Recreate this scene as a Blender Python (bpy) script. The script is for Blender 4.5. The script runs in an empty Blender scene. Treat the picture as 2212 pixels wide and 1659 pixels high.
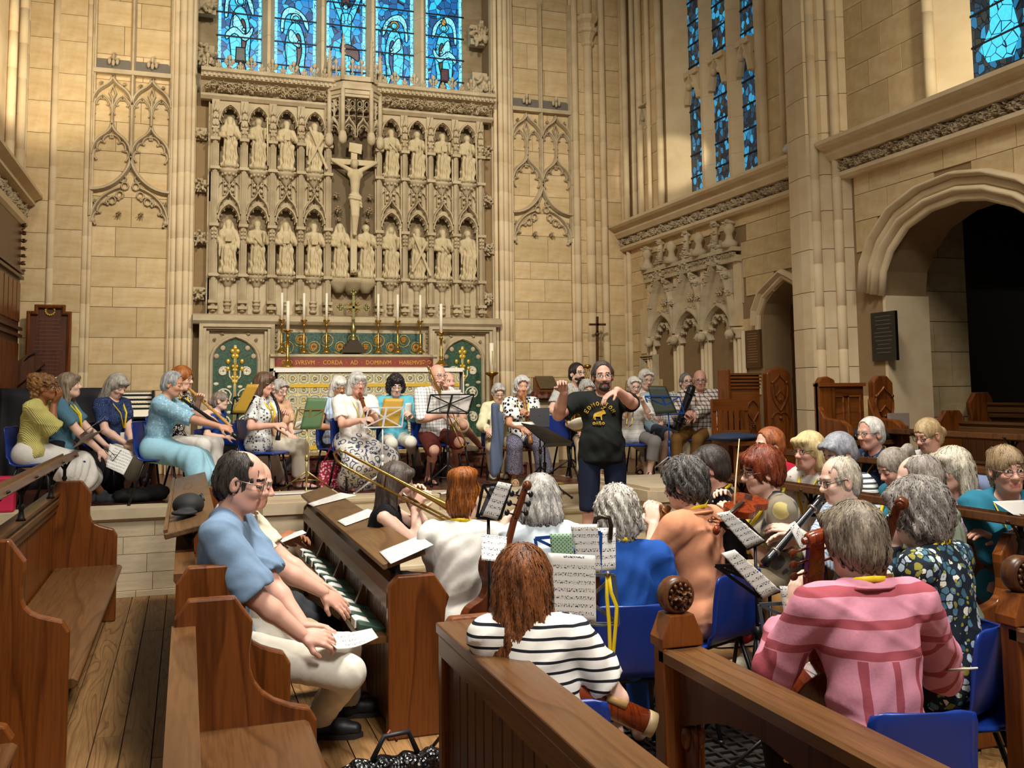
import bpy, bmesh, math, random
import numpy as np
from mathutils import Vector, Matrix
R = math.radians; PI = math.pi
random.seed(7); NP = np.random.RandomState(11)
SC = bpy.context.scene; COL = SC.collection
# ------------------------------------------------------------------ camera
F, CX, CY, H = 2050.586, 1106.0, 829.5 - 155.081, 1.72
YAW, PIT, ROL = 0.329967, 0.0848288, 0.0104
_f = np.array([math.sin(YAW)*math.cos(PIT), math.cos(YAW)*math.cos(PIT), math.sin(PIT)])
_r = np.array([math.cos(YAW), -math.sin(YAW), 0.0]); _d = np.cross(_f, _r)
CM = np.array([_r*math.cos(ROL)+_d*math.sin(ROL), -_r*math.sin(ROL)+_d*math.cos(ROL), _f])
CAM0 = np.array([0, 0, H])
cd = bpy.data.cameras.new('camera'); co = bpy.data.objects.new('camera', cd); COL.objects.link(co)
co.matrix_world = Matrix(((CM[0][0], -CM[1][0], -CM[2][0], 0), (CM[0][1], -CM[1][1], -CM[2][1], 0), (CM[0][2], -CM[1][2], -CM[2][2], H), (0, 0, 0, 1)))
cd.sensor_fit = 'HORIZONTAL'; cd.sensor_width = 36; cd.lens = F/2212*36; cd.shift_y = -155.081/2212; cd.clip_start = .05
SC.camera = co
SC.view_settings.view_transform = 'Standard'; SC.view_settings.look = 'None'; SC.view_settings.gamma = 1
SC.view_settings.use_curve_mapping = False; SC.view_settings.exposure = 0.0
def ray(x, y): return CM.T @ np.array([(x-CX)/F, (y-CY)/F, 1.0])
def onZ(x, y, z): d = ray(x, y); return CAM0 + d*((z-H)/d[2])      # where a sight line meets a level, a wall ...
def onY(x, y, Y): d = ray(x, y); return CAM0 + d*(Y/d[1])
def onX(x, y, X): d = ray(x, y); return CAM0 + d*(X/d[0])
def at(x, y, dep): return CAM0 + ray(x, y)*dep
def depth(P): return float(CM[2] @ (np.array(P)-CAM0))
# ------------------------------------------------------------------ world and lights
wd = bpy.data.worlds.new('world'); SC.world = wd; wd.use_nodes = True
wd.node_tree.nodes['Background'].inputs[0].default_value = (1.0, .93, .82, 1); wd.node_tree.nodes['Background'].inputs[1].default_value = .24
def area(name, loc, target, size, power, col, sy=None, spread=180):
 l = bpy.data.lights.new(name, 'AREA'); l.energy = power; l.color = col; l.size = size; l.spread = R(spread)
 if sy: l.shape = 'RECTANGLE'; l.size_y = sy
 o = bpy.data.objects.new(name, l); COL.objects.link(o); o.location = loc
 o.rotation_euler = (Vector(target)-Vector(loc)).to_track_quat('-Z', 'Y').to_euler(); return o
def spot(name, loc, target, power, col, ang=60, blend=.6, rad=.12):
 l = bpy.data.lights.new(name, 'SPOT'); l.energy = power; l.color = col; l.spot_size = R(ang); l.spot_blend = blend; l.shadow_soft_size = rad
 o = bpy.data.objects.new(name, l); COL.objects.link(o); o.location = loc
 o.rotation_euler = (Vector(target)-Vector(loc)).to_track_quat('-Z', 'Y').to_euler(); return o
spot('altar_flood_left', (-.6, 2.5, 8.2), (3.0, 12.75, 3.6), 2550, (1, .93, .8), 54, .8, .35)
spot('altar_flood_right', (3.6, 1.5, 8.2), (.9, 12.75, 3.6), 2650, (1, .93, .8), 52, .8, .35)
area('nave_fill', (1.6, -.8, 7.0), (1.8, 1.6, 0), 1.6, 290, (1, .95, .88), 1.6, 125)  # unseen fill light added to brighten the nearer people
area('choir_fill', (2.0, 4.6, 8.0), (2.0, 5.6, 0), 1.6, 260, (1, .94, .85), 1.6, 92)  # added overhead fill for people and floor, no fixture modelled
spot('window_flood', (5.55, 8.9, 4.6), (6.2, 11.3, 4.8), 170, (1, .9, .7), 20, .5, .05)
spot('window_flood_near', (5.7, 5.2, 4.5), (6.25, 6.6, 4.8), 70, (1, .88, .66), 60, .5, .05)
spot('window_flood_left', (-1.4, 10.0, 4.9), (-1.9, 12.2, 6.3), 220, (1, .86, .62), 80, .5, .05)
# ------------------------------------------------------------------ materials
def lin(c):
 if isinstance(c, str): c = [int(c[i:i+2], 16) for i in (0, 2, 4)]
 return tuple((v/255/12.92 if v/255 <= .04045 else ((v/255+.055)/1.055)**2.4) for v in c[:3])
class NT:
 def __init__(s, name):
  s.m = bpy.data.materials.new(name); s.m.use_nodes = True; s.t = s.m.node_tree; s.b = s.t.nodes['Principled BSDF']; s._tc = None
 def n(s, typ, **k):
  o = s.t.nodes.new(typ)
  for a, v in k.items():
   if a.startswith('i_'):
    key = a[2:]; key = int(key) if key.isdigit() else key.replace('_', ' ')
    if hasattr(v, 'is_output'): s.t.links.new(v, o.inputs[key])
    else: o.inputs[key].default_value = v
   else: setattr(o, a, v)
  return o
 def co(s, kind='Object'):
  if not s._tc: s._tc = s.n('ShaderNodeTexCoord')
  return s._tc.outputs[kind]
 def mapv(s, scale=(1, 1, 1), rot=(0, 0, 0), kind='Object', loc=(0, 0, 0)):
  return s.n('ShaderNodeMapping', i_Vector=s.co(kind), i_Scale=scale, i_Rotation=rot, i_Location=loc).outputs[0]
 def noise(s, v, sc=5, det=3, rough=.5, dist=0): return s.n('ShaderNodeTexNoise', i_Vector=v, i_Scale=sc, i_Detail=det, i_Roughness=rough, i_Distortion=dist).outputs[0]
 def wave(s, v, sc=5, dist=0, det=2, dirn='X', prof='SIN', dsc=1):
  return s.n('ShaderNodeTexWave', i_Vector=v, i_Scale=sc, i_Distortion=dist, i_Detail=det, i_Detail_Scale=dsc, bands_direction=dirn, wave_profile=prof).outputs[1]
 def vor(s, v, sc=5, feat='F1', out=0, rnd=1): return s.n('ShaderNodeTexVoronoi', i_Vector=v, i_Scale=sc, feature=feat, i_Randomness=rnd).outputs[out]
 def ramp(s, f, stops, interp='LINEAR'):
  r = s.n('ShaderNodeValToRGB', i_Fac=f); c = r.color_ramp; c.interpolation = interp
  while len(c.elements) < len(stops): c.elements.new(.5)
  for e, (p, q) in zip(c.elements, stops): e.position = p; e.color = (*q, 1) if len(q) == 3 else q
  return r.outputs[0]
 def mix(s, f, a, b, mode='MIX'):
  m = s.n('ShaderNodeMix', data_type='RGBA', blend_type=mode)
  for i, v in ((0, f), (6, a), (7, b)):
   if hasattr(v, 'is_output'): s.t.links.new(v, m.inputs[i])
   else: m.inputs[i].default_value = v if i == 0 else (*v[:3], 1)
  return m.outputs[2]
 def math(s, op, a, b=0.0, c=0.0):
  m = s.n('ShaderNodeMath', operation=op)
  for i, v in enumerate((a, b, c)):
   if hasattr(v, 'is_output'): s.t.links.new(v, m.inputs[i])
   else: m.inputs[i].default_value = v
  return m.outputs[0]
 def rand(s): return s.n('ShaderNodeObjectInfo').outputs['Random']
 def sep(s, v): return s.n('ShaderNodeSeparateXYZ', i_0=v).outputs
 def base(s, c, rough=.6, metal=0, spec=.5):
  if hasattr(c, 'is_output'): s.t.links.new(c, s.b.inputs['Base Color'])
  else: s.b.inputs['Base Color'].default_value = (*c[:3], 1)
  if hasattr(rough, 'is_output'): s.t.links.new(rough, s.b.inputs['Roughness'])
  else: s.b.inputs['Roughness'].default_value = rough
  s.b.inputs['Metallic'].default_value = metal; s.b.inputs['Specular IOR Level'].default_value = spec; return s
 def bump(s, h, st=.3, dist=.01):
  b = s.n('ShaderNodeBump', i_Height=h, i_Strength=st, i_Distance=dist); s.t.links.new(b.outputs[0], s.b.inputs['Normal']); return s
 def emit(s, c, st):
  if hasattr(c, 'is_output'): s.t.links.new(c, s.b.inputs['Emission Color'])
  else: s.b.inputs['Emission Color'].default_value = (*c[:3], 1)
  s.b.inputs['Emission Strength'].default_value = st; return s
_mc = {}
def plain(col, rough=.55, metal=0, var=.12, sc=14, bump=0, spec=.5, name=None):
 k = (str(col), rough, metal, var, sc, bump, spec)
 if k in _mc: return _mc[k]
 c = lin(col); t = NT(name or 'paint'); v = t.co()
 nz = t.noise(v, sc, 4)
 t.base(t.mix(nz, tuple(x*(1-var) for x in c), tuple(min(1, x*(1+var)) for x in c)), rough, metal, spec)
 if bump: t.bump(nz, bump, .004)
 _mc[k] = t.m; return t.m
# ------------------------------------------------------------------ mesh builder
def V3(p): return np.array(p, float)
def unit(v): v = V3(v); n = np.linalg.norm(v); return v/n if n > 1e-9 else v
def frame(d, up=(0, 0, 1)):
 d = unit(d); u = V3(up)
 if abs(d @ unit(u)) > .98: u = V3((0, 1, 0)) if abs(d[1]) < .9 else V3((1, 0, 0))
 x = unit(np.cross(d, u)); return x, np.cross(x, d), d
class MB:
 def __init__(s): s.v = []; s.f = []; s.m = []; s.sm = []
 def add(s, vs, fs, mi=0, smooth=False):
  b = len(s.v); s.v += [tuple(map(float, p)) for p in vs]
  for f in fs: s.f.append(tuple(i+b for i in f)); s.m.append(mi); s.sm.append(smooth)
  return s
 def box(s, a, b, mi=0):
  x0, y0, z0 = a; x1, y1, z1 = b
  return s.add([(x0, y0, z0), (x1, y0, z0), (x1, y1, z0), (x0, y1, z0), (x0, y0, z1), (x1, y0, z1), (x1, y1, z1), (x0, y1, z1)],
     [(0, 3, 2, 1), (4, 5, 6, 7), (0, 1, 5, 4), (1, 2, 6, 5), (2, 3, 7, 6), (3, 0, 4, 7)], mi)
 def bar(s, a, b, w, h, up=(0, 0, 1), mi=0):
  a, b = V3(a), V3(b); x, u, d = frame(b-a, up); vs = []
  for p in (a, b):
   for i, j in ((-1, -1), (1, -1), (1, 1), (-1, 1)): vs.append(p+x*i*w/2+u*j*h/2)
  return s.add(vs, [(3, 2, 1, 0), (4, 5, 6, 7), (0, 1, 5, 4), (1, 2, 6, 5), (2, 3, 7, 6), (3, 0, 4, 7)], mi)
 def tube(s, pts, r, n=8, mi=0, cap=True, smooth=True, flat=1.0, up=(0, 0, 1)):
  pts = [V3(p) for p in pts]; k = len(pts); rs = [r]*k if np.isscalar(r) else list(r)
  vs = []; x = None
  for i, p in enumerate(pts):
   d = unit(pts[min(i+1, k-1)]-pts[max(i-1, 0)])
   if x is None: x, u, _ = frame(d, up)
   else: x = unit(x-d*(x@d)); u = np.cross(x, d)
   for j in range(n):
    t = 2*PI*(j+.5)/n; vs.append(p+(x*math.cos(t)+u*math.sin(t)*flat)*rs[i])
  fs = [(i*n+j, i*n+(j+1) % n, (i+1)*n+(j+1) % n, (i+1)*n+j) for i in range(k-1) for j in range(n)]
  if cap: fs += [tuple(range(n))[::-1], tuple((k-1)*n+j for j in range(n))]
  fs = [f[::-1] for f in fs]
  return s.add(vs, fs, mi, smooth)
 def prism(s, poly, fn, d0, d1, mi=0, bev=0):
  # poly in 2D, fn(u,v,d)->point
  n = len(poly); vs = [fn(u, v, d0) for u, v in poly]+[fn(u, v, d1) for u, v in poly]
  return s.add(vs, [tuple(range(n))[::-1], tuple(range(n, 2*n))]+[(i, (i+1) % n, n+(i+1) % n, n+i) for i in range(n)], mi)
 def sweep(s, prof, path, closed=False, mi=0, smooth=False, N=None):
  # prof: (side, out) offsets; path: points; N: out normal (constant)
  N = unit(N); path = [V3(p) for p in path]; k = len(path); n = len(prof); vs = []
  for i, p in enumerate(path):
   a = path[(i-1) % k] if (closed or i) else p; b = path[(i+1) % k] if (closed or i < k-1) else p
   t1 = unit(p-a) if np.linalg.norm(p-a) > 1e-6 else unit(b-p); t2 = unit(b-p) if np.linalg.norm(b-p) > 1e-6 else t1
   S = unit(np.cross(t1, N))+unit(np.cross(t2, N)); sl = np.linalg.norm(S); S = S/max(sl, .5)*1.0
   S = unit(S)*min(1/max(.5, sl/2), 1.6)
   for u, o in prof: vs.append(p+S*u+N*o)
  fs = [(i*n+j, i*n+j+1, ((i+1) % k)*n+j+1, ((i+1) % k)*n+j) for i in range(k if closed else k-1) for j in range(n-1)]
  if not closed: fs += [tuple(range(n)), tuple((k-1)*n+j for j in range(n))[::-1]]
  return s.add(vs, fs, mi, smooth)
 def lathe(s, prof, c=(0, 0, 0), ax=(0, 0, 1), n=16, mi=0, smooth=True):
  c = V3(c); x, u, d = frame(ax); vs = []
  for r, z in prof:
   for j in range(n): t = 2*PI*j/n; vs.append(c+d*z+(x*math.cos(t)+u*math.sin(t))*max(r, 1e-4))
  k = len(prof)
  fs = [(i*n+j, (i+1)*n+j, (i+1)*n+(j+1) % n, i*n+(j+1) % n) for i in range(k-1) for j in range(n)]
  fs += [tuple(range(n)), tuple((k-1)*n+j for j in range(n))[::-1]]
  return s.add(vs, fs, mi, smooth)
 def ball(s, c, r, n=8, mi=0, rot=None):
  r = (r, r, r) if np.isscalar(r) else r; c = V3(c); vs = []; m = n//2+1
  for i in range(m+1):
   a = PI*i/m
   for j in range(n):
    b = 2*PI*j/n; p = V3((r[0]*math.sin(a)*math.cos(b), r[1]*math.sin(a)*math.sin(b), r[2]*math.cos(a)))
    vs.append(c+(rot@p if rot is not None else p))
  fs = [(i*n+j, (i+1)*n+j, (i+1)*n+(j+1) % n, i*n+(j+1) % n) for i in range(m) for j in range(n)]
  return s.add(vs, fs, mi, True)
 def grid(s, fn, nu, nv, mi=0, smooth=True):
  vs = [fn(i/nu, j/nv) for j in range(nv+1) for i in range(nu+1)]
  return s.add(vs, [(j*(nu+1)+i, j*(nu+1)+i+1, (j+1)*(nu+1)+i+1, (j+1)*(nu+1)+i) for j in range(nv) for i in range(nu)], mi, smooth)
 def build(s, name, mats, parent=None, loc=None, bevel=0, solid=0, rel=True):
  # verts are world coordinates; kept relative to the parent's (or own) location
  o0 = np.array(parent['_o']) if parent is not None else V3(loc if loc is not None else (0, 0, 0))
  a = np.array(s.v, float).reshape(-1, 3)-(o0 if rel else 0)
  me = bpy.data.meshes.new(name); me.from_pydata(a.tolist(), [], s.f)
  mats = mats if isinstance(mats, (list, tuple)) else [mats]
  for m in mats: me.materials.append(m)
  me.polygons.foreach_set('material_index', s.m); me.polygons.foreach_set('use_smooth', s.sm); me.update()
  o = link(name, me, parent, o0)
  if bevel: b = o.modifiers.new('bevel', 'BEVEL'); b.width = bevel; b.segments = 2; b.limit_method = 'ANGLE'; b.angle_limit = R(40)
  if solid: b = o.modifiers.new('solid', 'SOLIDIFY'); b.thickness = solid; b.offset = 0
  return o
def link(name, me, parent=None, loc=(0, 0, 0)):
 o = bpy.data.objects.new(name, me); COL.objects.link(o)
 if parent is not None: o.parent = parent; o['_o'] = list(parent['_o'])
 else: o.location = [float(x) for x in loc]; o['_o'] = [float(x) for x in loc]
 return o
def tag(o, label=None, cat=None, group=None, kind=None):
 if label: o['label'] = label
 if cat: o['category'] = cat
 if group: o['group'] = group
 if kind: o['kind'] = kind
 return o
def thing(name, label, cat, loc=(0, 0, 0), group=None):
 o = bpy.data.objects.new(name, None); COL.objects.link(o); o.empty_display_size = .1
 o.location = [float(x) for x in loc]; o['_o'] = [float(x) for x in loc]; return tag(o, label, cat, group)
def struct(name, loc=(0, 0, 0)):
 o = bpy.data.objects.new(name, None); COL.objects.link(o); o.location = loc; o['_o'] = [float(x) for x in loc]; o['kind'] = 'structure'; return o
def empty(name, parent):
 o = bpy.data.objects.new(name, None); COL.objects.link(o); o.parent = parent; o['_o'] = list(parent['_o']); return o
def copy_tree(o, loc, rotz=None, label=None, M=None):
 c = o.copy(); COL.objects.link(c); c.location = loc; c['_o'] = [float(x) for x in loc]
 if rotz is not None: c.rotation_euler = (0, 0, rotz)
 if label: c['label'] = label
 st = [(o, c)]
 while st:
  a, b = st.pop()
  for ch in a.children:
   d = ch.copy(); COL.objects.link(d); d.parent = b; st.append((ch, d))
 return c
# ------------------------------------------------------------------ smooth solids (distance field -> surface)
class SDF:
 def __init__(s): s.p = []
 def cap(s, a, b, ra, rb=None, k=.02, op=0): s.p.append(('c', V3(a), V3(b), ra, ra if rb is None else rb, k, op)); return s
 def ell(s, c, r, rot=None, k=.02, op=0): s.p.append(('e', V3(c), V3(r) if not np.isscalar(r) else V3((r, r, r)), rot, None, k, op)); return s
 def bounds(s):
  lo = np.full(3, 1e9); hi = -lo
  for q in s.p:
   if q[6]: continue
   if q[0] == 'c':
    rr = max(q[3], q[4]); lo = np.minimum(lo, np.minimum(q[1], q[2])-rr); hi = np.maximum(hi, np.maximum(q[1], q[2])+rr)
   else: rr = q[2] if q[3] is None else np.full(3, q[2].max()); lo = np.minimum(lo, q[1]-rr); hi = np.maximum(hi, q[1]+rr)
  return lo, hi
 def mesh(s, h, lo=None, hi=None, infl=0.0, disp=None, clip=None):
  l, u = s.bounds(); e = h*2.5+max(infl, 0)+(.02 if disp else 0)
  l = l-e; u = u+e
  if lo is not None: l = np.maximum(l, lo)
  if hi is not None: u = np.minimum(u, hi)
  n = np.maximum(np.ceil((u-l)/h).astype(int)+1, 3)
  if n.prod() > 9e6: h *= (n.prod()/9e6)**(1/3); n = np.ceil((u-l)/h).astype(int)+1
  g = np.full(n, .2, np.float32); ax = [l[i]+h*np.arange(n[i]) for i in range(3)]
  for q in s.p:
   k, op = q[5], q[6]; m = max(k, 3*h)+abs(infl)+.01
   if q[0] == 'c': rr = max(q[3], q[4]); a = np.minimum(q[1], q[2])-rr-m; b = np.maximum(q[1], q[2])+rr+m
   else: rr = q[2] if q[3] is None else np.full(3, q[2].max()); a = q[1]-rr-m; b = q[1]+rr+m
   i0 = np.clip(np.floor((a-l)/h).astype(int), 0, n); i1 = np.clip(np.ceil((b-l)/h).astype(int)+1, 0, n)
   if np.any(i1 <= i0): continue
   X = ax[0][i0[0]:i1[0], None, None]; Y = ax[1][None, i0[1]:i1[1], None]; Z = ax[2][None, None, i0[2]:i1[2]]
   if q[0] == 'c':
    d = q[2]-q[1]; L2 = max(d@d, 1e-12)
    t = np.clip(((X-q[1][0])*d[0]+(Y-q[1][1])*d[1]+(Z-q[1][2])*d[2])/L2, 0, 1)
    dist = np.sqrt((X-q[1][0]-d[0]*t)**2+(Y-q[1][1]-d[1]*t)**2+(Z-q[1][2]-d[2]*t)**2)-(q[3]+(q[4]-q[3])*t)
   else:
    x, y, z = X-q[1][0], Y-q[1][1], Z-q[1][2]
    if q[3] is not None: M = q[3]; x, y, z = M[0][0]*x+M[1][0]*y+M[2][0]*z, M[0][1]*x+M[1][1]*y+M[2][1]*z, M[0][2]*x+M[1][2]*y+M[2][2]*z
    r = q[2]; k0 = np.sqrt((x/r[0])**2+(y/r[1])**2+(z/r[2])**2); k1 = np.sqrt((x/r[0]**2)**2+(y/r[1]**2)**2+(z/r[2]**2)**2)
    dist = k0*(k0-1)/np.maximum(k1, 1e-6)
   sl = (slice(i0[0], i1[0]), slice(i0[1], i1[1]), slice(i0[2], i1[2])); o = g[sl]
   if op == 0:
    if k > 1e-5: hh = np.maximum(k-np.abs(o-dist), 0)/k; g[sl] = np.minimum(o, dist)-hh*hh*k*.25
    else: g[sl] = np.minimum(o, dist)
   else:
    nd = -dist
    if k > 1e-5: hh = np.maximum(k-np.abs(o-nd), 0)/k; g[sl] = np.maximum(o, nd)+hh*hh*k*.25
    else: g[sl] = np.maximum(o, nd)
  g -= infl
  if disp or clip:
   X, Y, Z = ax[0][:, None, None], ax[1][None, :, None], ax[2][None, None, :]
   if disp: g -= disp(X, Y, Z)
   if clip: g = np.maximum(g, clip(X, Y, Z))
  return nets(g, l, h)
def nets(g, l, h):
 sg = g < 0; nx, ny, nz = g.shape
 c = sg[:-1, :-1, :-1].astype(np.int8)
 for dx, dy, dz in ((1, 0, 0), (0, 1, 0), (0, 0, 1), (1, 1, 0), (1, 0, 1), (0, 1, 1), (1, 1, 1)):
  c = c+sg[dx:nx-1+dx, dy:ny-1+dy, dz:nz-1+dz]
 I, J, K = np.nonzero((c > 0) & (c < 8)); m = len(I)
 if m == 0: return np.zeros((0, 3)), np.zeros((0, 4), int)
 idx = np.full((nx-1, ny-1, nz-1), -1, np.int64); idx[I, J, K] = np.arange(m)
 acc = np.zeros((m, 3)); cnt = np.zeros(m)
 cor = [(a, b, d) for a in (0, 1) for b in (0, 1) for d in (0, 1)]
 val = {q: g[I+q[0], J+q[1], K+q[2]] for q in cor}
 for q in cor:
  for a in range(3):
   if q[a]: continue
   r = list(q); r[a] = 1; v0, v1 = val[q], val[tuple(r)]; msk = (v0 < 0) != (v1 < 0)
   t = np.where(msk, v0/np.where(msk, v0-v1, 1), 0); p = np.zeros((m, 3)); p[:] = q; p[:, a] = t
   acc += p*msk[:, None]; cnt += msk
 vs = l+h*(np.stack([I, J, K], 1)+acc/cnt[:, None])
 fs = []
 for a in range(3):
  b, d = (a+1) % 3, (a+2) % 3
  s0 = [slice(0, n) for n in (nx, ny, nz)]; s1 = list(s0); s0[a] = slice(0, -1); s1[a] = slice(1, None)
  A, B = sg[tuple(s0)], sg[tuple(s1)]; P = np.stack(np.nonzero(A != B), 1)
  ok = (P[:, b] > 0) & (P[:, d] > 0) & (P[:, b] < g.shape[b]-1) & (P[:, d] < g.shape[d]-1); P = P[ok]
  if not len(P): continue
  def ii(ob, od):
   Q = P.copy(); Q[:, b] += ob; Q[:, d] += od; return idx[Q[:, 0], Q[:, 1], Q[:, 2]]
  q = np.stack([ii(-1, -1), ii(0, -1), ii(0, 0), ii(-1, 0)], 1); fl = A[P[:, 0], P[:, 1], P[:, 2]]
  q = np.where(fl[:, None], q, q[:, ::-1]); fs.append(q[(q >= 0).all(1)])
 return vs, (np.concatenate(fs) if fs else np.zeros((0, 4), int))
def raw(name, vs, fs, mats, parent=None, loc=None, mi=None, smooth=True):
 o0 = np.array(parent['_o']) if parent is not None else V3(loc if loc is not None else (0, 0, 0))
 me = bpy.data.meshes.new(name); n, m = len(vs), len(fs)
 me.vertices.add(n); me.vertices.foreach_set('co', (np.asarray(vs)-o0).astype(np.float32).ravel())
 me.loops.add(4*m); me.loops.foreach_set('vertex_index', np.asarray(fs).astype(np.int32).ravel())
 me.polygons.add(m); me.polygons.foreach_set('loop_start', np.arange(0, 4*m, 4, dtype=np.int32))
 for q in (mats if isinstance(mats, (list, tuple)) else [mats]): me.materials.append(q)
 if mi is not None: me.polygons.foreach_set('material_index', np.asarray(mi, np.int32))
 me.polygons.foreach_set('use_smooth', np.full(m, smooth)); me.update(calc_edges=True); me.validate()
 return link(name, me, parent, o0)
def cat_meshes(L):
 vs, fs, mi, b = [], [], [], 0
 for v, f, m in L: vs.append(v); fs.append(f+b); mi.append(np.full(len(f), m) if np.isscalar(m) else m); b += len(v)
 return np.concatenate(vs), np.concatenate(fs), np.concatenate(mi)
# ================================================================== SETTING
K = .9444
def wx(x): return x*K
def wz(z): return 1.72+(z-1.82)*K
YW, XR, XL, X0 = 12.75, 6.14, -1.98, 2.068      # altar wall, right wall, left wall, altar axis
ZP = .757                                        # sanctuary platform
def stone_mat(name, a, b, joint=None, rnd=.22, rough=.85, sc=3.0, stain=.25):
 t = NT(name); v = t.co(); n1 = t.noise(v, sc, 5, .6); n2 = t.noise(v, sc*9, 3); n3 = t.noise(t.mapv((.6, .6, 2.5)), 1.3, 3, .6, .8)
 c = t.mix(t.ramp(n1, [(.3, (0, 0, 0)), (.7, (1, 1, 1))]), lin(a), lin(b))
 c = t.mix(t.math('MULTIPLY', t.ramp(n3, [(.45, (0, 0, 0)), (.75, (1, 1, 1))]), stain), c, lin('e6d9bd'))
 r = t.math('MULTIPLY_ADD', t.rand(), rnd, 1-rnd*.6)
 c = t.mix(1.0, c, t.n('ShaderNodeCombineColor', i_0=r, i_1=r, i_2=t.math('MULTIPLY_ADD', r, 1.25, -.27)).outputs[0], 'MULTIPLY')
 t.base(c, rough, 0, .25).bump(t.math('MULTIPLY_ADD', n2, .5, n1), .25, .006); return t.m
M_STONE = stone_mat('ashlar_stone', 'c4a678', 'd6be93')
M_MORT = plain('8d7450', .95, var=.15, name='mortar')
M_SHAFT = stone_mat('shaft_stone', 'c9b08a', 'dac6a2', rnd=.08)
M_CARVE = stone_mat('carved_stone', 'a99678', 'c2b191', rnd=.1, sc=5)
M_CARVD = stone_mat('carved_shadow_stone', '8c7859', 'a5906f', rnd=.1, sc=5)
M_STAT = stone_mat('statue_stone', 'bca984', 'cfbe9a', rnd=.12, sc=6)
M_STEP = stone_mat('step_stone', 'b7a487', 'cbbb9e', rnd=.15, sc=4)
M_SLATE = plain('6f675c', .8, name='slate')
def cubemesh(name, m, b=.12):
 bm = bmesh.new(); bmesh.ops.create_cube(bm, size=1.0)
 for v in bm.verts: v.co += Vector((.5, .5, .5))
 me = bpy.data.meshes.new(name); bm.to_mesh(me); bm.free(); me.materials.append(m); return me
ME_BLK = cubemesh('ashlar_block', M_STONE); ME_STEPB = cubemesh('step_block', M_STEP)
def block(parent, a, b, me=None, name='stone'):
 o = bpy.data.objects.new(name, me or ME_BLK); COL.objects.link(o); o.parent = parent
 o.location = V3(np.minimum(a, b))-V3(parent['_o']); o.scale = np.abs(V3(b)-V3(a)); return o
def ashlar(parent, fn, u0, u1, z0, z1, hs=(.27, .33, .25, .38), ws=(.45, .7), seed=1, proud=.012, gap=.006, skip=None):
 r = random.Random(seed); z = z0; row = 0
 while z < z1-.02:
  h = min(r.choice(hs), z1-z)
  if z1-z-h < .12: h = z1-z
  u = u0; first = True
  while u < u1-.01:
   w = r.uniform(*ws)*(.6 if first and row % 2 else 1); first = False
   if u1-u-w < .18: w = u1-u
   if not (skip and skip(u+w/2, z+h/2)): block(parent, fn(u+gap/2, z+gap/2, -.02), fn(u+w-gap/2, z+h-gap/2, proud+r.uniform(0, .004)))
   u += w
  z += h; row += 1
fE = lambda x, z, o=0.0: V3((x, YW-o, z)); NE = (0, -1, 0)
fR = lambda y, z, o=0.0: V3((XR-o, y, z)); NR = (-1, 0, 0)
fL = lambda y, z, o=0.0: V3((XL+o, y, z)); NL = (1, 0, 0)
def bez(a, b, c, d, n=8):
 a, b, c, d = (V3(q) for q in (a, b, c, d)); return [a*(1-t)**3+3*b*t*(1-t)**2+3*c*t*t*(1-t)+d*t**3 for t in np.linspace(0, 1, n+1)]
def rib(w, o): return [(-w/2, 0), (-w/2, o*.45), (-w*.18, o), (w*.18, o), (w/2, o*.45), (w/2, 0)]
def path(m, fn, pts, w, o, N, base=0.0, smooth=False): m.sweep(rib(w, o), [fn(p[0], p[1], base) for p in pts], N=N, smooth=smooth)
def ogee(u0, z0, u1, z1, n=10):   # springing -> apex, convex then concave
 du, dz = u1-u0, z1-z0; mid = (u0+du*.55, z0+dz*.62)
 return bez((u0, z0), (u0+du*.02, z0+dz*.3), (u0+du*.25, z0+dz*.5), mid, n//2)[:-1]+bez(mid, (u0+du*.8, z0+dz*.72), (u0+du*.97, z0+dz*.85), (u1, z1), n//2)
def parch(u0, z0, u1, z1, n=8): du, dz = u1-u0, z1-z0; return bez((u0, z0), (u0+du*.03, z0+dz*.55), (u0+du*.45, z0+dz*.85), (u1, z1), n)
def foils(m, fn, pts, n, r, w, o, N, inward):
 # small arcs hung under a curve, their ends meeting in cusps
 P = [V3(p) for p in pts]; L = np.cumsum([0]+[np.linalg.norm(P[i+1]-P[i]) for i in range(len(P)-1)])
 q = lambda s: V3([np.interp(s*L[-1], L, [p[j] for p in P]) for j in (0, 1)])
 for i in range(n):
  a, b = q(i/n), q((i+1)/n); mid = (a+b)/2; d = unit(V3(inward)-mid); cs = [a+d*r, ]
  arc = [a+d*r*(.95)]+[mid+(a-mid)*math.cos(t)*.86+d*(r*.9-math.sin(t)*r*.75) for t in np.linspace(.25, PI-.25, 6)]+[b+d*r*.95]
  path(m, fn, arc, w, o, N)
  m.ball(fn(*(b+d*r*1.05), o*.6), w*.62, 6)
def shaft(parent, fn, u, z0, z1, r, mat=None, name='shaft'):
 m = MB(); zs = []; rs = []; z = z0
 while z < z1:
  e = min(z+.42, z1); zs += [z+.004, e-.004, e-.001]; rs += [r, r, r*.9]; z = e+.002
 n = len(zs); m.tube([fn(u, q, 0) for q in zs], rs, 10, up=(1, 0, 0)); return m.build(name, mat or M_SHAFT, parent)
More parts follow.
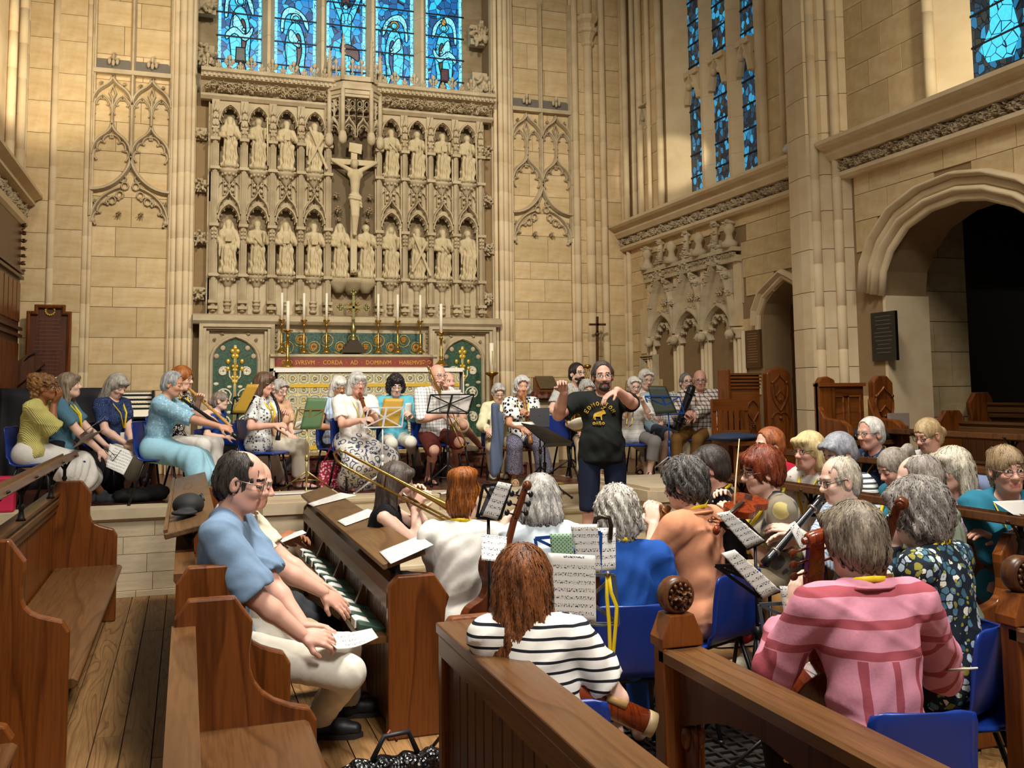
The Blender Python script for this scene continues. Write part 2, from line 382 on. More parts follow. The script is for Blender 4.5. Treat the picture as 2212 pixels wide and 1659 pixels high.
# ---- carved foliage units
def clump(seed, n=16, spread=(.5, .5, .22), h=.05):
 r = random.Random(seed); s = SDF(); s.ell((0, 0, 0), (spread[0]*.62, spread[1]*.62, spread[2]*.5), k=.02)
 for i in range(n):
  a = r.uniform(0, 2*PI); q = r.uniform(.15, .95)**.7; p = V3((math.cos(a)*spread[0]*q*.8, math.sin(a)*spread[1]*q*.8, spread[2]*(.35+.5*(1-q))))
  d = V3((math.cos(a+r.uniform(-1, 1)), math.sin(a+r.uniform(-1, 1)), r.uniform(.0, .6)))*r.uniform(.1, .2)
  s.cap(p, p+d, r.uniform(.05, .1), r.uniform(.04, .09), k=.015); s.ell(p+d*1.1+V3((0, 0, .05)), r.uniform(.03, .06), k=.01, op=1)
 return s.mesh(h)
CLUMPS = [clump(i, h=.045) for i in range(4)]
def put_clump(m, fn, u, z, size, out, i=0, rot=0.0, base=0.0, mi=0):
 v, f = CLUMPS[i % 4]; c, s_ = math.cos(rot), math.sin(rot)
 pts = [fn(u+(p[0]*c-p[1]*s_)*size, z+(p[0]*s_+p[1]*c)*size, base+p[2]*out/.25) for p in v]
 # orientation is irrelevant to shading (two sided), keep quads
 m.add(pts, f.tolist(), mi, True)
def frieze(parent, fn, N, u0, u1, z0, z1, base, out, name='carved_frieze', step=None):
 m = MB(); h = z1-z0; st = step or h*1.5; n = max(1, round((u1-u0)/st)); st = (u1-u0)/n; zc = (z0+z1)/2
 wave = [(u0+(u1-u0)*t, zc+math.sin(t*n*PI)*h*.28) for t in np.linspace(0, 1, n*6+1)]
 path(m, fn, wave, h*.1, out*.7, N, base)
 for i in range(n):
  u = u0+(i+.5)*st; s = 1 if i % 2 else -1
  put_clump(m, fn, u, zc-s*h*.12, h*.8, out, i, i*1.7, base)
  put_clump(m, fn, u+st*.3, zc-s*h*.22, h*.5, out*.9, i+1, i*1.1, base); put_clump(m, fn, u-st*.3, zc+s*h*.2, h*.5, out*.9, i+3, i*2.9, base)
  sp = [(u+math.cos(a)*h*.34*(1-a/9), zc-s*h*.1+math.sin(a)*h*.34*(1-a/9)) for a in np.linspace(0, 6.5, 10)]
  path(m, fn, sp, h*.08, out*.9, N, base)
  put_clump(m, fn, u+st*.5, zc+s*h*.2, h*.6, out*.9, i+2, i*2.3, base)
 o = m.build(name, M_CARVE, parent); o['kind'] = 'stuff'; return o
# ---- floor and platform
flo = struct('floor'); m = MB(); m.box((-2.2, -.5, -.12), (3.0, 9.2, -.02)); m.box((3.0, -.5, -.12), (13, 13, -.02)); m.build('floor_bed', plain('35281c', .9), flo)
def wood(name, a, b, ax='Y', rough=.42, sc=1.0, ring=9.0, rnd=.25, bmp=.15):
 # quarter-sawn oak: long stretched grain with cathedral figure and short ray flecks
 t = NT(name); s = {'X': (.35, 3.2, 3.2), 'Y': (3.2, .35, 3.2), 'Z': (3.2, 3.2, .35)}[ax]
 off = t.n('ShaderNodeCombineXYZ', i_0=t.math('MULTIPLY', t.rand(), 9), i_1=t.math('MULTIPLY', t.rand(), 17), i_2=t.math('MULTIPLY', t.rand(), 5)).outputs[0]
 v = t.n('ShaderNodeVectorMath', operation='ADD', i_0=t.mapv(tuple(q*sc for q in s)), i_1=off).outputs[0]
 n1 = t.noise(v, 1.1, 2, .5, .6); rings = t.math('FRACT', t.math('MULTIPLY', n1, ring)); rings = t.ramp(rings, [(0, (.15,)*3), (.25, (.85,)*3), (.9, (1,)*3), (1, (.15,)*3)])
 s2 = tuple(q*(14 if q > 1 else 6) for q in s); fine = t.noise(t.mapv(s2), 1.6, 3, .7); big = t.noise(t.co(), 1.6, 3)
 c = t.mix(t.math('MULTIPLY', rings, t.math('MULTIPLY_ADD', fine, .7, .35)), lin(a), lin(b))
 c = t.mix(t.math('MULTIPLY', t.ramp(fine, [(.42, (0, 0, 0)), (.62, (1, 1, 1))]), .45), c, tuple(q*.45 for q in lin(a)))
 c = t.mix(t.ramp(big, [(.35, (0, 0, 0)), (.7, (.35,)*3)]), c, lin(a))
 r = t.math('MULTIPLY_ADD', t.rand(), rnd, 1-rnd*.5); c = t.mix(1.0, c, t.n('ShaderNodeCombineColor', i_0=r, i_1=r, i_2=r).outputs[0], 'MULTIPLY')
 t.base(c, rough, 0, .4).bump(t.math('MULTIPLY_ADD', fine, .4, rings), bmp, .002); return t.m
W_BOARD = wood('worn_pine_board', '6b4827', 'a8814f', 'Y', .55, 1.3, 16, .3)
W_PARQ = wood('parquet_oak', '76532f', 'ab8552', 'Y', .5, 2.0, 5, .5)
W_OAK = wood('pew_oak', '53280c', '8f501e', 'Z', .3, 1.0, 6, .12)
W_OAKY = wood('pew_rail_oak', '523419', '775230', 'Y', .33, 1.0, 6, .12)
W_OAKX = wood('pew_oak_x', '582c0e', '925522', 'X', .3, 1.0, 6, .12)
W_DARK = wood('dark_oak', '3a2110', '6a4020', 'Z', .35, 1.2, 5, .15)
W_DESK = wood('desk_oak', '523920', '7a5a35', 'Y', .4, 1.0, 9, .12)
W_PALE = plain('9d875f', .5, var=.2)
rr = random.Random(3); x = -2.1
while x < 1.55:
 w = rr.uniform(.135, .165); y = .5-rr.uniform(0, 1.5)
 while y < 8.95:
  L = rr.uniform(1.8, 3.4); L = min(L, 8.97-y)
  if y+L > .8 and L > .05: MB().box((x+.003, max(y, .8)+.002, -.03), (x+w-.003, y+L-.002, rr.uniform(-.002, .001))).build('floorboard', W_BOARD, flo)
  y += L
 x += w
me_p = MB().box((-.17, -.043, -.02), (.17, .043, 0)).build('parquet_block', W_PARQ, flo); ME_PQ = me_p.data; bpy.data.objects.remove(me_p)
cnt = 0
for i in range(-2, 46):                              # herringbone, the nearest blocks one by one
 for j in range(-30, 30):
  for q in (0, 1):
   bx = 1.6+(i*.35+j*.0)*.0+(i-j)*.0; a = .35; wv = .0875
   px = i*wv+j*a*.5+q*(.175+.0438); py = i*wv-j*a*.5+q*(.175-.0438)-.0
   X, Y = 2.2+px*.7071*1.0-py*.7071, 2.0+px*.7071+py*.7071
   if 1.57 < X < 4.2 and 1.3 < Y < 5.2 and cnt < 298:
    o = bpy.data.objects.new('parquet_block', ME_PQ); COL.objects.link(o); o.parent = flo; o.location = (X, Y, rr.uniform(-.002, .0005)); o.rotation_euler = (0, 0, PI/4 if q == 0 else -PI/4); cnt += 1
MB().box((1.56, -.5, -.05), (6.0, 9, -.012)).build('floor_screed', W_PARQ, flo)
# heating grille in the floor
g = empty('floor_grille', flo); M_IRON = plain('2a241f', .5, .6)
MB().box((2.0, 3.0, -.01), (2.75, 6.2, -.006)).build('grille_pit', plain('0a0807', .9), g)  # thin black sheet, the dark below the bars put in as colour
m = MB()
for i in range(40): m.bar((2.0, 3.0+i*.08, .0), (2.75, 3.0+i*.08, .0), .016, .014)
for i in range(10): m.bar((2.0+i*.083, 3.0, .001), (2.0+i*.083, 6.2, .001), .016, .014)
for p in ((2.0, 3.0, 2.0, 6.2), (2.75, 3.0, 2.75, 6.2)): m.bar((p[0], p[1], 0), (p[2], p[3], 0), .05, .016)
o = m.build('grille_bars', M_IRON, g); o['kind'] = 'stuff'
# platform: stone front left, five steps, stone stub walls
plat = struct('trim_1'); YF = 9.0
mp = MB(); mp.box((-2.0, YF+.02, 0), (6.2, 12.9, ZP-.01)); mp.build('platform_core', M_STEP, plat)
T_RED = None
t = NT('red_floor_tile'); v = t.co(); t.base(t.mix(t.noise(v, 12, 3), lin('4a221a'), lin('6e3a2c')), .35, 0, .5); r_ = t.math('MULTIPLY_ADD', t.rand(), .4, .8); M_TILE = t.m
M_TILEC = plain('b3a283', .5); M_TILEB = plain('2c211d', .4)
MT = [cubemesh('floor_tile', q) for q in (M_TILE, M_TILEC, M_TILEB)]
cnt = 0
for i in range(27):
 for j in range(11):
  X, Y = 1.42+i*.1, YF+.37+j*.1
  block(plat, (X+.002, Y+.002, ZP-.02), (X+.098, Y+.098, ZP+.001+(.0006*((i*7+j*3) % 3))), MT[0 if (i+j) % 7 else 2], 'floor_tile'); cnt += 1
MB().box((-2, YF+1.4, ZP-.012), (6.1, 12.7, ZP)).build('platform_paving', M_TILE, plat)
MB().box((-2, YF+.3, ZP-.012), (1.42, YF+1.4, ZP)).build('platform_paving', M_TILE, plat); MB().box((4.0, YF+.3, ZP-.012), (6.1, YF+1.4, ZP)).build('platform_paving', M_STEP, plat)
def sblk(a, b, name='stone'): return block(plat, a, b, ME_STEPB, name)
rr = random.Random(5)
for a, b in ((-2.0, 1.38), (4.15, 6.1)):             # low stone wall of the platform with a chamfered coping
 rows = [(.0, .05), (.052, .2), (.202, .36), (.362, .51), (.512, .64)]
 for k, (z0, z1) in enumerate(rows):
  X = a
  while X < b-.01:
   w = min(rr.uniform(.5, .95), b-X); w = b-X if b-X-w < .2 else w
   sblk((X+.002, YF-(.03 if k == 0 else 0), z0+.001), (X+w-.002, YF+.3, z1-.001)); X += w
 X = a
 while X < b-.01:
  w = min(rr.uniform(.9, 1.3), b-X); w = b-X if b-X-w < .3 else w
  m = MB(); m.prism([(YF, .642), (YF-.045, .672), (YF-.045, ZP), (YF+.36, ZP), (YF+.36, .642)], lambda u, z, d: (d, u, z), X+.002, X+w-.002); m.build('coping_stone', M_STEP, plat); X += w
for k in range(5):
 yk = YF-.37*k; zk = ZP-.1514*k
 for X, w in ((1.38, .95), (2.33, .85), (3.18, .97)):
  m = MB(); m.prism([(yk-.012, zk-.045), (yk-.018, zk-.03), (yk-.018, zk-.006), (yk-.01, zk), (yk+.39, zk), (yk+.39, zk-.15), (yk, zk-.15), (yk, zk-.05)], lambda u, z, d: (d, u, z), X+.002, X+w-.002); m.build('step_stone', M_STEP, plat)
for a, b, yf, top in ((.62, 1.38, 8.72, .80), (4.15, 5.05, 8.1, .815)):    # stub walls ending the steps
 for z0, z1 in ((0, .22), (.222, .43), (.432, top-.13)): sblk((a+.01, yf, z0), (b, YF+.45, z1))
 m = MB(); c = .05; m.prism([(a-.03, yf+.05), (a+.03, yf-.03), (b-.02, yf-.03), (b+.02, yf+.05), (b+.02, YF+.5), (a-.03, YF+.5)], lambda u, y, d: (u, y, d), top-.13, top-.03)
 m.prism([(a, yf+.06), (a+.05, yf), (b-.04, yf), (b-.01, yf+.06), (b-.01, YF+.48), (a, YF+.48)], lambda u, y, d: (u, y, d), top-.03, top); m.build('coping_stone', M_STEP, plat)
# altar steps of dark red marble
t = NT('red_marble'); v = t.co(); M_MARB = t.base(t.ramp(t.noise(v, 7, 6, .7, 1.5), [(.3, lin('2b1512')), (.5, lin('5b3026')), (.62, lin('8d6653')), (.7, lin('4a2620'))]), .25).m
for k, (x0, x1, y0, z1) in enumerate(((.3, 3.85, 10.75, .9), (.55, 3.6, 11.1, 1.03))):
 for i in range(4): w = (x1-x0)/4; m = MB(); m.box((x0+w*i+.002, y0, ZP-.0), (x0+w*(i+1)-.002, 12.6, z1-.02)); m.box((x0+w*i+.002, y0-.03, z1-.03), (x0+w*(i+1)-.002, 12.6, z1)); m.build('step_stone', M_MARB, plat)
# ---- altar wall
we = struct('wall_back'); m = MB(); zt = 9.6
wl, wr, wb = wx(.03), wx(4.31), wz(6.0)
m.box((XL-.4, YW, -.1), (wl, YW+.9, zt)); m.box((wr, YW, -.1), (XR+.6, YW+.9, zt)); m.box((wl, YW, -.1), (wr, YW+.9, wb)); m.build('wall_core', M_MORT, we)
ashlar(we, fE, wx(-1.26), wx(-.25), ZP, 8.3, seed=2, ws=(.42, .62)); ashlar(we, fE, wx(4.62), wx(5.6), ZP, 8.6, seed=4, ws=(.42, .62))
ashlar(we, lambda x, z, o: fE(x, z, o+.06), wx(-1.68), wx(-1.33), ZP, 8.0, hs=(.34, .42, .3), ws=(.28, .4), seed=5)
ashlar(we, lambda x, z, o: fE(x, z, o+.1), wx(-2.09), wx(-1.74), ZP, 8.0, hs=(.4, .44), ws=(.4, .5), seed=6)
ashlar(we, lambda x, z, o: fE(x, z, o+.06), wx(5.7), wx(6.1), ZP, 8.6, hs=(.34, .42, .3), ws=(.3, .4), seed=7)
ashlar(we, lambda x, z, o: fE(x, z, o+.1), wx(6.12), wx(6.48), ZP, 8.6, hs=(.4, .44), ws=(.4, .5), seed=8)
for a, b, d in ((-1.68, -1.33, .06), (-2.09, -1.74, .1), (5.7, 6.1, .06), (6.12, 6.48, .1)): MB().box((wx(a), YW-d, 0), (wx(b), YW, zt)).build('wall_core', M_MORT, we)
for x, r, o in ((-1.70, .045, .05), (-1.30, .04, .03), (-1.24, .025, .05), (-.25, .03, .06), (-.2, .045, .1), (-.12, .05, .16), (-.04, .04, .2), (.02, .03, .16), (4.33, .03, .16), (4.4, .04, .2), (4.48, .05, .16), (4.56, .045, .1), (4.61, .03, .06), (5.62, .03, .05), (5.67, .05, .09), (6.11, .05, .14), (5.9, .07, .08)):
 shaft(we, lambda u, z, q, o=o: fE(u, z, q+o), wx(x), ZP, zt, r)
for a, b, o in ((-.26, .06, .06), (4.29, 4.62, .06)): MB().box((wx(a), YW-o-.05, ZP), (wx(b), YW, zt)).build('shaft_backing', M_SHAFT, we)
for x in (5.9,):                                       # moulded capital at the top of the right shaft
 MB().lathe([(.07, 0), (.1, .03), (.1, .06), (.08, .09), (.12, .2), (.15, .22), (.15, .27), (.12, .29), (.12, .34), (.17, .4), (.17, .46)], fE(wx(x), wz(7.25), .08), n=8, smooth=False).build('capital', M_SHAFT, we)
# ---- blind tracery panels
def tracery_panel(xa, xb):
 p = empty('blind_tracery', we); m = MB(); u = lambda t: wx(xa)+(wx(xb)-wx(xa))*t/2; B = .05
 P = lambda pts, w=.05, o=.09: path(m, fE, [(u(a), wz(z)) for a, z in pts], w, o, NE)
 for t in (0, 1, 2): P([(t, 4.95 if t == 1 else 4.2), (t, 7.9)], .06 if t == 1 else .05)
 for b in (0, 1):
  mir = lambda pts, b=b: ([(b+a, z) for a, z in pts], [(b+1-a, z) for a, z in pts])
  for pts in mir(ogee(0, 5.72, .5, 6.1)): P(pts, .05, .1)
  for pts in mir(ogee(0, 5.02, .5, 5.45)): P(pts, .05, .1)
  P([(b+.5, 5.4), (b+.5, 5.8)], .04, .08)
  for c in (0, .5):
   for pts in ((parch(b+c, 5.6, b+c+.25, 5.84)), (parch(b+c+.5, 5.6, b+c+.25, 5.84))):
    P(pts, .035, .07); foils(m, fE, [(u(a), wz(z)) for a, z in pts], 2, .04, .022, .05, NE, (u(b+c+.25), wz(5.6)))
  P([(b+.5, 5.78), (b+.58, 5.87), (b+.5, 5.97), (b+.42, 5.87), (b+.5, 5.78)], .03, .06)
  for s in (0, 1):
   pts = [(b+(a if s == 0 else 1-a), z) for a, z in parch(.02, 4.98, .5, 5.34)]
   foils(m, fE, [(u(a), wz(z)) for a, z in pts], 3, .06, .03, .06, NE, (u(b+.5), wz(4.95)))
  for s in (.2, .8): put_clump(m, fE, u(b+s), wz(6.0), .055, .05, int(s*9), 0, .03)
  for q in ((-.1, .0), (.1, .0), (0, .07), (0, -.02)): m.ball(fE(u(b+.5+q[0]), wz(6.3+q[1]), .08), (.024, .02, .045), 6)
 for s in (0, 2):
  f = lambda a: abs(s-a)
  P([(f(a), z) for a, z in bez((1, 5.0), (.97, 4.82), (.6, 4.55), (0, 4.55), 10)], .06, .11)
  P([(f(a), z) for a, z in parch(.02, 4.12, .75, 4.6)], .04, .08)
  foils(m, fE, [(u(f(a)), wz(z)) for a, z in parch(.02, 4.12, .7, 4.52)], 3, .07, .035, .07, NE, (u(f(.6)), wz(4.05)))
  for c in ((.55, 4.42), (.74, 4.5), (.86, 4.62), (.8, 4.72)):
   P([(f(c[0]+.09*math.cos(a)), c[1]+.05*math.sin(a)) for a in np.linspace(0, 2*PI, 9)], .025, .06)
  put_clump(m, fE, u(f(.72)), wz(4.24), .075, .1, 1, 0, .03); put_clump(m, fE, u(f(.1)), wz(4.4), .07, .05, 2, 0, .02)
  m.ball(fE(u(f(.08)), wz(4.14), .05), .035, 6)
 m.prism([(u(0), wz(6.13)), (u(2), wz(6.13)), (u(2), wz(6.19)), (u(0), wz(6.19))], fE, 0, .1); m.build('tracery', M_CARVE, p)
 m = MB()
 for b in (0, 1): m.prism([(u(b+.06), wz(6.19)), (u(b+.94), wz(6.19)), (u(b+.94), wz(6.31)), (u(b+.9), wz(6.34)), (u(b+.06), wz(6.34))], fE, 0, .035)
 m.build('slate_ledge', M_SLATE, p)
tracery_panel(-1.25, -.27); tracery_panel(4.63, 5.6)
# ---- right wall with window, door, arches
wr_ = struct('wall_right'); ys = lambda y: y*K
def wall_poly(m, fn, polys, d0=-.5, d1=0.0):
 for p in polys: m.prism(p, fn, d0, d1)
m = MB(); zt = 9.6; y0, y1, yA, yB, yP = ys(13.5), ys(12.02), ys(9.55), ys(8.7), ys(8.05)
zS = wz(4.42)
archd = [(ys(9.72), 0), (ys(9.72), wz(2.72))]+[(ys(a), wz(z)) for a, z in ((9.66, 2.85), (9.52, 2.95), (9.27, 3.07), (9.0, 2.95), (8.87, 2.85), (8.82, 2.72))]+[(ys(8.82), 0)]
ARC = [(7.66, 2.2), (7.66, 2.74), (7.62, 2.98), (7.5, 3.18), (7.27, 3.38), (6.95, 3.49), (6.6, 3.52), (6.3, 3.47), (6.0, 3.35), (5.75, 3.18), (5.6, 2.98), (5.55, 2.74), (5.55, 2.2)]
ARC = [(ys(a), wz(z)) for a, z in ARC]
wall_poly(m, fR, [[(y0+.2, -.1), (y0+.2, zS), (archd[0][0], zS), (archd[0][0], -.1)], [(yB, -.1), (archd[-1][0], -.1), (archd[-1][0], zS), (yB, zS)], [(y0+.2, zS), (y0+.2, zt), (y1, zt), (y1, zS)], [(yA, zS), (yA, zt), (yP, zt), (yP, zS)]])
for i in range(1, len(archd)-2): a, b = archd[i], archd[i+1]; m.prism([a, b, (b[0], zS), (a[0], zS)], fR, -.5, 0)
m.prism([(yB, -.1), (yB, zS), (ARC[0][0], zS), (ARC[0][0], -.1)], fR, -.5, 0)
for i in range(len(ARC)-1):
 a, b = ARC[i], ARC[i+1]
 if abs(a[0]-b[0]) > 1e-4: m.prism([a, b, (b[0], zS), (a[0], zS)], fR, -.5, 0)
m.prism([(ARC[-1][0], -.1), (ARC[-1][0], zS), (ys(3.0), zS), (ys(3.0), -.1)], fR, -.5, 0)
W2 = (ys(6.85), ys(5.0)); m.prism([(yP, zS), (yP, zt), (W2[0], zt), (W2[0], zS)], fR, -.5, 0); m.prism([(W2[1], zS), (W2[1], zt), (ys(3), zt), (ys(3), zS)], fR, -.5, 0)
m.build('wall_core', M_MORT, wr_)
def in_poly(p, P):
 c = False
 for i in range(len(P)):
  a, b = P[i], P[i-1]
  if (a[1] > p[1]) != (b[1] > p[1]) and p[0] < (b[0]-a[0])*(p[1]-a[1])/(b[1]-a[1])+a[0]: c = not c
 return c
big = lambda P, s, c: [((a-c[0])*s+c[0], (b-c[1])*s+c[1]) for a, b in P]
AD2 = big(archd, 1.22, (ys(9.27), wz(2.3))); AR2 = big(ARC, 1.22, (ys(6.6), wz(2.6)))
ashlar(wr_, fR, yB+.08, y0-.02, .75, wz(4.02), seed=11, ws=(.35, .62), hs=(.22, .26, .2), skip=lambda u, z: in_poly((u, z), AD2) or (ys(10.2) < u < ys(12.5) and z < wz(3.85)))
ashlar(wr_, fR, ys(4.2), ys(8.0), .8, wz(4.02), seed=12, ws=(.35, .6), hs=(.26, .3), skip=lambda u, z: in_poly((u, z), AR2) or (ys(5.5) < u < ys(7.7) and z < 2.5))
ashlar(wr_, fR, ys(6.95), ys(8.05), wz(4.5), 6.6, seed=13, ws=(.4, .6), hs=(.3, .36, .26)); ashlar(wr_, fR, ys(8.8), ys(9.5), wz(4.5), 6.9, seed=14, ws=(.5, .7), hs=(.36, .42)); ashlar(wr_, fR, ys(12.2), ys(12.7), wz(4.5), 7.6, seed=15, ws=(.5, .7), hs=(.4, .5))
# jamb shafts beside the window, blind niches
for y, r, o in ((9.58, .04, .02), (9.5, .05, .05), (9.15, .03, .03), (8.8, .05, .05), (12.1, .05, .05), (12.2, .03, .02), (12.45, .035, .05), (12.72, .05, .06), (12.95, .04, .05), (13.15, .05, .09), (13.35, .04, .05)):
 shaft(wr_, lambda u, z, q, o=o: fR(u, z, q+o), ys(y), wz(4.42), zt, r)
for y, zA in ((12.58, 6.05), (9.3, 7.25), (8.97, 7.25)):
 m = MB()
 for s in (-1, 1): path(m, fR, [(ys(y)+s*.13*(1-t), wz(zA)-.3+.3*math.sin(t*PI/2)) for t in np.linspace(0, 1, 7)], .05, .09, NR); m.ball(fR(ys(y)+s*.06, wz(zA)-.12, .05), .035, 6)
 path(m, fR, [(ys(y)-.14, wz(zA)+.06), (ys(y)+.14, wz(zA)+.06)], .06, .1, NR); m.build('niche_arch', M_CARVE, wr_)
for y, r, o in ((13.42, .05, .02), (13.25, .04, .03)): shaft(wr_, lambda u, z, q, o=o: fR(u, z, q+o), ys(y), ZP, wz(4.0), r)
def string_course(a, b):
 s = empty('string_course', wr_); m = MB(); z = wz
 m.prism([(0, z(4.47)), (.0, z(4.36)), (.3, z(4.36)), (.3, z(4.40))], lambda o, zz, d: fR(d, zz, o), a, b)
 m.prism([(0, z(4.36)), (0, z(4.2)), (.16, z(4.2)), (.2, z(4.26)), (.2, z(4.3)), (.27, z(4.33)), (.3, z(4.36))], lambda o, zz, d: fR(d, zz, o), a, b)
 m.prism([(0, z(4.2)), (0, z(4.0)), (.09, z(4.0)), (.12, z(4.03)), (.12, z(4.07)), (.05, z(4.07)), (.05, z(4.2))], lambda o, zz, d: fR(d, zz, o), a, b); m.build('moulding', M_SHAFT, s)
 frieze(s, fR, NR, a+.02, b-.02, z(4.075), z(4.2), .05, .1, step=.15)
string_course(yB, y0); string_course(ys(3.4), ys(8.2))
# pier between the bays
p = empty('pier', wr_); m = MB(); prof = [(8.72, 0), (8.74, .18), (8.68, .3), (8.45, .34), (8.3, .34), (8.26, .24), (8.2, .22), (8.16, .1), (8.08, .08), (8.05, 0)]
zz = .0; i = 0
while zz < zt:
 h = (.36, .42, .38)[i % 3]; MB().prism([(ys(y), o) for y, o in prof], lambda y, o, d: fR(y, d, o), zz+.003, zz+h-.003).build('pier_stone', M_SHAFT, p); zz += h; i += 1
for y, o, r in ((8.27, .27, .045), (8.12, .12, .045)): shaft(p, lambda u, z, q, o=o: fR(u, z, q+o), ys(y), 0, zt, r)
# sedilia: three canopied seats
s = empty('sedilia', wr_); m = MB(); zc = wz
m.box(fR(ys(12.62), ZP, -.45), fR(ys(10.12), zc(3.8), -.3)); m.build('seat_back', M_CARVE, s)
m = MB()
cent = (12.12, 11.37, 10.62)
for i, c in enumerate(cent):
 for sg in (-1, 1):
  path(m, fR, [(ys(c+sg*a), zc(z)) for a, z in parch(.34, 2.55, 0, 2.92, 8)], .06, .1, NR)
  path(m, fR, [(ys(c+sg*a), zc(z)) for a, z in ogee(.36, 2.62, 0, 3.75, 12)], .06, .13, NR)
  pts = [(ys(c+sg*a), zc(z)) for a, z in parch(.3, 2.5, .02, 2.82, 8)]; foils(m, fR, pts, 3, .075, .035, .08, NR, (ys(c), zc(2.45)))
  for t in (.25, .42, .55, .68, .8, .92): q = ogee(.38, 2.62, .03, 3.75, 24)[int(t*24)]; put_clump(m, fR, ys(c+sg*q[0]), zc(q[1]), .085, .1, i+int(t*10), t*5, .06)
  for k, zb in enumerate((2.78, 2.95, 3.1)): put_clump(m, fR, ys(c+sg*.1*(3-k)/3), zc(zb), .09, .05, k, k, .02)
  m.ball(fR(ys(c+sg*.34), zc(2.52), .12), .06, 8)
  put_clump(m, fR, ys(c+sg*.34), zc(2.5), .07, .08, i, 1, .1)
 m.tube([fR(ys(c), zc(3.7), .08), fR(ys(c), zc(4.0), .08)], [.05, .03], 8); 
 for zb in (3.72, 3.84, 3.95): put_clump(m, fR, ys(c), zc(zb), .09, .1, i, zb, .05)
m.box(fR(ys(12.62), zc(3.42), 0), fR(ys(10.12), zc(3.5), .1)); m.box(fR(ys(12.62), zc(3.55), 0), fR(ys(10.12), zc(3.6), .14)); m.build('canopy', M_CARVE, s)
frieze(s, fR, NR, ys(10.14), ys(12.6), zc(3.48), zc(3.56), .08, .05, step=.09)
m = MB()
for y in (12.55, 11.75, 11.0, 10.2):
 for dy in (-.09, 0, .09): m.tube([fR(ys(y+dy), ZP, .03), fR(ys(y+dy), zc(2.55), .03)], .03, 8)
 m.lathe([(.04, 0), (.06, .02), (.05, .05), (.09, .1), (.09, .13)], fR(ys(y), zc(2.46), .03), n=8)
 m.box(fR(ys(y+.05), zc(2.62), 0), fR(ys(y-.05), zc(3.42), .06))
m.build('jamb_shafts', M_SHAFT, s)
m = MB()
for y in (12.5, 11.75, 11.0, 10.25):
 m.lathe([(.1, 0), (.1, .06), (.05, .1), (.04, .16), (.075, .22), (.05, .27), (.03, .3)], fR(ys(y), zc(3.6), .1), n=8)
 if y in (12.5, 10.25): put_clump(m, fR, ys(y), zc(3.92), .08, .12, 1, 0, .06)
m.build('finials', M_CARVE, s)
for y in (12.12, 11.37, 10.62):
 m = MB(); path(m, fR, [(ys(y)-.28, ZP), (ys(y)-.28, zc(2.5))], .05, .06, NR, -.3); path(m, fR, [(ys(y), ZP), (ys(y), zc(2.7))], .05, .06, NR, -.3); path(m, fR, [(ys(y)+.28, ZP), (ys(y)+.28, zc(2.5))], .05, .06, NR, -.3); m.build('back_ribs', M_CARVE, s)
m = MB(); wall_poly(m, fR, [[(ys(12.62), zc(2.9)), (ys(12.62), zc(3.45)), (ys(10.12), zc(3.45)), (ys(10.12), zc(2.9))]], -.02, .012); m.build('spandrel', M_CARVE, s)
# side door and its arch
d = struct('door_1'); m = MB(); m.prism(archd, fR, -.42, -.36); m.build('door_leaf', W_DARK, d)
m = MB()
for y in np.linspace(8.9, 9.64, 6): m.box(fR(ys(y), 0, -.36), fR(ys(y)+.05, wz(2.85), -.34))
for z in (1.1, 1.8, 2.3): m.box(fR(ys(8.85), z, -.36), fR(ys(9.7), z+.06, -.335))
m.build('door_panels', W_DARK, d)
m = MB(); lab = [(ys(a), wz(z)) for a, z in ((9.86, 2.6), (9.84, 2.78), (9.7, 2.98), (9.45, 3.1), (9.27, 3.18), (9.08, 3.1), (8.85, 2.98), (8.72, 2.78))]
path(m, fR, lab, .05, .09, NR); path(m, fR, [(a-(a-ys(9.27))*.07, b-.05) for a, b in lab], .06, .05, NR); m.build('hood_mould', M_SHAFT, wr_)
# great arch to the side chapel
m = MB()
for k, (sc_, o, w) in enumerate(((1.0, .0, .08), (1.06, .05, .07), (1.13, .03, .09), (1.19, .09, .06))):
 A = big(ARC[1:-1], sc_, (ys(6.6), wz(2.45))); path(m, fR, [A[0]]+A+[A[-1]], w, o+.04, NR, smooth=True)
m.build('arch_mouldings', M_SHAFT, wr_)
m = MB(); m.box(fR(ys(7.66), -.1, -.5), fR(ys(7.62), wz(2.74), .0)); m.build('arch_jamb', M_SHAFT, wr_)
ch = struct('wall_chapel'); m = MB(); m.box((XR+.5, ys(7.95), -.1), (XR+1.25, ys(8.3), 4.6)); m.box((XR+1.25, ys(7.95), 2.75), (11, ys(8.3), 4.6)); m.box((10.6, 2, -.1), (11, 8, 4.6)); m.box((XR+.5, 2, 4.4), (11, 8, 4.7)); m.box((XR+1.2, 9.2, -.1), (11, 9.4, 4.4)); m.box((XR+.5, 1.8, -.1), (11, 2, 4.6)); m.build('wall_core', plain('2a241c', .9), ch)  # chapel walls and ceiling coloured near black to stand for the unlit interior
fC = lambda x, z, o=0: V3((x, ys(7.95)-o, z)); ashlar(ch, fC, XR+.5, XR+1.25, .5, 3.4, seed=21, ws=(.4, .6), hs=(.3, .34))
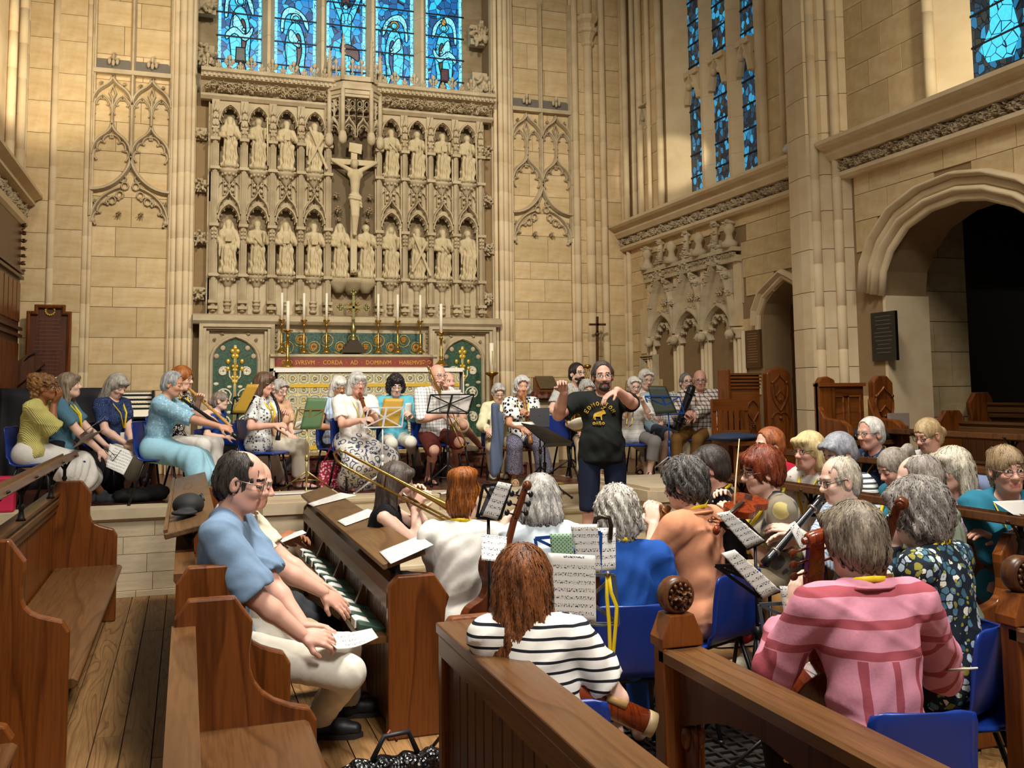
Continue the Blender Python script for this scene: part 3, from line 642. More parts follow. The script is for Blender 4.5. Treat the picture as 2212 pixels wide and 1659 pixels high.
# ---- left edge
wle = struct('wall_left'); MB().box((XL-.4, ys(9.2), -.1), (XL, YW, 9)).build('wall_core', M_SHAFT, wle)
s2 = struct('trim_2'); m = MB(); z = wz
m.prism([(0, z(4.5)), (0, z(3.98)), (.1, z(3.98)), (.13, z(4.02)), (.13, z(4.1)), (.06, z(4.1)), (.06, z(4.26)), (.2, z(4.28)), (.2, z(4.34)), (.28, z(4.38)), (.28, z(4.42))], lambda o, zz, d: fL(d, zz, o), ys(9.4), YW-.12); m.build('moulding', M_SHAFT, s2)
frieze(s2, fL, NL, ys(9.4), YW-.14, z(4.1), z(4.26), .06, .09, step=.17)
for y, o in ((13.2, .06), (12.8, .1), (12.4, .05)): shaft(wle, lambda u, z, q, o=o: fL(u, z, q+o), ys(y), z(4.42), 9, .05)
oc = thing('organ_case', 'dark carved wooden organ case at the far left edge below the stone string course', 'organ case', (XL, 11.3, ZP))
m = MB(); m.box((XL+.0, 10.6, ZP), (XL+.11, 12.3, z(3.96))); m.build('case_body', W_DARK, oc)
m = MB()
for zz in (2.42, 2.5, 3.1, 3.16): m.box((XL+.1, 10.6, zz), (XL+.15, 12.33, zz+.035))
m.build('case_cornice', W_DARK, oc)
for i in range(6): m = MB(); m.box((XL+.11, 10.7+i*.27, 2.6), (XL+.125, 10.92+i*.27, 3.05)); m.box((XL+.11, 10.7+i*.27, 1.2), (XL+.125, 10.92+i*.27, 2.35)); m.build('case_panel', W_OAK, oc)
m = MB()
for zz in np.arange(3.2, 3.75, .09): put_clump(m, lambda a, b, o: V3((XL+.11+o, 12.28+a, b)), 0, zz, .05, .06, int(zz*50), zz*9)
o = m.build('case_crockets', W_DARK, oc)
# ================================================================== EAST WINDOW
YG = YW+.42
t = NT('stained_glass_blue'); v = t.mapv((1, 1, 1)); e = t.vor(t.mapv((1, 1, .8)), 11, 'DISTANCE_TO_EDGE'); cell = t.vor(t.mapv((1, 1, .8)), 11, 'F1', 1)
hue = t.ramp(t.sep(cell)[0], [(.0, lin('085a9a')), (.2, lin('0a84cc')), (.4, lin('12a4e6')), (.58, lin('2cc6fb')), (.82, lin('0b4a80')), (.92, lin('0c78c4'))], 'CONSTANT')
def glass(t, col, edge, st, w=.03):
 lead = t.ramp(edge, [(w*.6, (0, 0, 0)), (w, (1, 1, 1))]); c = t.mix(lead, lin('050a10'), col); t.base(t.mix(lead, lin('0a0a0a'), lin('1c2c38')), .3).emit(c, st); return t.m
G_BLUE = glass(t, hue, e, 1.15, .045)
def gmat(name, a, b, st=1.0, sc=16, w=.03):
 t = NT(name); e = t.vor(t.co(), sc, 'DISTANCE_TO_EDGE'); c = t.mix(t.noise(t.co(), 30, 3), lin(a), lin(b)); return glass(t, c, e, st, w)
G_CYAN = gmat('glass_cyan', '22bdf6', '5cdcff', 1.3, 9); G_PALE = gmat('glass_pale', '5cd8ff', 'a4ecff', 1.3, 12); G_DEEP = gmat('glass_deep', '063a78', '0a5aa6', .9, 14)
G_WINE = gmat('glass_wine', '4a1420', '7a2a2a', .6, 9); G_GOLD = gmat('glass_gold', 'c9a040', 'e2c060', .8, 12); G_DARK = gmat('glass_dark', '0a1c30', '10304e', .6, 10); G_OLIV = gmat('glass_olive', '4a5030', '706a3a', .5, 12)
GP = dict(c=G_CYAN, p=G_PALE, d=G_DEEP, w=G_WINE, g=G_GOLD, k=G_DARK, o=G_OLIV)
M_LEAD = plain('14161a', .6, .3, name='lead')
w1 = struct('window_1'); zt = 9.4
fG = lambda x, z, o=0: V3((x, YG-o, z))
LANC = [(470, 565), (592, 683), (704, 790), (810, 893), (918, 998)]
mull = MB(); lan = []
for a, b in LANC: lan.append((onY(a, 100, YG)[0], onY(b, 100, YG)[0]))
zb = wz(5.95); edges = [wx(.0)]+[q for l in lan for q in l]+[wx(4.34)]
for i in range(0, len(edges), 2):
 a, b = edges[i], edges[i+1]
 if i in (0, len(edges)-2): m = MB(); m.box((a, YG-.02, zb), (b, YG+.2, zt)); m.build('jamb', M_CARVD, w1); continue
 m = MB(); c = (a+b)/2; w = (b-a)/2; zz = zb
 while zz < zt: m.prism([(-w, .02), (-w, -.05), (-.02, -.2), (.02, -.2), (w, -.05), (w, .02)], lambda u, y, d: V3((c+u, YG+y, d)), zz+.003, min(zz+.5, zt)); zz += .5
 m.build('mullion', M_SHAFT, w1)
def poly_thick(m, pts, fn, o0, o1, mi=0): m.prism(pts, fn, o0, o1, mi)
def smooth_poly(pts, n=4):
 P = [V3(p) for p in pts]; k = len(P); out = []
 for i in range(k):
  a, b, c, d = P[i-1], P[i], P[(i+1) % k], P[(i+2) % k]
  for j in range(n): s = j/n; out.append(tuple(.5*((2*b)+(c-a)*s+(2*a-5*b+4*c-d)*s*s+(3*b-3*c+d-a)*s**3)))
 return out
def figure(par, x0, x1, zf, zh, kind):
 # one leaded figure: robe, mantle, arms, halo, scroll - each a piece of glass with lead round it
 w = x1-x0; cx = (x0+x1)/2; S = lambda u, v: (cx+u*w*.5, zf+(zh-zf)*v)
 def piece(name, col, pts, o=.012, sm=True):
  P = [S(*q) for q in pts]; P = smooth_poly(P) if sm else P
  MB().prism(P, fG, 0.0, o).build(name, GP[col], par)
  m = MB(); m.sweep([(-.007, o), (0, o+.006), (.007, o)], [fG(q[0], q[1]) for q in P], closed=True, N=NE); m.build('lead_line', M_LEAD, par)
 circ = lambda u, v, r, n=12: [(u+r*math.cos(a), v+r*w/(zh-zf)*.5*math.sin(a)) for a in np.linspace(0, 2*PI, n+1)[:-1]]
 if kind == 'cross':
  piece('cross_beam', 'd', [(-1, .97), (1, .97), (1, 1.05), (-1, 1.05)], .008, False)
  piece('figure_arm', 'c', [(-.1, .8), (-.75, 1.03), (-.95, 1.02), (-.85, .95), (-.3, .74)]); piece('figure_arm', 'c', [(.1, .8), (.75, 1.03), (.95, 1.02), (.85, .95), (.3, .74)])
  piece('figure_legs', 'c', [(-.2, .45), (.3, .45), (.25, .2), (.15, .0), (.0, .0), (-.02, .2)])
  piece('figure_body', 'c', [(-.34, .8), (-.15, .84), (.2, .84), (.36, .8), (.28, .62), (.3, .5), (-.28, .5), (-.24, .62)], .014); piece('figure_cloth', 'w', [(-.32, .53), (.3, .53), (.8, .48), (.78, .38), (.3, .42), (-.3, .44)], .018)
  piece('figure_head', 'p', circ(-.05, .9, .15), .02); piece('figure_hair', 'w', [(-.3, .96), (-.1, 1.0), (.2, .97), (.22, .9), (-.02, .95), (-.28, .9)], .024)
  for q in range(7): piece('landscape', 'dk'[q % 2], [(-.95+.27*q, .02), (-.72+.27*q, .02), (-.72+.27*q, .2+.05*(q % 3)), (-.95+.27*q, .17)], .006, False)
  return
 f = 1 if kind in ('left', 'king') else -1
 piece('scroll', 'p', [(-.9*f, .72), (-.8*f, .95), (-.4*f, 1.05), (.2*f, 1.02), (.7*f, .9), (.8*f, .75), (.6*f, .78), (.3*f, .94), (-.3*f, .96), (-.62*f, .88), (-.72*f, .7)], .006)
 piece('robe', 'c', [(-.38, .76), (0, .84), (.38, .76), (.62, .5), (.55, .2), (.75, .0), (-.7, .0), (-.5, .22), (-.62, .5)], .01)
 piece('mantle', 'wdwo'[['left', 'right', 'king', 'prophet'].index(kind)], [(.05*f, .66), (.3*f, .64), (.36*f, .4), (.2*f, .22), (.42*f, .02), (-.18*f, .02), (.1*f, .3)], .016)
 piece('sleeve', 'p', [(-.36*f, .72), (-.1*f, .7), (.25*f, .56), (.22*f, .48), (-.2*f, .54), (-.42*f, .6)], .02)
 piece('hand', 'p', circ(.22*f, .56, .1, 8), .024); piece('halo', 'g' if kind == 'right' else 'p', circ(0, .9, .3), .013); piece('figure_head', 'c', circ(.02*f, .89, .19), .02)
 if kind in ('king', 'prophet'): piece('tunic', 'o' if kind == 'king' else 'w', [(-.2, .34), (.3, .34), (.34, .16), (-.24, .16)], .022, False); piece('crown', 'g', [(-.16, .97), (0, 1.03), (.16, .97), (.12, .93), (-.12, .93)], .024); piece('scroll', 'p', [(-.8*f, .5), (-.3*f, .58), (.3*f, .5), (.7*f, .6), (.72*f, .52), (.3*f, .42), (-.3*f, .5), (-.76*f, .42)], .026)
for i, ((a, b), kd) in enumerate(zip(lan, ('king', 'left', 'cross', 'right', 'prophet'))):
 p = empty('lancet', w1); MB().box((a-.02, YG+.03, zb), (b+.02, YG+.05, zt)).build('pane', G_BLUE, p)
 zf = onY((LANC[i][0]+LANC[i][1])/2, (165, 178, 215, 198, 205)[i], YG)[2]; zh = onY((LANC[i][0]+LANC[i][1])/2, (-15, 25, -5, 40, 45)[i], YG)[2]
 figure(p, a+.06, b-.06, zf, zh, kd)
 m = MB()
 for z in np.arange(zb, zt, .33): m.bar(fG(a-.02, z, .03), fG(b+.02, z, .03), .012, .02)
 m.build('saddle_bars', M_LEAD, p)
 m = MB(); br = random.Random(i)                   # pale border quarries
 for z in np.arange(zb, zt, .085):
  for xx in (a, b-.05): m.box((xx+.006, YG+.0, z+.005), (xx+.044, YG+.02, z+.08))
 o = m.build('border_quarries', G_PALE, p); o['kind'] = 'stuff'
# carved bosses in the window jambs and beside the reredos
def boss(px, py, s, Y, i): P = onY(px, py, Y); m = MB(); fn = lambda a, b, o: V3((a, Y-o, b)); m.prism([(P[0]-s*.8, P[2]-s*.8), (P[0]+s*.8, P[2]-s*.8), (P[0]+s*.8, P[2]+s*.8), (P[0]-s*.8, P[2]+s*.8)], fn, -.1, .03); put_clump(m, fn, P[0], P[2], s*1.9, .13, i, i, .02); m.build('foliage_boss', M_CARVE, we)
for i, q in enumerate(((444, 10, .13), (440, 120, .13), (1036, 78, .14), (1040, 180, .14))): boss(q[0], q[1], q[2]*1.3, YW+.2, i)
for i, q in enumerate(((433, 290), (432, 402), (430, 516), (427, 634), (1049, 332), (1049, 436), (1051, 541), (1052, 646))): boss(q[0], q[1], .1, YW-.02, i)
# ================================================================== REREDOS
rd = thing('reredos', 'tall carved stone altar screen of niches and tracery below the blue window', 'altar screen', (X0, YW, ZP))
YQ = YW-.1; fQ = lambda x, z, o=0.0: V3((x, YQ-o, z)); fA = lambda x, z, o=0: V3((X0+x*K, YQ-o, wz(z))); KO = lambda r: r
cols = [-1.69, -1.31, -.93, -.545, .545, .93, 1.31, 1.69]; pil = [-1.88, -1.5, -1.12, -.735, -.36, .36, .735, 1.12, 1.5, 1.88]
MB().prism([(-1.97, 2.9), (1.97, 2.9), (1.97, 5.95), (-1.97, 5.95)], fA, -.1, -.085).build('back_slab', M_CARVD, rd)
for s_ in (-1, 1): MB().prism([(s_*1.9, 2.9), (s_*1.97, 2.9), (s_*1.97, 5.95), (s_*1.9, 5.95)], fA, -.1, .02).build('side_slab', M_CARVE, rd)
for a_, b_ in ((2.9, 3.46), (4.46, 4.92), (5.82, 5.95)): m = MB(); m.prism([(-1.95, a_), (-.35, a_), (-.35, b_), (-1.95, b_)], fA, -.09, .02); m.prism([(.35, a_), (1.95, a_), (1.95, b_), (.35, b_)], fA, -.09, .02); o_ = m.build('wall_band', M_CARVE, rd); o_['kind'] = 'stuff'
def arch_pts(c, w, z0, z1, n=8): return parch(c-w, z0, c, z1, n)+parch(c+w, z0, c, z1, n)[::-1][1:]
for i, c in enumerate(pil):
 m = MB(); P = fA
 m.prism([(c-.05, 2.92), (c+.05, 2.92), (c+.05, 5.9), (c-.05, 5.9)], P, -.09, .1)
 m.prism([(-.032, .1), (-.032, .14), (0, .17), (.032, .14), (.032, .1)], lambda u, o, z: V3((X0+(c+u)*K, YQ-o, z)), wz(2.95), wz(5.45))
 for z in (3.0, 3.08, 3.44, 4.12, 4.9, 5.3): m.prism([(c-.062, z-.02), (c+.062, z-.02), (c+.062, z+.02), (c-.062, z+.02)], P, 0, .185)
 for z in (4.05, 4.0, 3.95, 5.4, 5.5, 5.6, 5.7): m.ball(P(c-.02, z, .165), .022, 6); m.ball(P(c+.02, z, .165), .022, 6)
 m.prism([(c-.05, 5.45), (c+.05, 5.45), (c, 5.85)], P, .08, .15); m.build('buttress', M_CARVE, rd)
for c in cols:
 m = MB(); P = lambda pts, w=.035, o=.1: path(m, fA, pts, w, o, NE)
 for zs, za in ((5.56, 5.8), (4.2, 4.42)):           # cusped niche heads, upper and lower tier
  A = arch_pts(c, .14, zs, za, 7); P(A, .04, .13)
  up = za+.06; m.prism([(X, Z) for X, Z in A]+[(c+.14, up), (c-.14, up)], fA, .02, .07)
  n = len(A)//2+1
  for L in (A[:n], A[n-1:][::-1]): foils(m, fA, L, 3, .035, .02, .1, NE, (c, zs-.06))
  if zs > 5: m.build('niche_tracery', M_CARVE, rd); m = MB()
 for s in (-1, 1):
  P([(c+s*a, z) for a, z in ogee(.15, 4.28, 0, 4.62, 10)], .03, .15)
  P([(c+s*.075, 4.55), (c+s*.075, 4.78)], .02, .07); P([(c+s*a, z) for a, z in parch(.14, 4.66, .075, 4.74, 4)], .02, .07); P([(c+s*a, z) for a, z in parch(.01, 4.66, .075, 4.74, 4)], .02, .07)
  put_clump(m, fA, c+s*.09, 4.44, .035, .05, 1, 0, .1); put_clump(m, fA, c+s*.05, 4.53, .03, .05, 2, 1, .1)
  for z in (4.7, 4.62): m.ball(fA(c+s*.05, z, .06), .022, 6)
 P([(c, 4.6), (c, 4.8)], .025, .08)
 m.build('niche_tracery', M_CARVE, rd)
 for zc, nm in ((4.9, 'corbel'), (3.45, 'corbel')):
  m = MB(); m.lathe([(.03, -.16), (.05, -.12), (.085, -.06), (.12, -.03), (.125, -.01), (.11, .015)], fA(c, zc, .04), n=10)
  for a in np.linspace(.3, PI-.3, 5): m.ball(fA(c+math.cos(a)*.09, zc-.065, .04+math.sin(a)*.09), .02, 6)
  m.build(nm, M_CARVE, rd)
 m = MB(); m.tube([fA(c, 2.95, .04), fA(c, 3.3, .04)], .035, 8)
 for z in (2.97, 3.05, 3.1): m.lathe([(.045, -.015), (.05, 0), (.045, .015)], fA(c, z, .04), n=8)
 m.build('colonnette', M_CARVE, rd)
m = MB()
for z in (4.9, 3.44): 
 for a, b in ((-1.95, -.4), (.4, 1.95)) if z > 4 else ((-1.95, 1.95),): m.prism([(z-.03, 0), (z-.03, .06), (z, .1), (z+.02, .1), (z+.03, .0)], lambda zz, o, d: V3((d, YQ-o, wz(zz))), X0+a*K, X0+b*K)
m.prism([(2.78, 0), (2.78, .2), (2.82, .24), (2.89, .24), (2.92, .1), (2.92, 0)], lambda zz, o, d: V3((d, YQ-o, wz(zz))), X0-2.13*K, X0+2.15*K); m.build('string_mouldings', M_CARVE, rd)
cor = MB(); cor.prism([(5.86, 0), (5.86, .1), (5.9, .14), (5.93, .14), (5.96, .06), (6.1, .16), (6.12, .26), (6.17, .26), (6.19, .3), (6.24, .3), (6.24, 0)], lambda zz, o, d: V3((d, YQ-o, wz(zz))), X0-2.08*K, X0+2.08*K)
for x in np.arange(-2.05, 2.06, .062): cor.prism([(x, 6.13), (x+.03, 6.13), (x+.03, 6.17), (x, 6.17)], fA, .25, .285)
cor.build('cornice', M_CARVE, rd)
for a, b in ((-2.03, -.36), (.36, 2.03)): frieze(rd, fQ, NE, X0+a*K, X0+b*K, wz(5.94), wz(6.11), .1, .13, step=.2)
for i, x in enumerate(np.linspace(-2.0, 2.0, 29)):
 if abs(x) < .4: continue
 b = i % 2 == 0; h = .2 if b else .11; m = MB(); f = lambda u, z, o=0: fA(x+u, 6.24+z, .22+o)
 m.tube([f(0, 0), f(0, h*.95)], [.014, .008], 6)
 for u, z, r in (((-.045, h*.62, .028), (.045, h*.62, .028), (0, h*.9, .03), (-.03, h*.42, .018), (.03, h*.42, .018)) if b else ((-.025, h*.6, .018), (.025, h*.6, .018), (0, h*.95, .02))): m.ball(f(u, z), (r, r*.6, r*1.25), 6)
 path(m, fA, [(x-.07, 6.25), (x, 6.29), (x+.07, 6.25)], .02, .03, NE, .2); m.build('fleuron', M_CARVE, rd)
# projecting canopy over the crucifix
cp = MB(); oct_ = [(-.385, .0), (-.36, .2), (-.2, .38), (.2, .38), (.36, .2), (.385, .0)]
ring = lambda s, z0, z1, mb: mb.prism([(u*s, o*s) for u, o in oct_], lambda u, o, z: V3((X0+u*K, YQ-o, wz(z))), z0, z1)
for s, z0, z1 in ((1.0, 6.02, 6.08), (1.06, 6.08, 6.12), (1.0, 6.12, 6.2), (1.08, 6.2, 6.27), (.96, 5.98, 6.02)): ring(s, z0, z1, cp)
for j in range(5):
 (u0, o0), (u1, o1) = oct_[j], oct_[j+1]; fn = lambda a, z, o=0: V3((X0+(u0+(u1-u0)*a)*K, YW-(o0+(o1-o0)*a), wz(z)))
 N_ = unit(np.cross(fn(1, 0)-fn(0, 0), (0, 0, 1)));  N_ = N_ if N_[1] < 0 else -N_
 L = np.linalg.norm(fn(1, 0)-fn(0, 0)); g = lambda a, z, o=0, fn=fn, N_=N_: fn(a, z)+N_*o
 nb = max(1, round(L/.19))
 for b in range(nb):
  a0, a1 = b/nb, (b+1)/nb; am = (a0+a1)/2; q = 1/nb
  for s_ in (a0, a1): cp.sweep(rib(.03, .05), [g(s_, 5.45), g(s_, 6.0)], N=N_)
  cp.sweep(rib(.014, .03), [g(am, 5.72), g(am, 6.0)], N=N_)
  for e0, e1 in ((a0, am), (am, a1)):
   for zz in (5.78, 5.93): cp.sweep(rib(.016, .03), [g(e0+(e1-e0)*t_, zz+.06*math.sin(t_*PI)) for t_ in np.linspace(0, 1, 7)], N=N_)
   for zz in (5.9,): cp.sweep(rib(.012, .03), [g((e0+e1)/2+(e1-e0)*.28*math.cos(t_), zz+.04*math.sin(t_)) for t_ in np.linspace(0, 2*PI, 9)], N=N_)
  cp.sweep(rib(.02, .04), [g(a0, 5.72), g(a1, 5.72)], N=N_)
  for sg in (0, 1):
   pts = [g(a0+(a1-a0)*(x_ if sg == 0 else 1-x_), z_) for x_, z_ in ogee(.02, 5.48, .5, 5.72, 8)]; cp.sweep(rib(.028, .05), pts, N=N_)
   pts = [g(a0+(a1-a0)*(x_ if sg == 0 else 1-x_), z_) for x_, z_ in parch(.05, 5.42, .5, 5.6, 6)]; cp.sweep(rib(.02, .04), pts, N=N_)
   for t_ in (2, 4, 6): cp.ball(pts[t_]-V3((0, 0, .02)), .016, 6)
for j, (u, o) in enumerate(oct_):
 c0 = lambda z, du=0: V3((X0+u*K+du, YQ-o, wz(z)))
 cp.tube([c0(5.4), c0(6.1)], .03, 6); cp.lathe([(.015, -.12), (.05, -.09), (.06, -.03), (.05, .02), (.04, .05)], c0(5.42), n=8)
 tall = 6.9 if j in (2, 3) else 6.72
 cp.tube([c0(6.2), c0(6.5), c0(tall)], [.04, .03, .004], 6)
 for z in np.arange(6.3, tall-.05, .07):
  for dx in (-.035, .035): cp.ball(c0(z, dx*(tall-z)/(tall-6.2)+.006), .018, 6)
for j in range(5):
 for a in (.33, .66) if j in (0, 2, 4) else (.5,):
  u, o = [oct_[j][i]+(oct_[j+1][i]-oct_[j][i])*a for i in (0, 1)]; f = lambda du, z: V3((X0+(u+du)*K, YQ-o, wz(z))); cp.tube([f(0, 6.25), f(0, 6.45)], .012, 6)
  for du, z, r in ((-.04, 6.4, .026), (.04, 6.4, .026), (0, 6.48, .03)): cp.ball(f(du, z), (r, r*.6, r*1.2), 6)
cp.build('canopy', M_CARVE, rd)
m = MB(); m.prism([(-.33, 3.3), (.33, 3.3), (.33, 5.95), (-.33, 5.95)], fA, -.04, .03); m.build('centre_shade_slab', plain('6d5c43', .9), rd)  # shallow slab coloured dark to read as a shaded recess
m = MB(); m.lathe([(.05, -.18), (.1, -.12), (.2, -.04), (.22, 0), (.2, .03)], fA(0, 3.42, .0), n=14); m.lathe([(.05, -.16), (.09, -.1), (.15, -.04), (.16, 0), (.14, .03)], fA(-.19, 3.42, .04), n=12); m.lathe([(.05, -.16), (.09, -.1), (.15, -.04), (.16, 0), (.14, .03)], fA(.19, 3.42, .04), n=12); m.build('centre_corbel', M_CARVE, rd)
# ---- statues
def fold(c, A=.008, f=26):
 return lambda X, Y, Z: A*(np.sin(np.arctan2(X-c[0], c[1]-Y)*7+np.sin((Z-c[2])*f)*.9+(X-c[0])*40)+.8*np.sin((X-c[0])*130+(Z-c[2])*18+2*np.sin((Z-c[2])*21)))*np.clip((c[2]-Z)*4+.6, 0, 1)
def statue(name, label, x, z0, z1, v, group, cat='statue'):
 h = (z1-z0)*K; b = fA(x, z0, .08); s = SDF(); r = random.Random(v*13+5); Z = lambda t: h*t; q = lambda u, o, t: b+V3((u*h, -o*h, Z(t)))
 sw = r.uniform(-.02, .02)
 s.cap(q(0, 0, .06), q(sw, 0, .5), .15*h, .115*h, k=.03); s.ell(q(0, 0, .03), (.17*h, .13*h, .05*h), k=.03); s.cap(q(sw, 0, .5), q(sw, 0, .74), .115*h, .1*h, k=.02)
 s.cap(q(-.1, 0, .76), q(.1, 0, .76), .052*h, k=.02); s.cap(q(0, 0, .78), q(0, .01, .86), .042*h, k=.015); s.ell(q(0, .015, .905), (.058*h, .066*h, .078*h), k=.01)
 s.cap(q(0, .07, .9), q(0, .085, .885), .012*h, k=.008)
 if v % 3 != 1: s.ell(q(0, .05, .845), (.045*h, .04*h, .06*h), k=.012)     # beard
 s.ell(q(0, -.02, .92), (.072*h, .06*h, .075*h), k=.01)
 if v % 4 == 0: s.cap(q(-.06, -.01, .9), q(-.085, 0, .8), .03*h, k=.015); s.cap(q(.06, -.01, .9), q(.085, 0, .8), .03*h, k=.015)
 pose = v % 5
 for sg in (-1, 1):
  e = q(sg*.165, .03, .6); up = (pose == 1 and sg > 0) or (pose == 4 and sg < 0)
  w = q(sg*.11, .14, .74) if up else (q(sg*.03, .15, .6+.04*sg) if pose != 3 else q(sg*.14, .1, .47))
  s.cap(q(sg*.12, 0, .75), e, .048*h, .052*h, k=.015); s.cap(e, w, .05*h, .036*h, k=.012); s.ell(w, .032*h, k=.01)
  s.cap(w, w-V3((0, 0, .16*h)), .028*h, .012*h, k=.015)                 # hanging sleeve
 s.cap(q(-.12, .07, .7), q(.1, .11, .42), .035*h, .05*h, k=.02); s.cap(q(.1, .11, .42), q(.12, .1, .14), .04*h, .03*h, k=.02); s.cap(q(-.03, .13, .45), q(-.06, .12, .05), .03*h, .03*h, k=.02); s.cap(q(.04, .13, .3), q(.03, .13, .03), .03*h, .035*h, k=.015)
 o = thing(name, label, cat, b, group)
 vs, fs = s.mesh(.0095, disp=fold(b+V3((0, 0, h*.62)), .0075)); raw('robed_figure', vs, fs, M_STAT, o)
 m = MB(); att = ['book', 'staff', 'book', 'saltire', 'sword', 'scroll'][v % 6] if v < 18 else None
 if att == 'book': m.box(q(-.06, .2, .56), q(.05, .16, .68)); m.build('book', M_STAT, o)
 elif att in ('staff', 'sword'): m.tube([q(.17, .12, .05), q(.15, .14, .95)], .014*h+.003, 6); m.ball(q(.15, .14, .96), .03*h, 6); m.build(att, M_STAT, o)
 elif att == 'saltire': m.bar(q(-.12, .19, .85), q(.22, .17, .05), .03, .025, (0, 1, 0)); m.bar(q(.14, .2, .7), q(-.14, .17, .12), .03, .025, (0, 1, 0)); m.build('saltire_cross', M_STAT, o)
 elif att == 'scroll': m.tube([q(-.05, .17, .66), q(.08, .17, .5)], .02*h+.004, 8); m.build('scroll', M_STAT, o)
 m = MB(); m.lathe([(.15*h, -.01), (.17*h, .015), (.15*h, .04)], b, n=10); m.build('base', M_STAT, o)
 return o
nth = ['first', 'second', 'third', 'fourth', 'fifth', 'sixth', 'seventh', 'eighth']
det = ['holding a book', 'holding a staff', 'with book before the chest', 'holding a diagonal cross', 'with a tall staff', 'with scroll in hand', 'clasping a book', 'beside a staff']
for i, c in enumerate(cols):
 statue('stone_statue', 'carved stone saint in upper niche row, %s niche from left, %s' % (nth[i], det[i]), c, 4.93, 5.65, [0, 1, 2, 3, 5, 10, 6, 7][i], 'statues in the upper niches')
 statue('stone_statue', 'carved stone figure in lower niche row, %s niche from left of the screen' % nth[i], c, 3.47, 4.22, [8, 11, 12, 14, 16, 9, 17, 13][i], 'statues in the lower niches')
statue('stone_statue', 'stone figure of a veiled woman standing left of the crucifix foot', -.185, 3.46, 4.24, 20, 'statues beside the crucifix'); statue('stone_statue', 'stone figure with clasped hands standing right of the crucifix foot', .185, 3.46, 4.24, 22, 'statues beside the crucifix')
cr = thing('crucifix', 'large stone crucifix with carved body in the centre of the altar screen', 'crucifix', fA(0, 3.5, .2))
m = MB(); fX = lambda u, z, o=0: fA(u, z, .14+o)
m.box(fX(-.045, 3.5, -.03), fX(.045, 5.32, .02)); m.box(fX(-.325, 5.06, -.03), fX(.325, 5.14, .02)); m.build('cross_beams', M_STAT, cr, bevel=.006)
m = MB(); m.prism([(-.08, 5.25), (.1, 5.22), (.11, 5.36), (-.07, 5.38)], fX, .02, .035); m.build('name_board', M_STAT, cr)
s = SDF(); q = lambda u, o, z: fX(u, z, o)
s.cap(q(0, .09, 4.62), q(0, .1, 4.88), .05, .075, k=.03).ell(q(0, .1, 4.9), (.105, .05, .07), k=.02).cap(q(-.07, .1, 4.96), q(-.3, .04, 5.1), .034, .02, k=.02).cap(q(.07, .1, 4.96), q(.3, .04, 5.1), .034, .02, k=.02).ell(q(-.3, .04, 5.11), .025).ell(q(.3, .04, 5.11), .025)
s.cap(q(0, .1, 4.95), q(-.01, .13, 5.02), .03, k=.015).ell(q(-.015, .14, 5.04), (.045, .052, .062), k=.01).ell(q(-.01, .12, 5.06), (.056, .05, .055), k=.01)
s.ell(q(0, .09, 4.58), (.078, .06, .07), k=.02).cap(q(-.03, .09, 4.55), q(-.02, .12, 4.32), .045, .034, k=.015).cap(q(.03, .09, 4.55), q(.02, .12, 4.32), .045, .034, k=.015).cap(q(-.02, .12, 4.32), q(-.005, .06, 4.08), .034, .022, k=.012).cap(q(.02, .12, 4.32), q(.01, .06, 4.08), .034, .022, k=.012).ell(q(0, .08, 4.05), (.03, .05, .02))
raw('carved_body', *s.mesh(.008), M_STAT, cr)
s = SDF(); s.ell(q(0, .09, 4.57), (.09, .072, .055), k=.02).cap(q(-.06, .13, 4.6), q(.06, .14, 4.56), .025, k=.02).cap(q(.06, .12, 4.58), q(.09, .1, 4.44), .025, .015, k=.02); raw('loin_cloth', *s.mesh(.008, disp=lambda X, Y, Z: .004*np.sin(Z*160+X*30)), M_STAT, cr)
m = MB()
for sg in (-1, 1): put_clump(m, fA, sg*.22, 4.42, .11, .12, 1, 0, .06); put_clump(m, fA, sg*.24, 4.62, .08, .1, 2, 1, .06); put_clump(m, fA, sg*.2, 4.28, .07, .1, 3, 1, .06)
m.build('angel_carvings', M_CARVE, rd)
m = MB(); put_clump(m, fA, 0, 3.54, .1, .15, 0, 0, .1); m.build('rock_mound', M_CARVE, rd)
# ---- lower stage: framed mosaic panels, retable, predella
t = NT('green_mosaic'); v = t.co(); tess = t.vor(v, 90, 'F1', 1); t.base(t.mix(t.sep(tess)[0], lin('1d3b2c'), lin('3d6048')), .4); M_GREEN = t.m
M_GOLD = plain('c8a440', .35, .35, .2, name='gilding'); M_CREAM = plain('d9d2b6', .5, var=.1); M_OCH = plain('a8721f', .5, var=.3, sc=60)
for a, b in ((-2.02, -1.1), (1.1, 2.05)):
 m = MB()
 m.prism([(a, 1.0), (b, 1.0), (b, 2.78), (a, 2.78)], fA, 0, .06)
 for k, (i, o) in enumerate(((.0, .2), (.04, .17), (.08, .12))):
  P = [(a+i, 1.0), (a+i, 2.76-i*.6), (b-i, 2.76-i*.6), (b-i, 1.0)]; m.sweep([(-.025, 0), (-.025, o), (.02, o), (.025, 0)], [fA(*p) for p in P], N=NE)
 m.build('panel_frame', M_CARVE, rd)
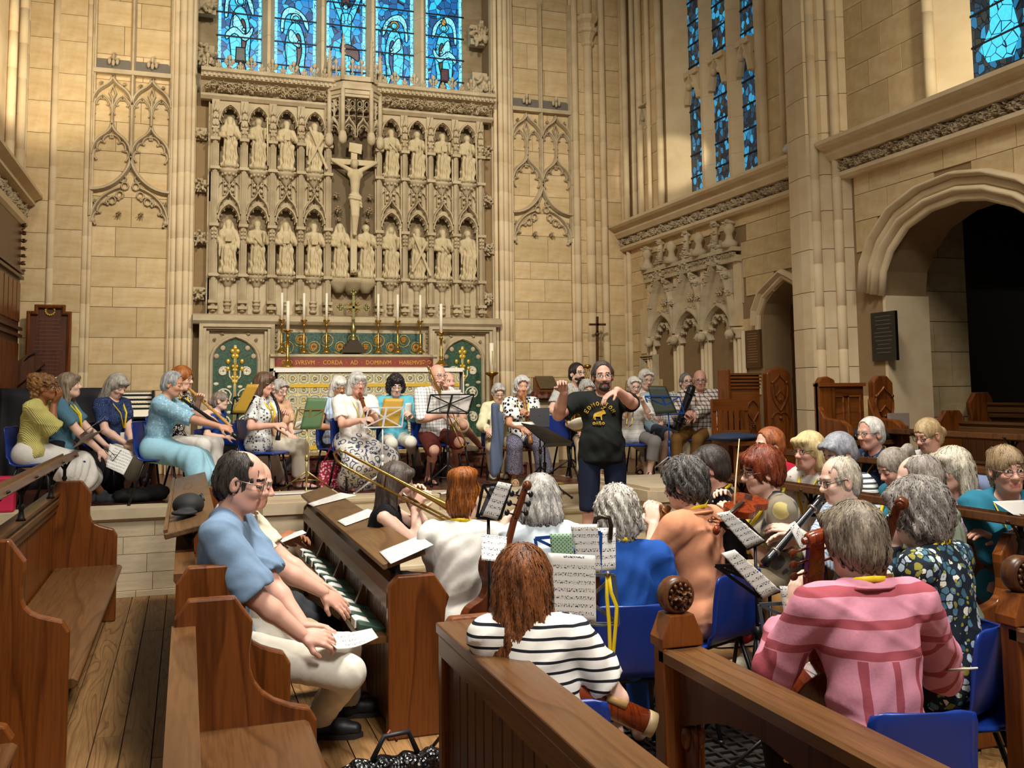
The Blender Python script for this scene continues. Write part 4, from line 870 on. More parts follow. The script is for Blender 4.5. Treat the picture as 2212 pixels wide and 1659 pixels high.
def vine_panel(c):
 pn = empty('mosaic_panel', rd); w = .31
 ar = [(c-w, 1.2), (c-w, 2.3)]+arch_pts(c, w, 2.3, 2.62, 6)+[(c+w, 2.3), (c+w, 1.2)]
 MB().prism(ar, fA, .06, .075).build('mosaic_ground', M_GREEN, pn)
 m = MB(); path(m, fA, ar, .05, .05, NE, .07); A = arch_pts(c, w-.03, 2.28, 2.6, 7); n = 8
 for L in (A[:n], A[n-1:][::-1]): foils(m, fA, L, 3, .07, .03, .05, NE, (c, 2.1))
 for s in (-1, 1):
  put_clump(m, fA, c+s*.27, 2.58, .05, .05, 1, 0, .06); put_clump(m, fA, c+s*.17, 2.66, .05, .04, 2, 2, .06)
  for u, z in ((.24, 2.35), (.16, 2.46)): m.ball(fA(c+s*u, z, .08), (.035, .015, .035), 8)
 m.build('arch_tracery', M_CARVE, pn)
 m = MB(); m.tube([fA(c, 1.2, .08), fA(c, 2.5, .08)], .018, 6, flat=.5)
 for s in (-1, 1):
  for z0, r in ((1.45, .1), (1.8, .11), (2.12, .08)): m.tube([fA(c+s*(.02+.05*t_), z0-.1+.06*t_, .08) for t_ in (0, .5, 1)]+[fA(c+s*(.15-r*math.cos(a)*(1-a/9)), z0+.02+r*math.sin(a)*(1-a/9), .08) for a in np.linspace(.2, 5.6, 12)], .0115, 5)
 m.build('vine_stem', M_CREAM, pn)
 m = MB()
 for s in (-1, 1):
  for z0 in (1.47, 1.82, 2.13): 
   for k in range(5): a = k*1.256+.3; m.ball(fA(c+s*.15+math.cos(a)*.03, z0+.02+math.sin(a)*.033, .08), (.026, .008, .026), 6)
  for z0 in (1.32, 1.64, 1.98): m.ball(fA(c+s*.24, z0, .08), (.04, .008, .022), 6); m.ball(fA(c+s*.07, z0-.04, .08), (.035, .008, .02), 6)
 m.build('vine_leaves', M_CREAM, pn)
 m = MB()
 for z, s in ((2.4, .06), (2.2, .045), (2.05, .05)):
  for a in range(5): m.ball(fA(c+math.cos(a*1.256+.3)*s*.6, z+math.sin(a*1.256+.3)*s, .085), (s*.55, .01, s*.55), 6)
 for s in (-1, 1):
  for z in (2.28, 2.18): m.ball(fA(c+s*.09, z, .085), (.03, .01, .035), 6)
 m.tube([fA(c, 1.2, .09), fA(c, 2.45, .09)], .009, 5); m.build('gilded_flower', M_GOLD, pn)
vine_panel(-1.58); vine_panel(1.6)
rt = empty('retable', rd); m = MB(); m.prism([(-1.11, 2.36), (1.13, 2.36), (1.13, 2.78), (-1.11, 2.78)], fA, .0, .1); m.build('retable_slab', M_CARVE, rt)
t = NT('vine_mosaic'); v = t.co(); tess = t.sep(t.vor(v, 70, 'F1', 1))[0]; t.base(t.mix(tess, lin('253f38'), lin('48695a')), .35); MB().prism([(-.98, 2.38), (1.0, 2.38), (1.0, 2.68), (-.98, 2.68)], fA, .1, .108).build('mosaic_ground', t.m, rt)
frieze(rt, fE, NE, X0-.98*K, X0+1.0*K, wz(2.69), wz(2.77), .1, .04, step=.09)
for s in (-1.05, 1.065): m = MB(); [put_clump(m, fA, s, z, .055, .04, int(z*20), z*9, .1) for z in np.arange(2.42, 2.77, .07)]; m.build('carved_border', M_CARVE, rt)
m = MB(); ml = MB()
for i in range(11):
 x = -.9+.18*i; zc_ = 2.53+(.05 if i % 2 else -.05)
 ml.tube([fA(x+.085*math.cos(a)*(1-a/14), zc_+.085*math.sin(a)*(1-a/14), .112) for a in np.linspace(-2.5, 5, 18)], .006, 4)
 for k in range(9): m.ball(fA(x+((k % 3)-1)*.022*(1 if k < 6 else .5), zc_+.03-(k//3)*.026, .115), .0165, 6) if i % 3 == 0 else m.ball(fA(x+math.cos(k*.7)*.036, zc_+math.sin(k*.7)*.036, .113), (.022, .006, .022), 5)
m.build('gold_leaves', M_OCH, rt); ml.build('gold_scrolls', M_GOLD, rt)
m = MB(); m.prism([(2.18, 0), (2.18, .3), (2.33, .3), (2.34, .34), (2.37, .34), (2.37, 0)], lambda zz, o, d: V3((d, YQ-o, wz(zz))), X0-1.14*K, X0+1.16*K); m.build('predella', M_CARVE, rd)
t = NT('red_inscription_panel'); t.base(t.mix(t.noise(t.co(), 20, 4), lin('6e2014'), lin('8f3422')), .5); MB().prism([(-1.08, 2.205), (1.1, 2.205), (1.1, 2.315), (-1.08, 2.315)], fA, .3, .31).build('inscription_panel', t.m, rd)
def text(body, parent, mat, P, size, xdir=(1, 0, 0), ydir=(0, 0, 1), name='lettering', ext=.002, align='CENTER', sx=1.0, space=1.0):
 c = bpy.data.curves.new(name, 'FONT'); c.body = body; c.size = size; c.extrude = ext; c.align_x = align; c.align_y = 'CENTER'; c.space_character = space; c.materials.append(mat); c.resolution_u = 2
 o = bpy.data.objects.new(name, c); COL.objects.link(o); x, y = V3(unit(xdir)), V3(unit(ydir)); z = np.cross(x, y)
 o0 = V3(parent['_o']); P = V3(P)-o0; me = bpy.data.meshes.new_from_object(o.evaluated_get(bpy.context.evaluated_depsgraph_get())); bpy.data.objects.remove(o); o = bpy.data.objects.new(name, me); COL.objects.link(o); o['kind'] = 'stuff'
 Mx = Matrix(((x[0]*sx, y[0], z[0], P[0]), (x[1]*sx, y[1], z[1], P[1]), (x[2]*sx, y[2], z[2], P[2]), (0, 0, 0, 1))); o.parent = parent; o.matrix_local = Mx; return o
text('SVRSVM  \u00b7  CORDA  \u00b7  AD  \u00b7  DOMINVM  \u00b7  HABEMVS', rd, M_GOLD, fA(.06, 2.257, .312), .078, sx=.92)
m = MB()
for s in (-.92, 1.0):
 for k in (-1, 1): m.tube([fA(s+k*(.045-.035*math.cos(a)*(1-a/8)), 2.258+.035*math.sin(a)*(1-a/8), .313) for a in np.linspace(0, 6, 12)], .005, 4)
m.build('gilded_scrolls', M_GOLD, rd)
# ================================================================== ALTAR
YA = YW-.98
al = thing('altar', 'altar behind the players with patterned frontal and white cloth', 'altar', (X0, YA, 1.0))
ax0, ax1 = onY(600, 797, YA)[0], onY(993, 793, YA)[0]; zt_ = onY(800, 795, YA)[2]; zb_ = 1.01
MB().box((ax0, YA, zb_), (ax1, YW-.35, zt_-.03)).build('altar_body', M_CARVD, al)
t = NT('damask_frontal'); v = t.co(); s = t.sep(v)
U = t.math('MULTIPLY', s[0], 7.6); W = t.math('MULTIPLY', s[2], 7.6)
a1 = t.math('SINE', t.math('MULTIPLY', U, PI)); a2 = t.math('COSINE', t.math('MULTIPLY', W, PI)); lat = t.math('MULTIPLY', a1, a2)
ring = t.math('ABSOLUTE', lat); v1 = t.vor(t.mapv((9, 9, 9)), 3.2, 'F1', 0, .35)
c = t.ramp(t.math('ADD', t.math('MULTIPLY', ring, .75), t.math('MULTIPLY', v1, .35)), [(.12, lin('d9c78c')), (.2, lin('a88a3c')), (.3, lin('e3d9b4')), (.42, lin('2d4a52')), (.52, lin('d8cda0')), (.62, lin('6f7448')), (.72, lin('efe6c8')), (.85, lin('24404c')), (.95, lin('c6a44a'))])
t.base(c, .7); M_DAM = t.m
MB().box((ax0+.01, YA-.012, zb_+.02), (ax1-.01, YA, zt_-.02)).build('frontal', M_DAM, al)
M_BRAID = plain('d0aa2c', .55, .1, .2, 90, .2)
zg = onY(800, 832, YA)[2]
m = MB(); m.box((ax0+.01, YA-.02, zg-.022), (ax1-.01, YA-.01, zg+.022)); m.box((ax0+.01, YA-.02, zb_+.05), (ax1-.01, YA-.01, zb_+.1)); m.build('gold_braid', M_BRAID, al)
M_LINEN = plain('ece7dc', .8, var=.05)
m = MB(); m.box((ax0-.05, YA-.03, zt_-.03), (ax1+.05, YW-.34, zt_)); m.box((ax0-.03, YA-.04, zt_-.05), (ax1+.03, YA-.025, zt_)); m.prism([(0, 0), (-.03, -.5), (.2, -.55), (.6, -.5), (.6, 0)], lambda u, z, d: V3((ax0-.05+d, YA+u, zt_+z)), 0, .012); m.prism([(0, 0), (-.03, -.5), (.2, -.55), (.6, -.5), (.6, 0)], lambda u, z, d: V3((ax1+.04+d, YA+u, zt_+z)), 0, .012); m.build('altar_cloth', M_LINEN, al)
M_BRASS = plain('b58a3a', .22, .9, .15, 8, name='brass'); M_WAX = plain('efe6cf', .5, var=.04)
def candlestick(px, py_top, py_c, py_base, Y, label, big=False):
 P = onY(px, py_base, Y); zc = onY(px, py_c, Y)[2]; zt = onY(px, py_top, Y)[2]; P = V3(P); h = zc-P[2]; o = thing('altar_candlestick', label, 'candlestick', P, 'brass candlesticks on the altar'); r = .05*(1.4 if big else 1)
 MB().lathe([(r*1.25, 0), (r*1.25, .012), (r*.9, .03), (r*.5, h*.14), (r*.28, h*.2), (r*.42, h*.26), (r*.24, h*.31), (r*.3, h*.5), (r*.22, h*.52), (r*.26, h*.78), (r*.42, h*.82), (r*.22, h*.86), (r*.35, h*.93), (r*.9, h*.97), (r*.85, h)], P, n=12).build('stem', M_BRASS, o)
 MB().lathe([(.018 if not big else .022, h-.01), (.017 if not big else .021, zt-P[2]-.004), (.005, zt-P[2])], P, n=10).build('candle', M_WAX, o)
 return o
for i, (x, a, b, c) in enumerate(((608, 632, 690, 762), (656, 633, 691, 762), (705, 633, 691, 762), (817, 635, 692, 762), (859, 636, 693, 762), (908, 637, 693, 762))):
 candlestick(x, a, b, c, YW-.4, 'brass candlestick with white candle, %s of six from left before the mosaic' % nth[i])
candlestick(621, 650, 713, 793, YA+.12, 'larger brass candlestick standing on the left end of the altar cloth', True); candlestick(953, 656, 718, 790, YA+.12, 'larger brass candlestick standing on the right end of the altar cloth', True)
c = thing('altar_cross', 'ornate brass cross with rayed centre on a stepped base above the altar', 'cross', onY(763, 762, YW-.38)); B = V3(c['_o']); q = lambda u, z, o=0: B+V3((u, -o, z))
zz = lambda py: onY(763, py, YW-.38)[2]-B[2]
m = MB(); hb = zz(736)
for k in range(4): m.box(q(-.16+.03*k, hb*k/4, .06), q(.16-.03*k, hb*(k+1)/4, -.06))
m.build('stepped_base', plain('3d3020', .4, .4), c)
m = MB(); m.lathe([(.06, 0), (.06, .02), (.03, .05), (.03, .1), (.045, .14), (.02, .2), (.02, zz(690)-hb)], q(0, hb), n=10); zc_ = zz(664); m.bar(q(0, zz(690)), q(0, zz(632)), .03, .025, (0, 1, 0)); m.bar(q(-.17, zc_), q(.17, zc_), .025, .03, (0, 0, 1))
for u, z in ((-.17, zc_), (.17, zc_), (0, zz(632))):
 for a in range(4): m.ball(q(u+.028*math.cos(a*PI/2), z+.028*math.sin(a*PI/2)), .02, 8)
m.build('cross_arms', plain('8f8a58', .3, .8), c)
m = MB(); m.lathe([(.06, -.008), (.06, .008)], q(0, zc_), (0, 1, 0), 14)
for a in np.linspace(0, 2*PI, 17)[:-1]: m.tube([q(.05*math.cos(a), zc_+.05*math.sin(a)), q(.1*math.cos(a), zc_+.1*math.sin(a))], [.008, .002], 5)
m.build('rays', M_BRASS, c)
# ---- glass of the right-hand windows
def side_window(name, lights, pyb, tr, X, ztop):
 w = struct(name); fW = lambda y, z, o=0: V3((X-o, y, z)); bs = []
 for a, b, xr in lights: bs.append((onX(a, xr, X)[1], onX(b, xr, X)[1]))
 zb = wz(4.55)
 return w, fW, bs, zb
t = NT('stained_glass_dim'); cell = t.sep(t.vor(t.mapv((1, 1, .75)), 17, 'F1', 1)); e = t.vor(t.mapv((1, 1, .75)), 17, 'DISTANCE_TO_EDGE')
c = t.ramp(cell[0], [(0, lin('0a2030')), (.25, lin('12405c')), (.42, lin('0b1622')), (.55, lin('1f7fb0')), (.68, lin('27384a')), (.78, lin('35b2e6')), (.9, lin('3a3428'))], 'CONSTANT'); G_DIM = glass(t, c, e, .75, .05)
XG = XR+.2; w2 = struct('window_2'); Ls = [(1492, 1520), (1545, 1577), (1607, 1635)]; yl = [(onX(a, 300, XG)[1], onX(b, 300, XG)[1]) for a, b in Ls]
fS = lambda y, z, o=0: V3((XG-o, y, z)); zb = wz(4.5); zt = 9.4
edges = [ys(12.02)]+[q for l in yl for q in l]+[ys(9.58)]
for i in range(0, 8, 2):
 a, b = edges[i], edges[i+1]; m = MB()
 if i == 0: m.prism([(a-.003, -.2), (b, 0), (b, .05), (a-.003, .05)], lambda y, o, z: V3((XG+o, y, z)), wz(4.42), zt); m.build('splay', M_SHAFT, w2)
 elif i == 6: m.prism([(b+.003, -.2), (a, 0), (a, .05), (b+.003, .05)], lambda y, o, z: V3((XG+o, y, z)), wz(4.42), zt); m.build('splay', M_SHAFT, w2)
 else:
  c = (a+b)/2; hw = abs(a-b)/2; z = zb-.1
  while z < zt: m.prism([(-hw, .05), (-hw, -.0), (-.03, -.1), (.03, -.1), (hw, -.0), (hw, .05)], lambda u, o, d: V3((XG+o, c+u, d)), z+.002, min(z+.45, zt)); z += .45
  m.build('mullion', M_SHAFT, w2)
MB().prism([(-.2, wz(4.42)), (.05, wz(4.56)), (.05, wz(4.3)), (-.2, wz(4.3))], lambda o, z, d: V3((XG+o, d, z)), ys(9.55), ys(12.1)).build('sill', M_SHAFT, w2)
for i, ((a, b), ztm) in enumerate(zip(yl, (6.25, 6.25, 6.22))):
 p = empty('light', w2); MB().box((XG, b-.02, zb), (XG+.02, a+.02, zt)).build('pane', G_DIM, p); m = MB(); zA = wz(ztm)
 m.box((XG-.09, b, zA), (XG+.01, a, zA+.07))
 for s_ in (0, 1): A = [(b+(a-b)*(.5-x_ if s_ else .5+x_), z_) for x_, z_ in [(.5-.5*t_, zA-.35+.35*math.sin(t_*PI/2)) for t_ in np.linspace(0, 1, 7)]]; path(m, fS, A, .07, .09, NR); m.ball(fS(b+(a-b)*(.3 if s_ else .7), zA-.14, .06), .05, 6); m.prism([(b if s_ else a, zA), ((a+b)/2, zA), (b if s_ else a, zA-.35)], fS, .0, .05)
 m.build('transom_arch', M_SHAFT, p); m = MB()
 for z in np.arange(zb, zt, .3): m.bar(fS(a, z, .005), fS(b, z, .005), .012, .02)
 m.build('saddle_bars', M_LEAD, p)
w3 = struct('window_3'); a, b = onX(2100, 100, XG)[1], ys(5.0); MB().box((XG, b, wz(4.6)), (XG+.02, a, zt)).build('pane', G_DIM, w3)
m = MB(); m.prism([(ys(6.85)-.003, -.2), (a, 0), (a, .05), (ys(6.85)-.003, .05)], lambda y, o, z: V3((XG+o, y, z)), wz(4.42), zt); m.build('splay', M_SHAFT, w3)
shaft(w3, lambda u, z, q: fR(u, z, .03), ys(6.86), wz(4.42), zt, .05)
MB().prism([(-.2, wz(4.42)), (.05, wz(4.6)), (.05, wz(4.3)), (-.2, wz(4.3))], lambda o, z, d: V3((XG+o, d, z)), ys(5), ys(6.86)).build('sill', M_SHAFT, w3)
m = MB(); c = onX(2160, 100, XG); P = [(onX(x_, y_, XG)[1], onX(x_, y_, XG)[2]) for x_, y_ in ((2140, 0), (2185, 0), (2205, 70), (2190, 120), (2135, 135), (2120, 110), (2140, 60))]; MB().prism(P, fS, 0, .01).build('robe', G_CYAN, w3)
for z in np.arange(wz(4.6), zt, .28): m.bar(fS(a, z, .005), fS(b, z+.05, .005), .012, .02)
m.build('saddle_bars', M_LEAD, w3)
# ================================================================== PEOPLE: builders
def skin(name, a, b, red='c07a62'):
 t = NT(name); n = t.noise(t.co(), 9, 4); n2 = t.noise(t.co(), 60, 2); c = t.mix(n, lin(a), lin(b)); c = t.mix(t.math('MULTIPLY', t.ramp(t.noise(t.co(), 5, 2), [(.45, (0, 0, 0)), (.7, (1, 1, 1))]), .35), c, lin(red))
 t.base(c, .5, 0, .35).bump(n2, .12, .002); t.b.inputs['Subsurface Weight'].default_value = 0; return t.m
SK = dict(f=skin('fair_skin', 'd9ac96', 'e6c4b0', 'd09a88'), t=skin('tanned_skin', 'c08a6c', 'd2a082', 'b87458'), b=skin('brown_skin', '8a5736', 'a06a46', '8a4c30'), r=skin('ruddy_skin', 'd09a84', 'deb09c', 'c27a66'))
LIP = dict(f=plain('c08478', .45), t=plain('a8695a', .45), b=plain('84483a', .45), r=plain('b87464', .45)); M_EYE = plain('e8e4dc', .2); M_IRIS = plain('2a2018', .15); M_LASH = plain('3a2a22', .6)
_hm = {}
def hair_mat(a, b, wav=0.0):
 k = (a, b, wav)
 if k in _hm: return _hm[k]
 t = NT('hair'); s = t.noise(t.mapv((70, 70, 7)), 2.2, 3, .65, .5+wav); s2 = t.noise(t.mapv((14, 14, 3)), 2, 2, .5, wav); f = t.ramp(t.math('MULTIPLY_ADD', s2, .5, t.math('MULTIPLY', s, .6)), [(.38, (0, 0, 0)), (.68, (1, 1, 1))])
 t.base(t.mix(f, lin(a), lin(b)), .42, 0, .4).bump(s, .6, .006); _hm[k] = t.m; return t.m
M_STRANDS = {}
# ---- cloth patterns (printed colour only)
def cloth(col, col2=None, rough=.85, sc=40, bmp=.25): return plain(col, rough, var=.1, sc=sc, bump=bmp, spec=.2) if not col2 else _mix2(col, col2, rough)
def _mix2(a, b, rough):
 t = NT('cloth'); t.base(t.mix(t.noise(t.co(), 45, 4, .7), lin(a), lin(b)), rough, 0, .2).bump(t.noise(t.co(), 90, 2), .25, .003); return t.m
def stripes(a, b, per, duty, ax=2, dist=.6):
 t = NT('striped_cloth'); v = t.co(); n = t.noise(v, 4, 2); x = t.math('ADD', t.sep(v)[ax], t.math('MULTIPLY', n, .03*dist)); f = t.math('FRACT', t.math('DIVIDE', x, per)); m = t.math('LESS_THAN', f, duty); t.base(t.mix(m, lin(a), lin(b)), .85, 0, .2).bump(t.noise(v, 60, 2), .15, .003); return t.m
def check(a, b, per, w, ax=(0, 2), c=None, per2=None):
 t = NT('checked_cloth'); s = t.sep(t.co()); n = t.math('MULTIPLY', t.noise(t.co(), 5, 2), .02); g = lambda i, p, w: t.math('LESS_THAN', t.math('FRACT', t.math('DIVIDE', t.math('ADD', s[i], n), p)), w)
 m = t.math('MULTIPLY', t.math('ADD', g(ax[0], per, w), g(ax[1], per, w)), .55); q = t.mix(m, lin(a), lin(b))
 if c: q = t.mix(t.math('MULTIPLY', t.math('ADD', g(ax[0], per2, w*.5), g(ax[1], per2, w*.5)), .6), q, lin(c))
 t.base(q, .85, 0, .2).bump(t.noise(t.co(), 60, 2), .15, .003); return t.m
def floral(bg, cols, sc=30, dens=.5, leaf=None):
 t = NT('floral_cloth'); v = t.n('ShaderNodeVectorMath', operation='ADD', i_0=t.co(), i_1=t.n('ShaderNodeVectorMath', operation='SCALE', i_0=t.n('ShaderNodeTexNoise', i_Vector=t.co(), i_Scale=sc*1.2).outputs[1], i_Scale=.018).outputs[0]).outputs[0]
 d = t.vor(v, sc, 'F1', 0); c = t.sep(t.vor(v, sc, 'F1', 1)); e = t.vor(v, sc, 'DISTANCE_TO_EDGE')
 pal = t.ramp(c[0], [(i/len(cols), lin(q)) for i, q in enumerate(cols)], 'CONSTANT'); m = t.math('MULTIPLY', t.math('LESS_THAN', d, dens), t.math('GREATER_THAN', e, .06)); q = t.mix(m, lin(bg), pal)
 if leaf: d2 = t.vor(t.n('ShaderNodeVectorMath', operation='ADD', i_0=v, i_1=(.31, .17, .23)).outputs[0], sc*1.1, 'F1', 0); q = t.mix(t.math('LESS_THAN', d2, dens*.45), q, lin(leaf))
 t.base(q, .8, 0, .2).bump(t.noise(t.co(), 60, 2), .15, .003); return t.m
def swirl(bg, fg, sc=14, w=.12, freq=5):
 t = NT('swirl_cloth'); r = t.vor(t.mapv((1, 1, 1)), sc, 'F1', 0, .8); n = t.noise(t.co(), sc*1.2, 2); f = t.math('FRACT', t.math('ADD', t.math('MULTIPLY', r, freq), t.math('MULTIPLY', n, .8))); t.base(t.mix(t.math('LESS_THAN', f, w), lin(bg), lin(fg)), .85, 0, .2).bump(t.noise(t.co(), 60, 2), .15, .003); return t.m
def knit(a, b):
 t = NT('knitted_cloth'); s = t.sep(t.co()); f = t.math('MULTIPLY', t.math('SINE', t.math('MULTIPLY', t.math('ADD', s[0], s[1]), 330)), t.math('SINE', t.math('MULTIPLY', s[2], 300))); t.base(t.mix(t.math('MULTIPLY_ADD', f, .5, .5), lin(a), lin(b)), .95, 0, .1).bump(f, .7, .006); return t.m
M_YEL = plain('e3c413', .6, var=.08, name='lanyard'); M_GLS = plain('2b2422', .3, .4); M_GLSL = plain('8c8078', .3, .8); M_SOLE = plain('28231f', .7); M_BLK = plain('16161a', .5, var=.2)
def rotm(yaw, pitch=0, roll=0):
 f = V3((math.sin(yaw)*math.cos(pitch), math.cos(yaw)*math.cos(pitch), math.sin(pitch))); r = V3((math.cos(yaw), -math.sin(yaw), 0)); u = np.cross(r, f)
 c, s = math.cos(roll), math.sin(roll); r2 = r*c-u*s; u2 = u*c+r*s; return np.stack([r2, f, u2], 1)
def ik(a, b, l1, l2, hint):
 a, b = V3(a), V3(b); d = b-a; L = np.linalg.norm(d); mx = (l1+l2)*.995
 if L > mx: k = L/mx; l1 *= k; l2 *= k
 L = max(L, abs(l1-l2)*1.02+1e-4); e = unit(d); x = (l1*l1-l2*l2+L*L)/(2*L); h = math.sqrt(max(l1*l1-x*x, 0)); n = V3(hint)-e*(V3(hint)@e); return a+e*x+unit(n)*h
def hand_prims(S, W, d, n, side, s, curl=.6, spread=1.0, curls=None):
 d = unit(d); n = unit(V3(n)-d*(V3(n)@d)); t = np.cross(n, d)*side      # t points to the thumb side
 S.ell(W+d*.045*s, (.045*s, .038*s, .017*s), np.stack([d, t, n], 1), k=.012)
 for i, (o, L, b) in enumerate(((.028, .072, .09), (.009, .08, .094), (-.011, .074, .09), (-.029, .058, .082))):
  kn = W+d*b*s+t*o*s; S.cap(W+d*.02*s+t*o*.5*s, kn, .0125*s, .0105*s, k=.01)
  a = 0; p = kn; r = .0098*s
  for j, fr in enumerate((.46, .32, .26)):
   a += R((38, 52, 34)[j])*(curls[i] if curls else curl); q = p+(unit(d+t*o*2.2*spread)*math.cos(a)+n*math.sin(a))*L*fr*s; S.cap(p, q, r, r*.9, k=.004); p = q; r *= .9
 b = W+d*.028*s+t*.026*s; m = b+unit(d*.75+t*.75+n*.45)*.042*s; S.cap(W+d*.012*s+t*.012*s, b, .015*s, .0145*s, k=.012); S.cap(b, m, .0135*s, .0115*s, k=.01); S.cap(m, m+unit(d*.8+t*.15+n*.55)*.034*s, .0112*s, .009*s, k=.005)
HAIR = {}
def hp(*a): return a
def hair_prims(S, st, L, HM, s, o):
 E = lambda c, r, k=.015, op=0: S.ell(L(*c), V3(r)*s, HM, k*s, op); C = lambda a, b, ra, rb, k=.02, op=0: S.cap(L(*a), L(*b), ra*s, rb*s, k*s, op)
 face = lambda dz=0, w=.06: E((0, .1, -.035+dz), (w, .075, .085), .008, 1)
 if st in ('short', 'shortf', 'messy', 'wavy'):
  t = {'short': .008, 'shortf': .016, 'messy': .02, 'wavy': .024}[st]
  E((0, -.014, .032), (.076+t, .097+t, .09+t)); E((0, -.05, -.02), (.07+t*.9, .055+t, .075)); C((-.07, -.01, .03), (-.07, -.025, -.015), .02+t*.5, .016+t*.5); C((.07, -.01, .03), (.07, -.025, -.015), .02+t*.5, .016+t*.5)
  if st in ('shortf', 'wavy'): C((-.05, .07, .075), (.05, .07, .075), .025, .025)
  if st == 'wavy': C((-.08, -.02, -.05), (.08, -.02, -.05), .035, .035, .03); E((0, -.06, -.06), (.085, .05, .07))
  E((0, .1, .02), (.074, .075, .086 if st == 'short' else .062), .006, 1); E((-.085, .012, -.03), (.02, .03, .04), .006, 1); E((.085, .012, -.03), (.02, .03, .04), .006, 1)
 elif st in ('bob', 'longbob', 'long', 'fringe', 'longwild'):
  z = {'bob': -.1, 'fringe': -.1, 'longbob': -.17, 'long': -.25, 'longwild': -.25}[st]; w = .012 if st != 'longwild' else .022
  E((0, -.014, .034), (.09+w*.5, .11, .102)); E((0, -.045, -.05), (.084+w, .07, .1))
  for q in (-1, 1): C((q*.078, -.005, .02), (q*(.084+w), -.005, z), .027, .026, .03); C((q*.05, -.06, 0), (q*.055, -.065, z), .045, .038+w*.5, .03)
  C((0, -.07, 0), (0, -.075, z), .05, .042+w*.5, .03)
  if st in ('bob', 'fringe'): C((-.06, -.05, z), (.06, -.05, z), .045, .045, .03)
  if st != 'long': C((-.045, .078, .07), (.045, .078, .07), .024, .024)
  face(0 if st in ('long', 'longwild') else -.012, .055); E((0, .12, -.12), (.075, .09, .12), .01, 1)
 elif st in ('updo', 'bun', 'pony'):
  E((0, -.014, .03), (.084, .105, .097)); E((0, -.06, -.03), (.075, .05, .075)); E((0, .1, -.025), (.06, .065, .08), .006, 1); E((-.085, .015, -.03), (.02, .03, .045), .006, 1); E((.085, .015, -.03), (.02, .03, .045), .006, 1)
  if st == 'updo': E((0, -.06, .11), (.075, .07, .055), .03); E((.03, -.03, .13), (.05, .05, .035), .02)
  elif st == 'bun': E((0, -.125, -.02), (.045, .04, .05), .02)
  else: C((0, -.1, .05), (0, -.15, .05), .03, .035); C((0, -.15, .05), (.0, -.17, -.12), .035, .02)
 elif st == 'curly':
  E((0, -.03, .04), (.105, .115, .105), .02); E((0, -.06, -.05), (.09, .07, .09), .02)
  for q in (-1, 1): E((q*.075, -.01, -.02), (.045, .055, .075), .02)
  C((-.04, .07, .085), (.04, .07, .085), .03, .03); face(-.01, .056); E((0, .12, -.12), (.075, .08, .12), .01, 1)
 elif st == 'afro_updo':
  E((0, -.02, .035), (.092, .112, .1), .02); E((0, -.1, .04), (.085, .075, .075), .02); E((0, -.1, .1), (.08, .08, .05), .02); E((0, -.09, -.06), (.075, .055, .09), .02); face(0, .058); E((-.085, .015, -.03), (.02, .03, .05), .006, 1); E((.085, .015, -.03), (.02, .03, .05), .006, 1)
 elif st in ('bald', 'balding', 'ring'):
  E((0, -.03, .0), (.08, .088, .07)); E((0, -.06, -.02), (.072, .048, .072))
  if st == 'balding': E((0, -.02, .035), (.08, .097, .091)); E((0, .07, .115), (.055, .085, .055), .01, 1); E((0, -.035, .142), (.05, .05, .035), .01, 1); E((-.062, .07, .06), (.03, .045, .04), .008, 1); E((.062, .07, .06), (.03, .045, .04), .008, 1)
  else: E((0, .01, .135), (.12, .13, .085), .006, 1)
  E((0, .1, -.02), (.07, .08, .1), .006, 1); E((-.085, .016, -.03), (.022, .032, .045), .006, 1); E((.085, .016, -.03), (.022, .032, .045), .006, 1)
CHAIRS = []
PEOPLE = {}
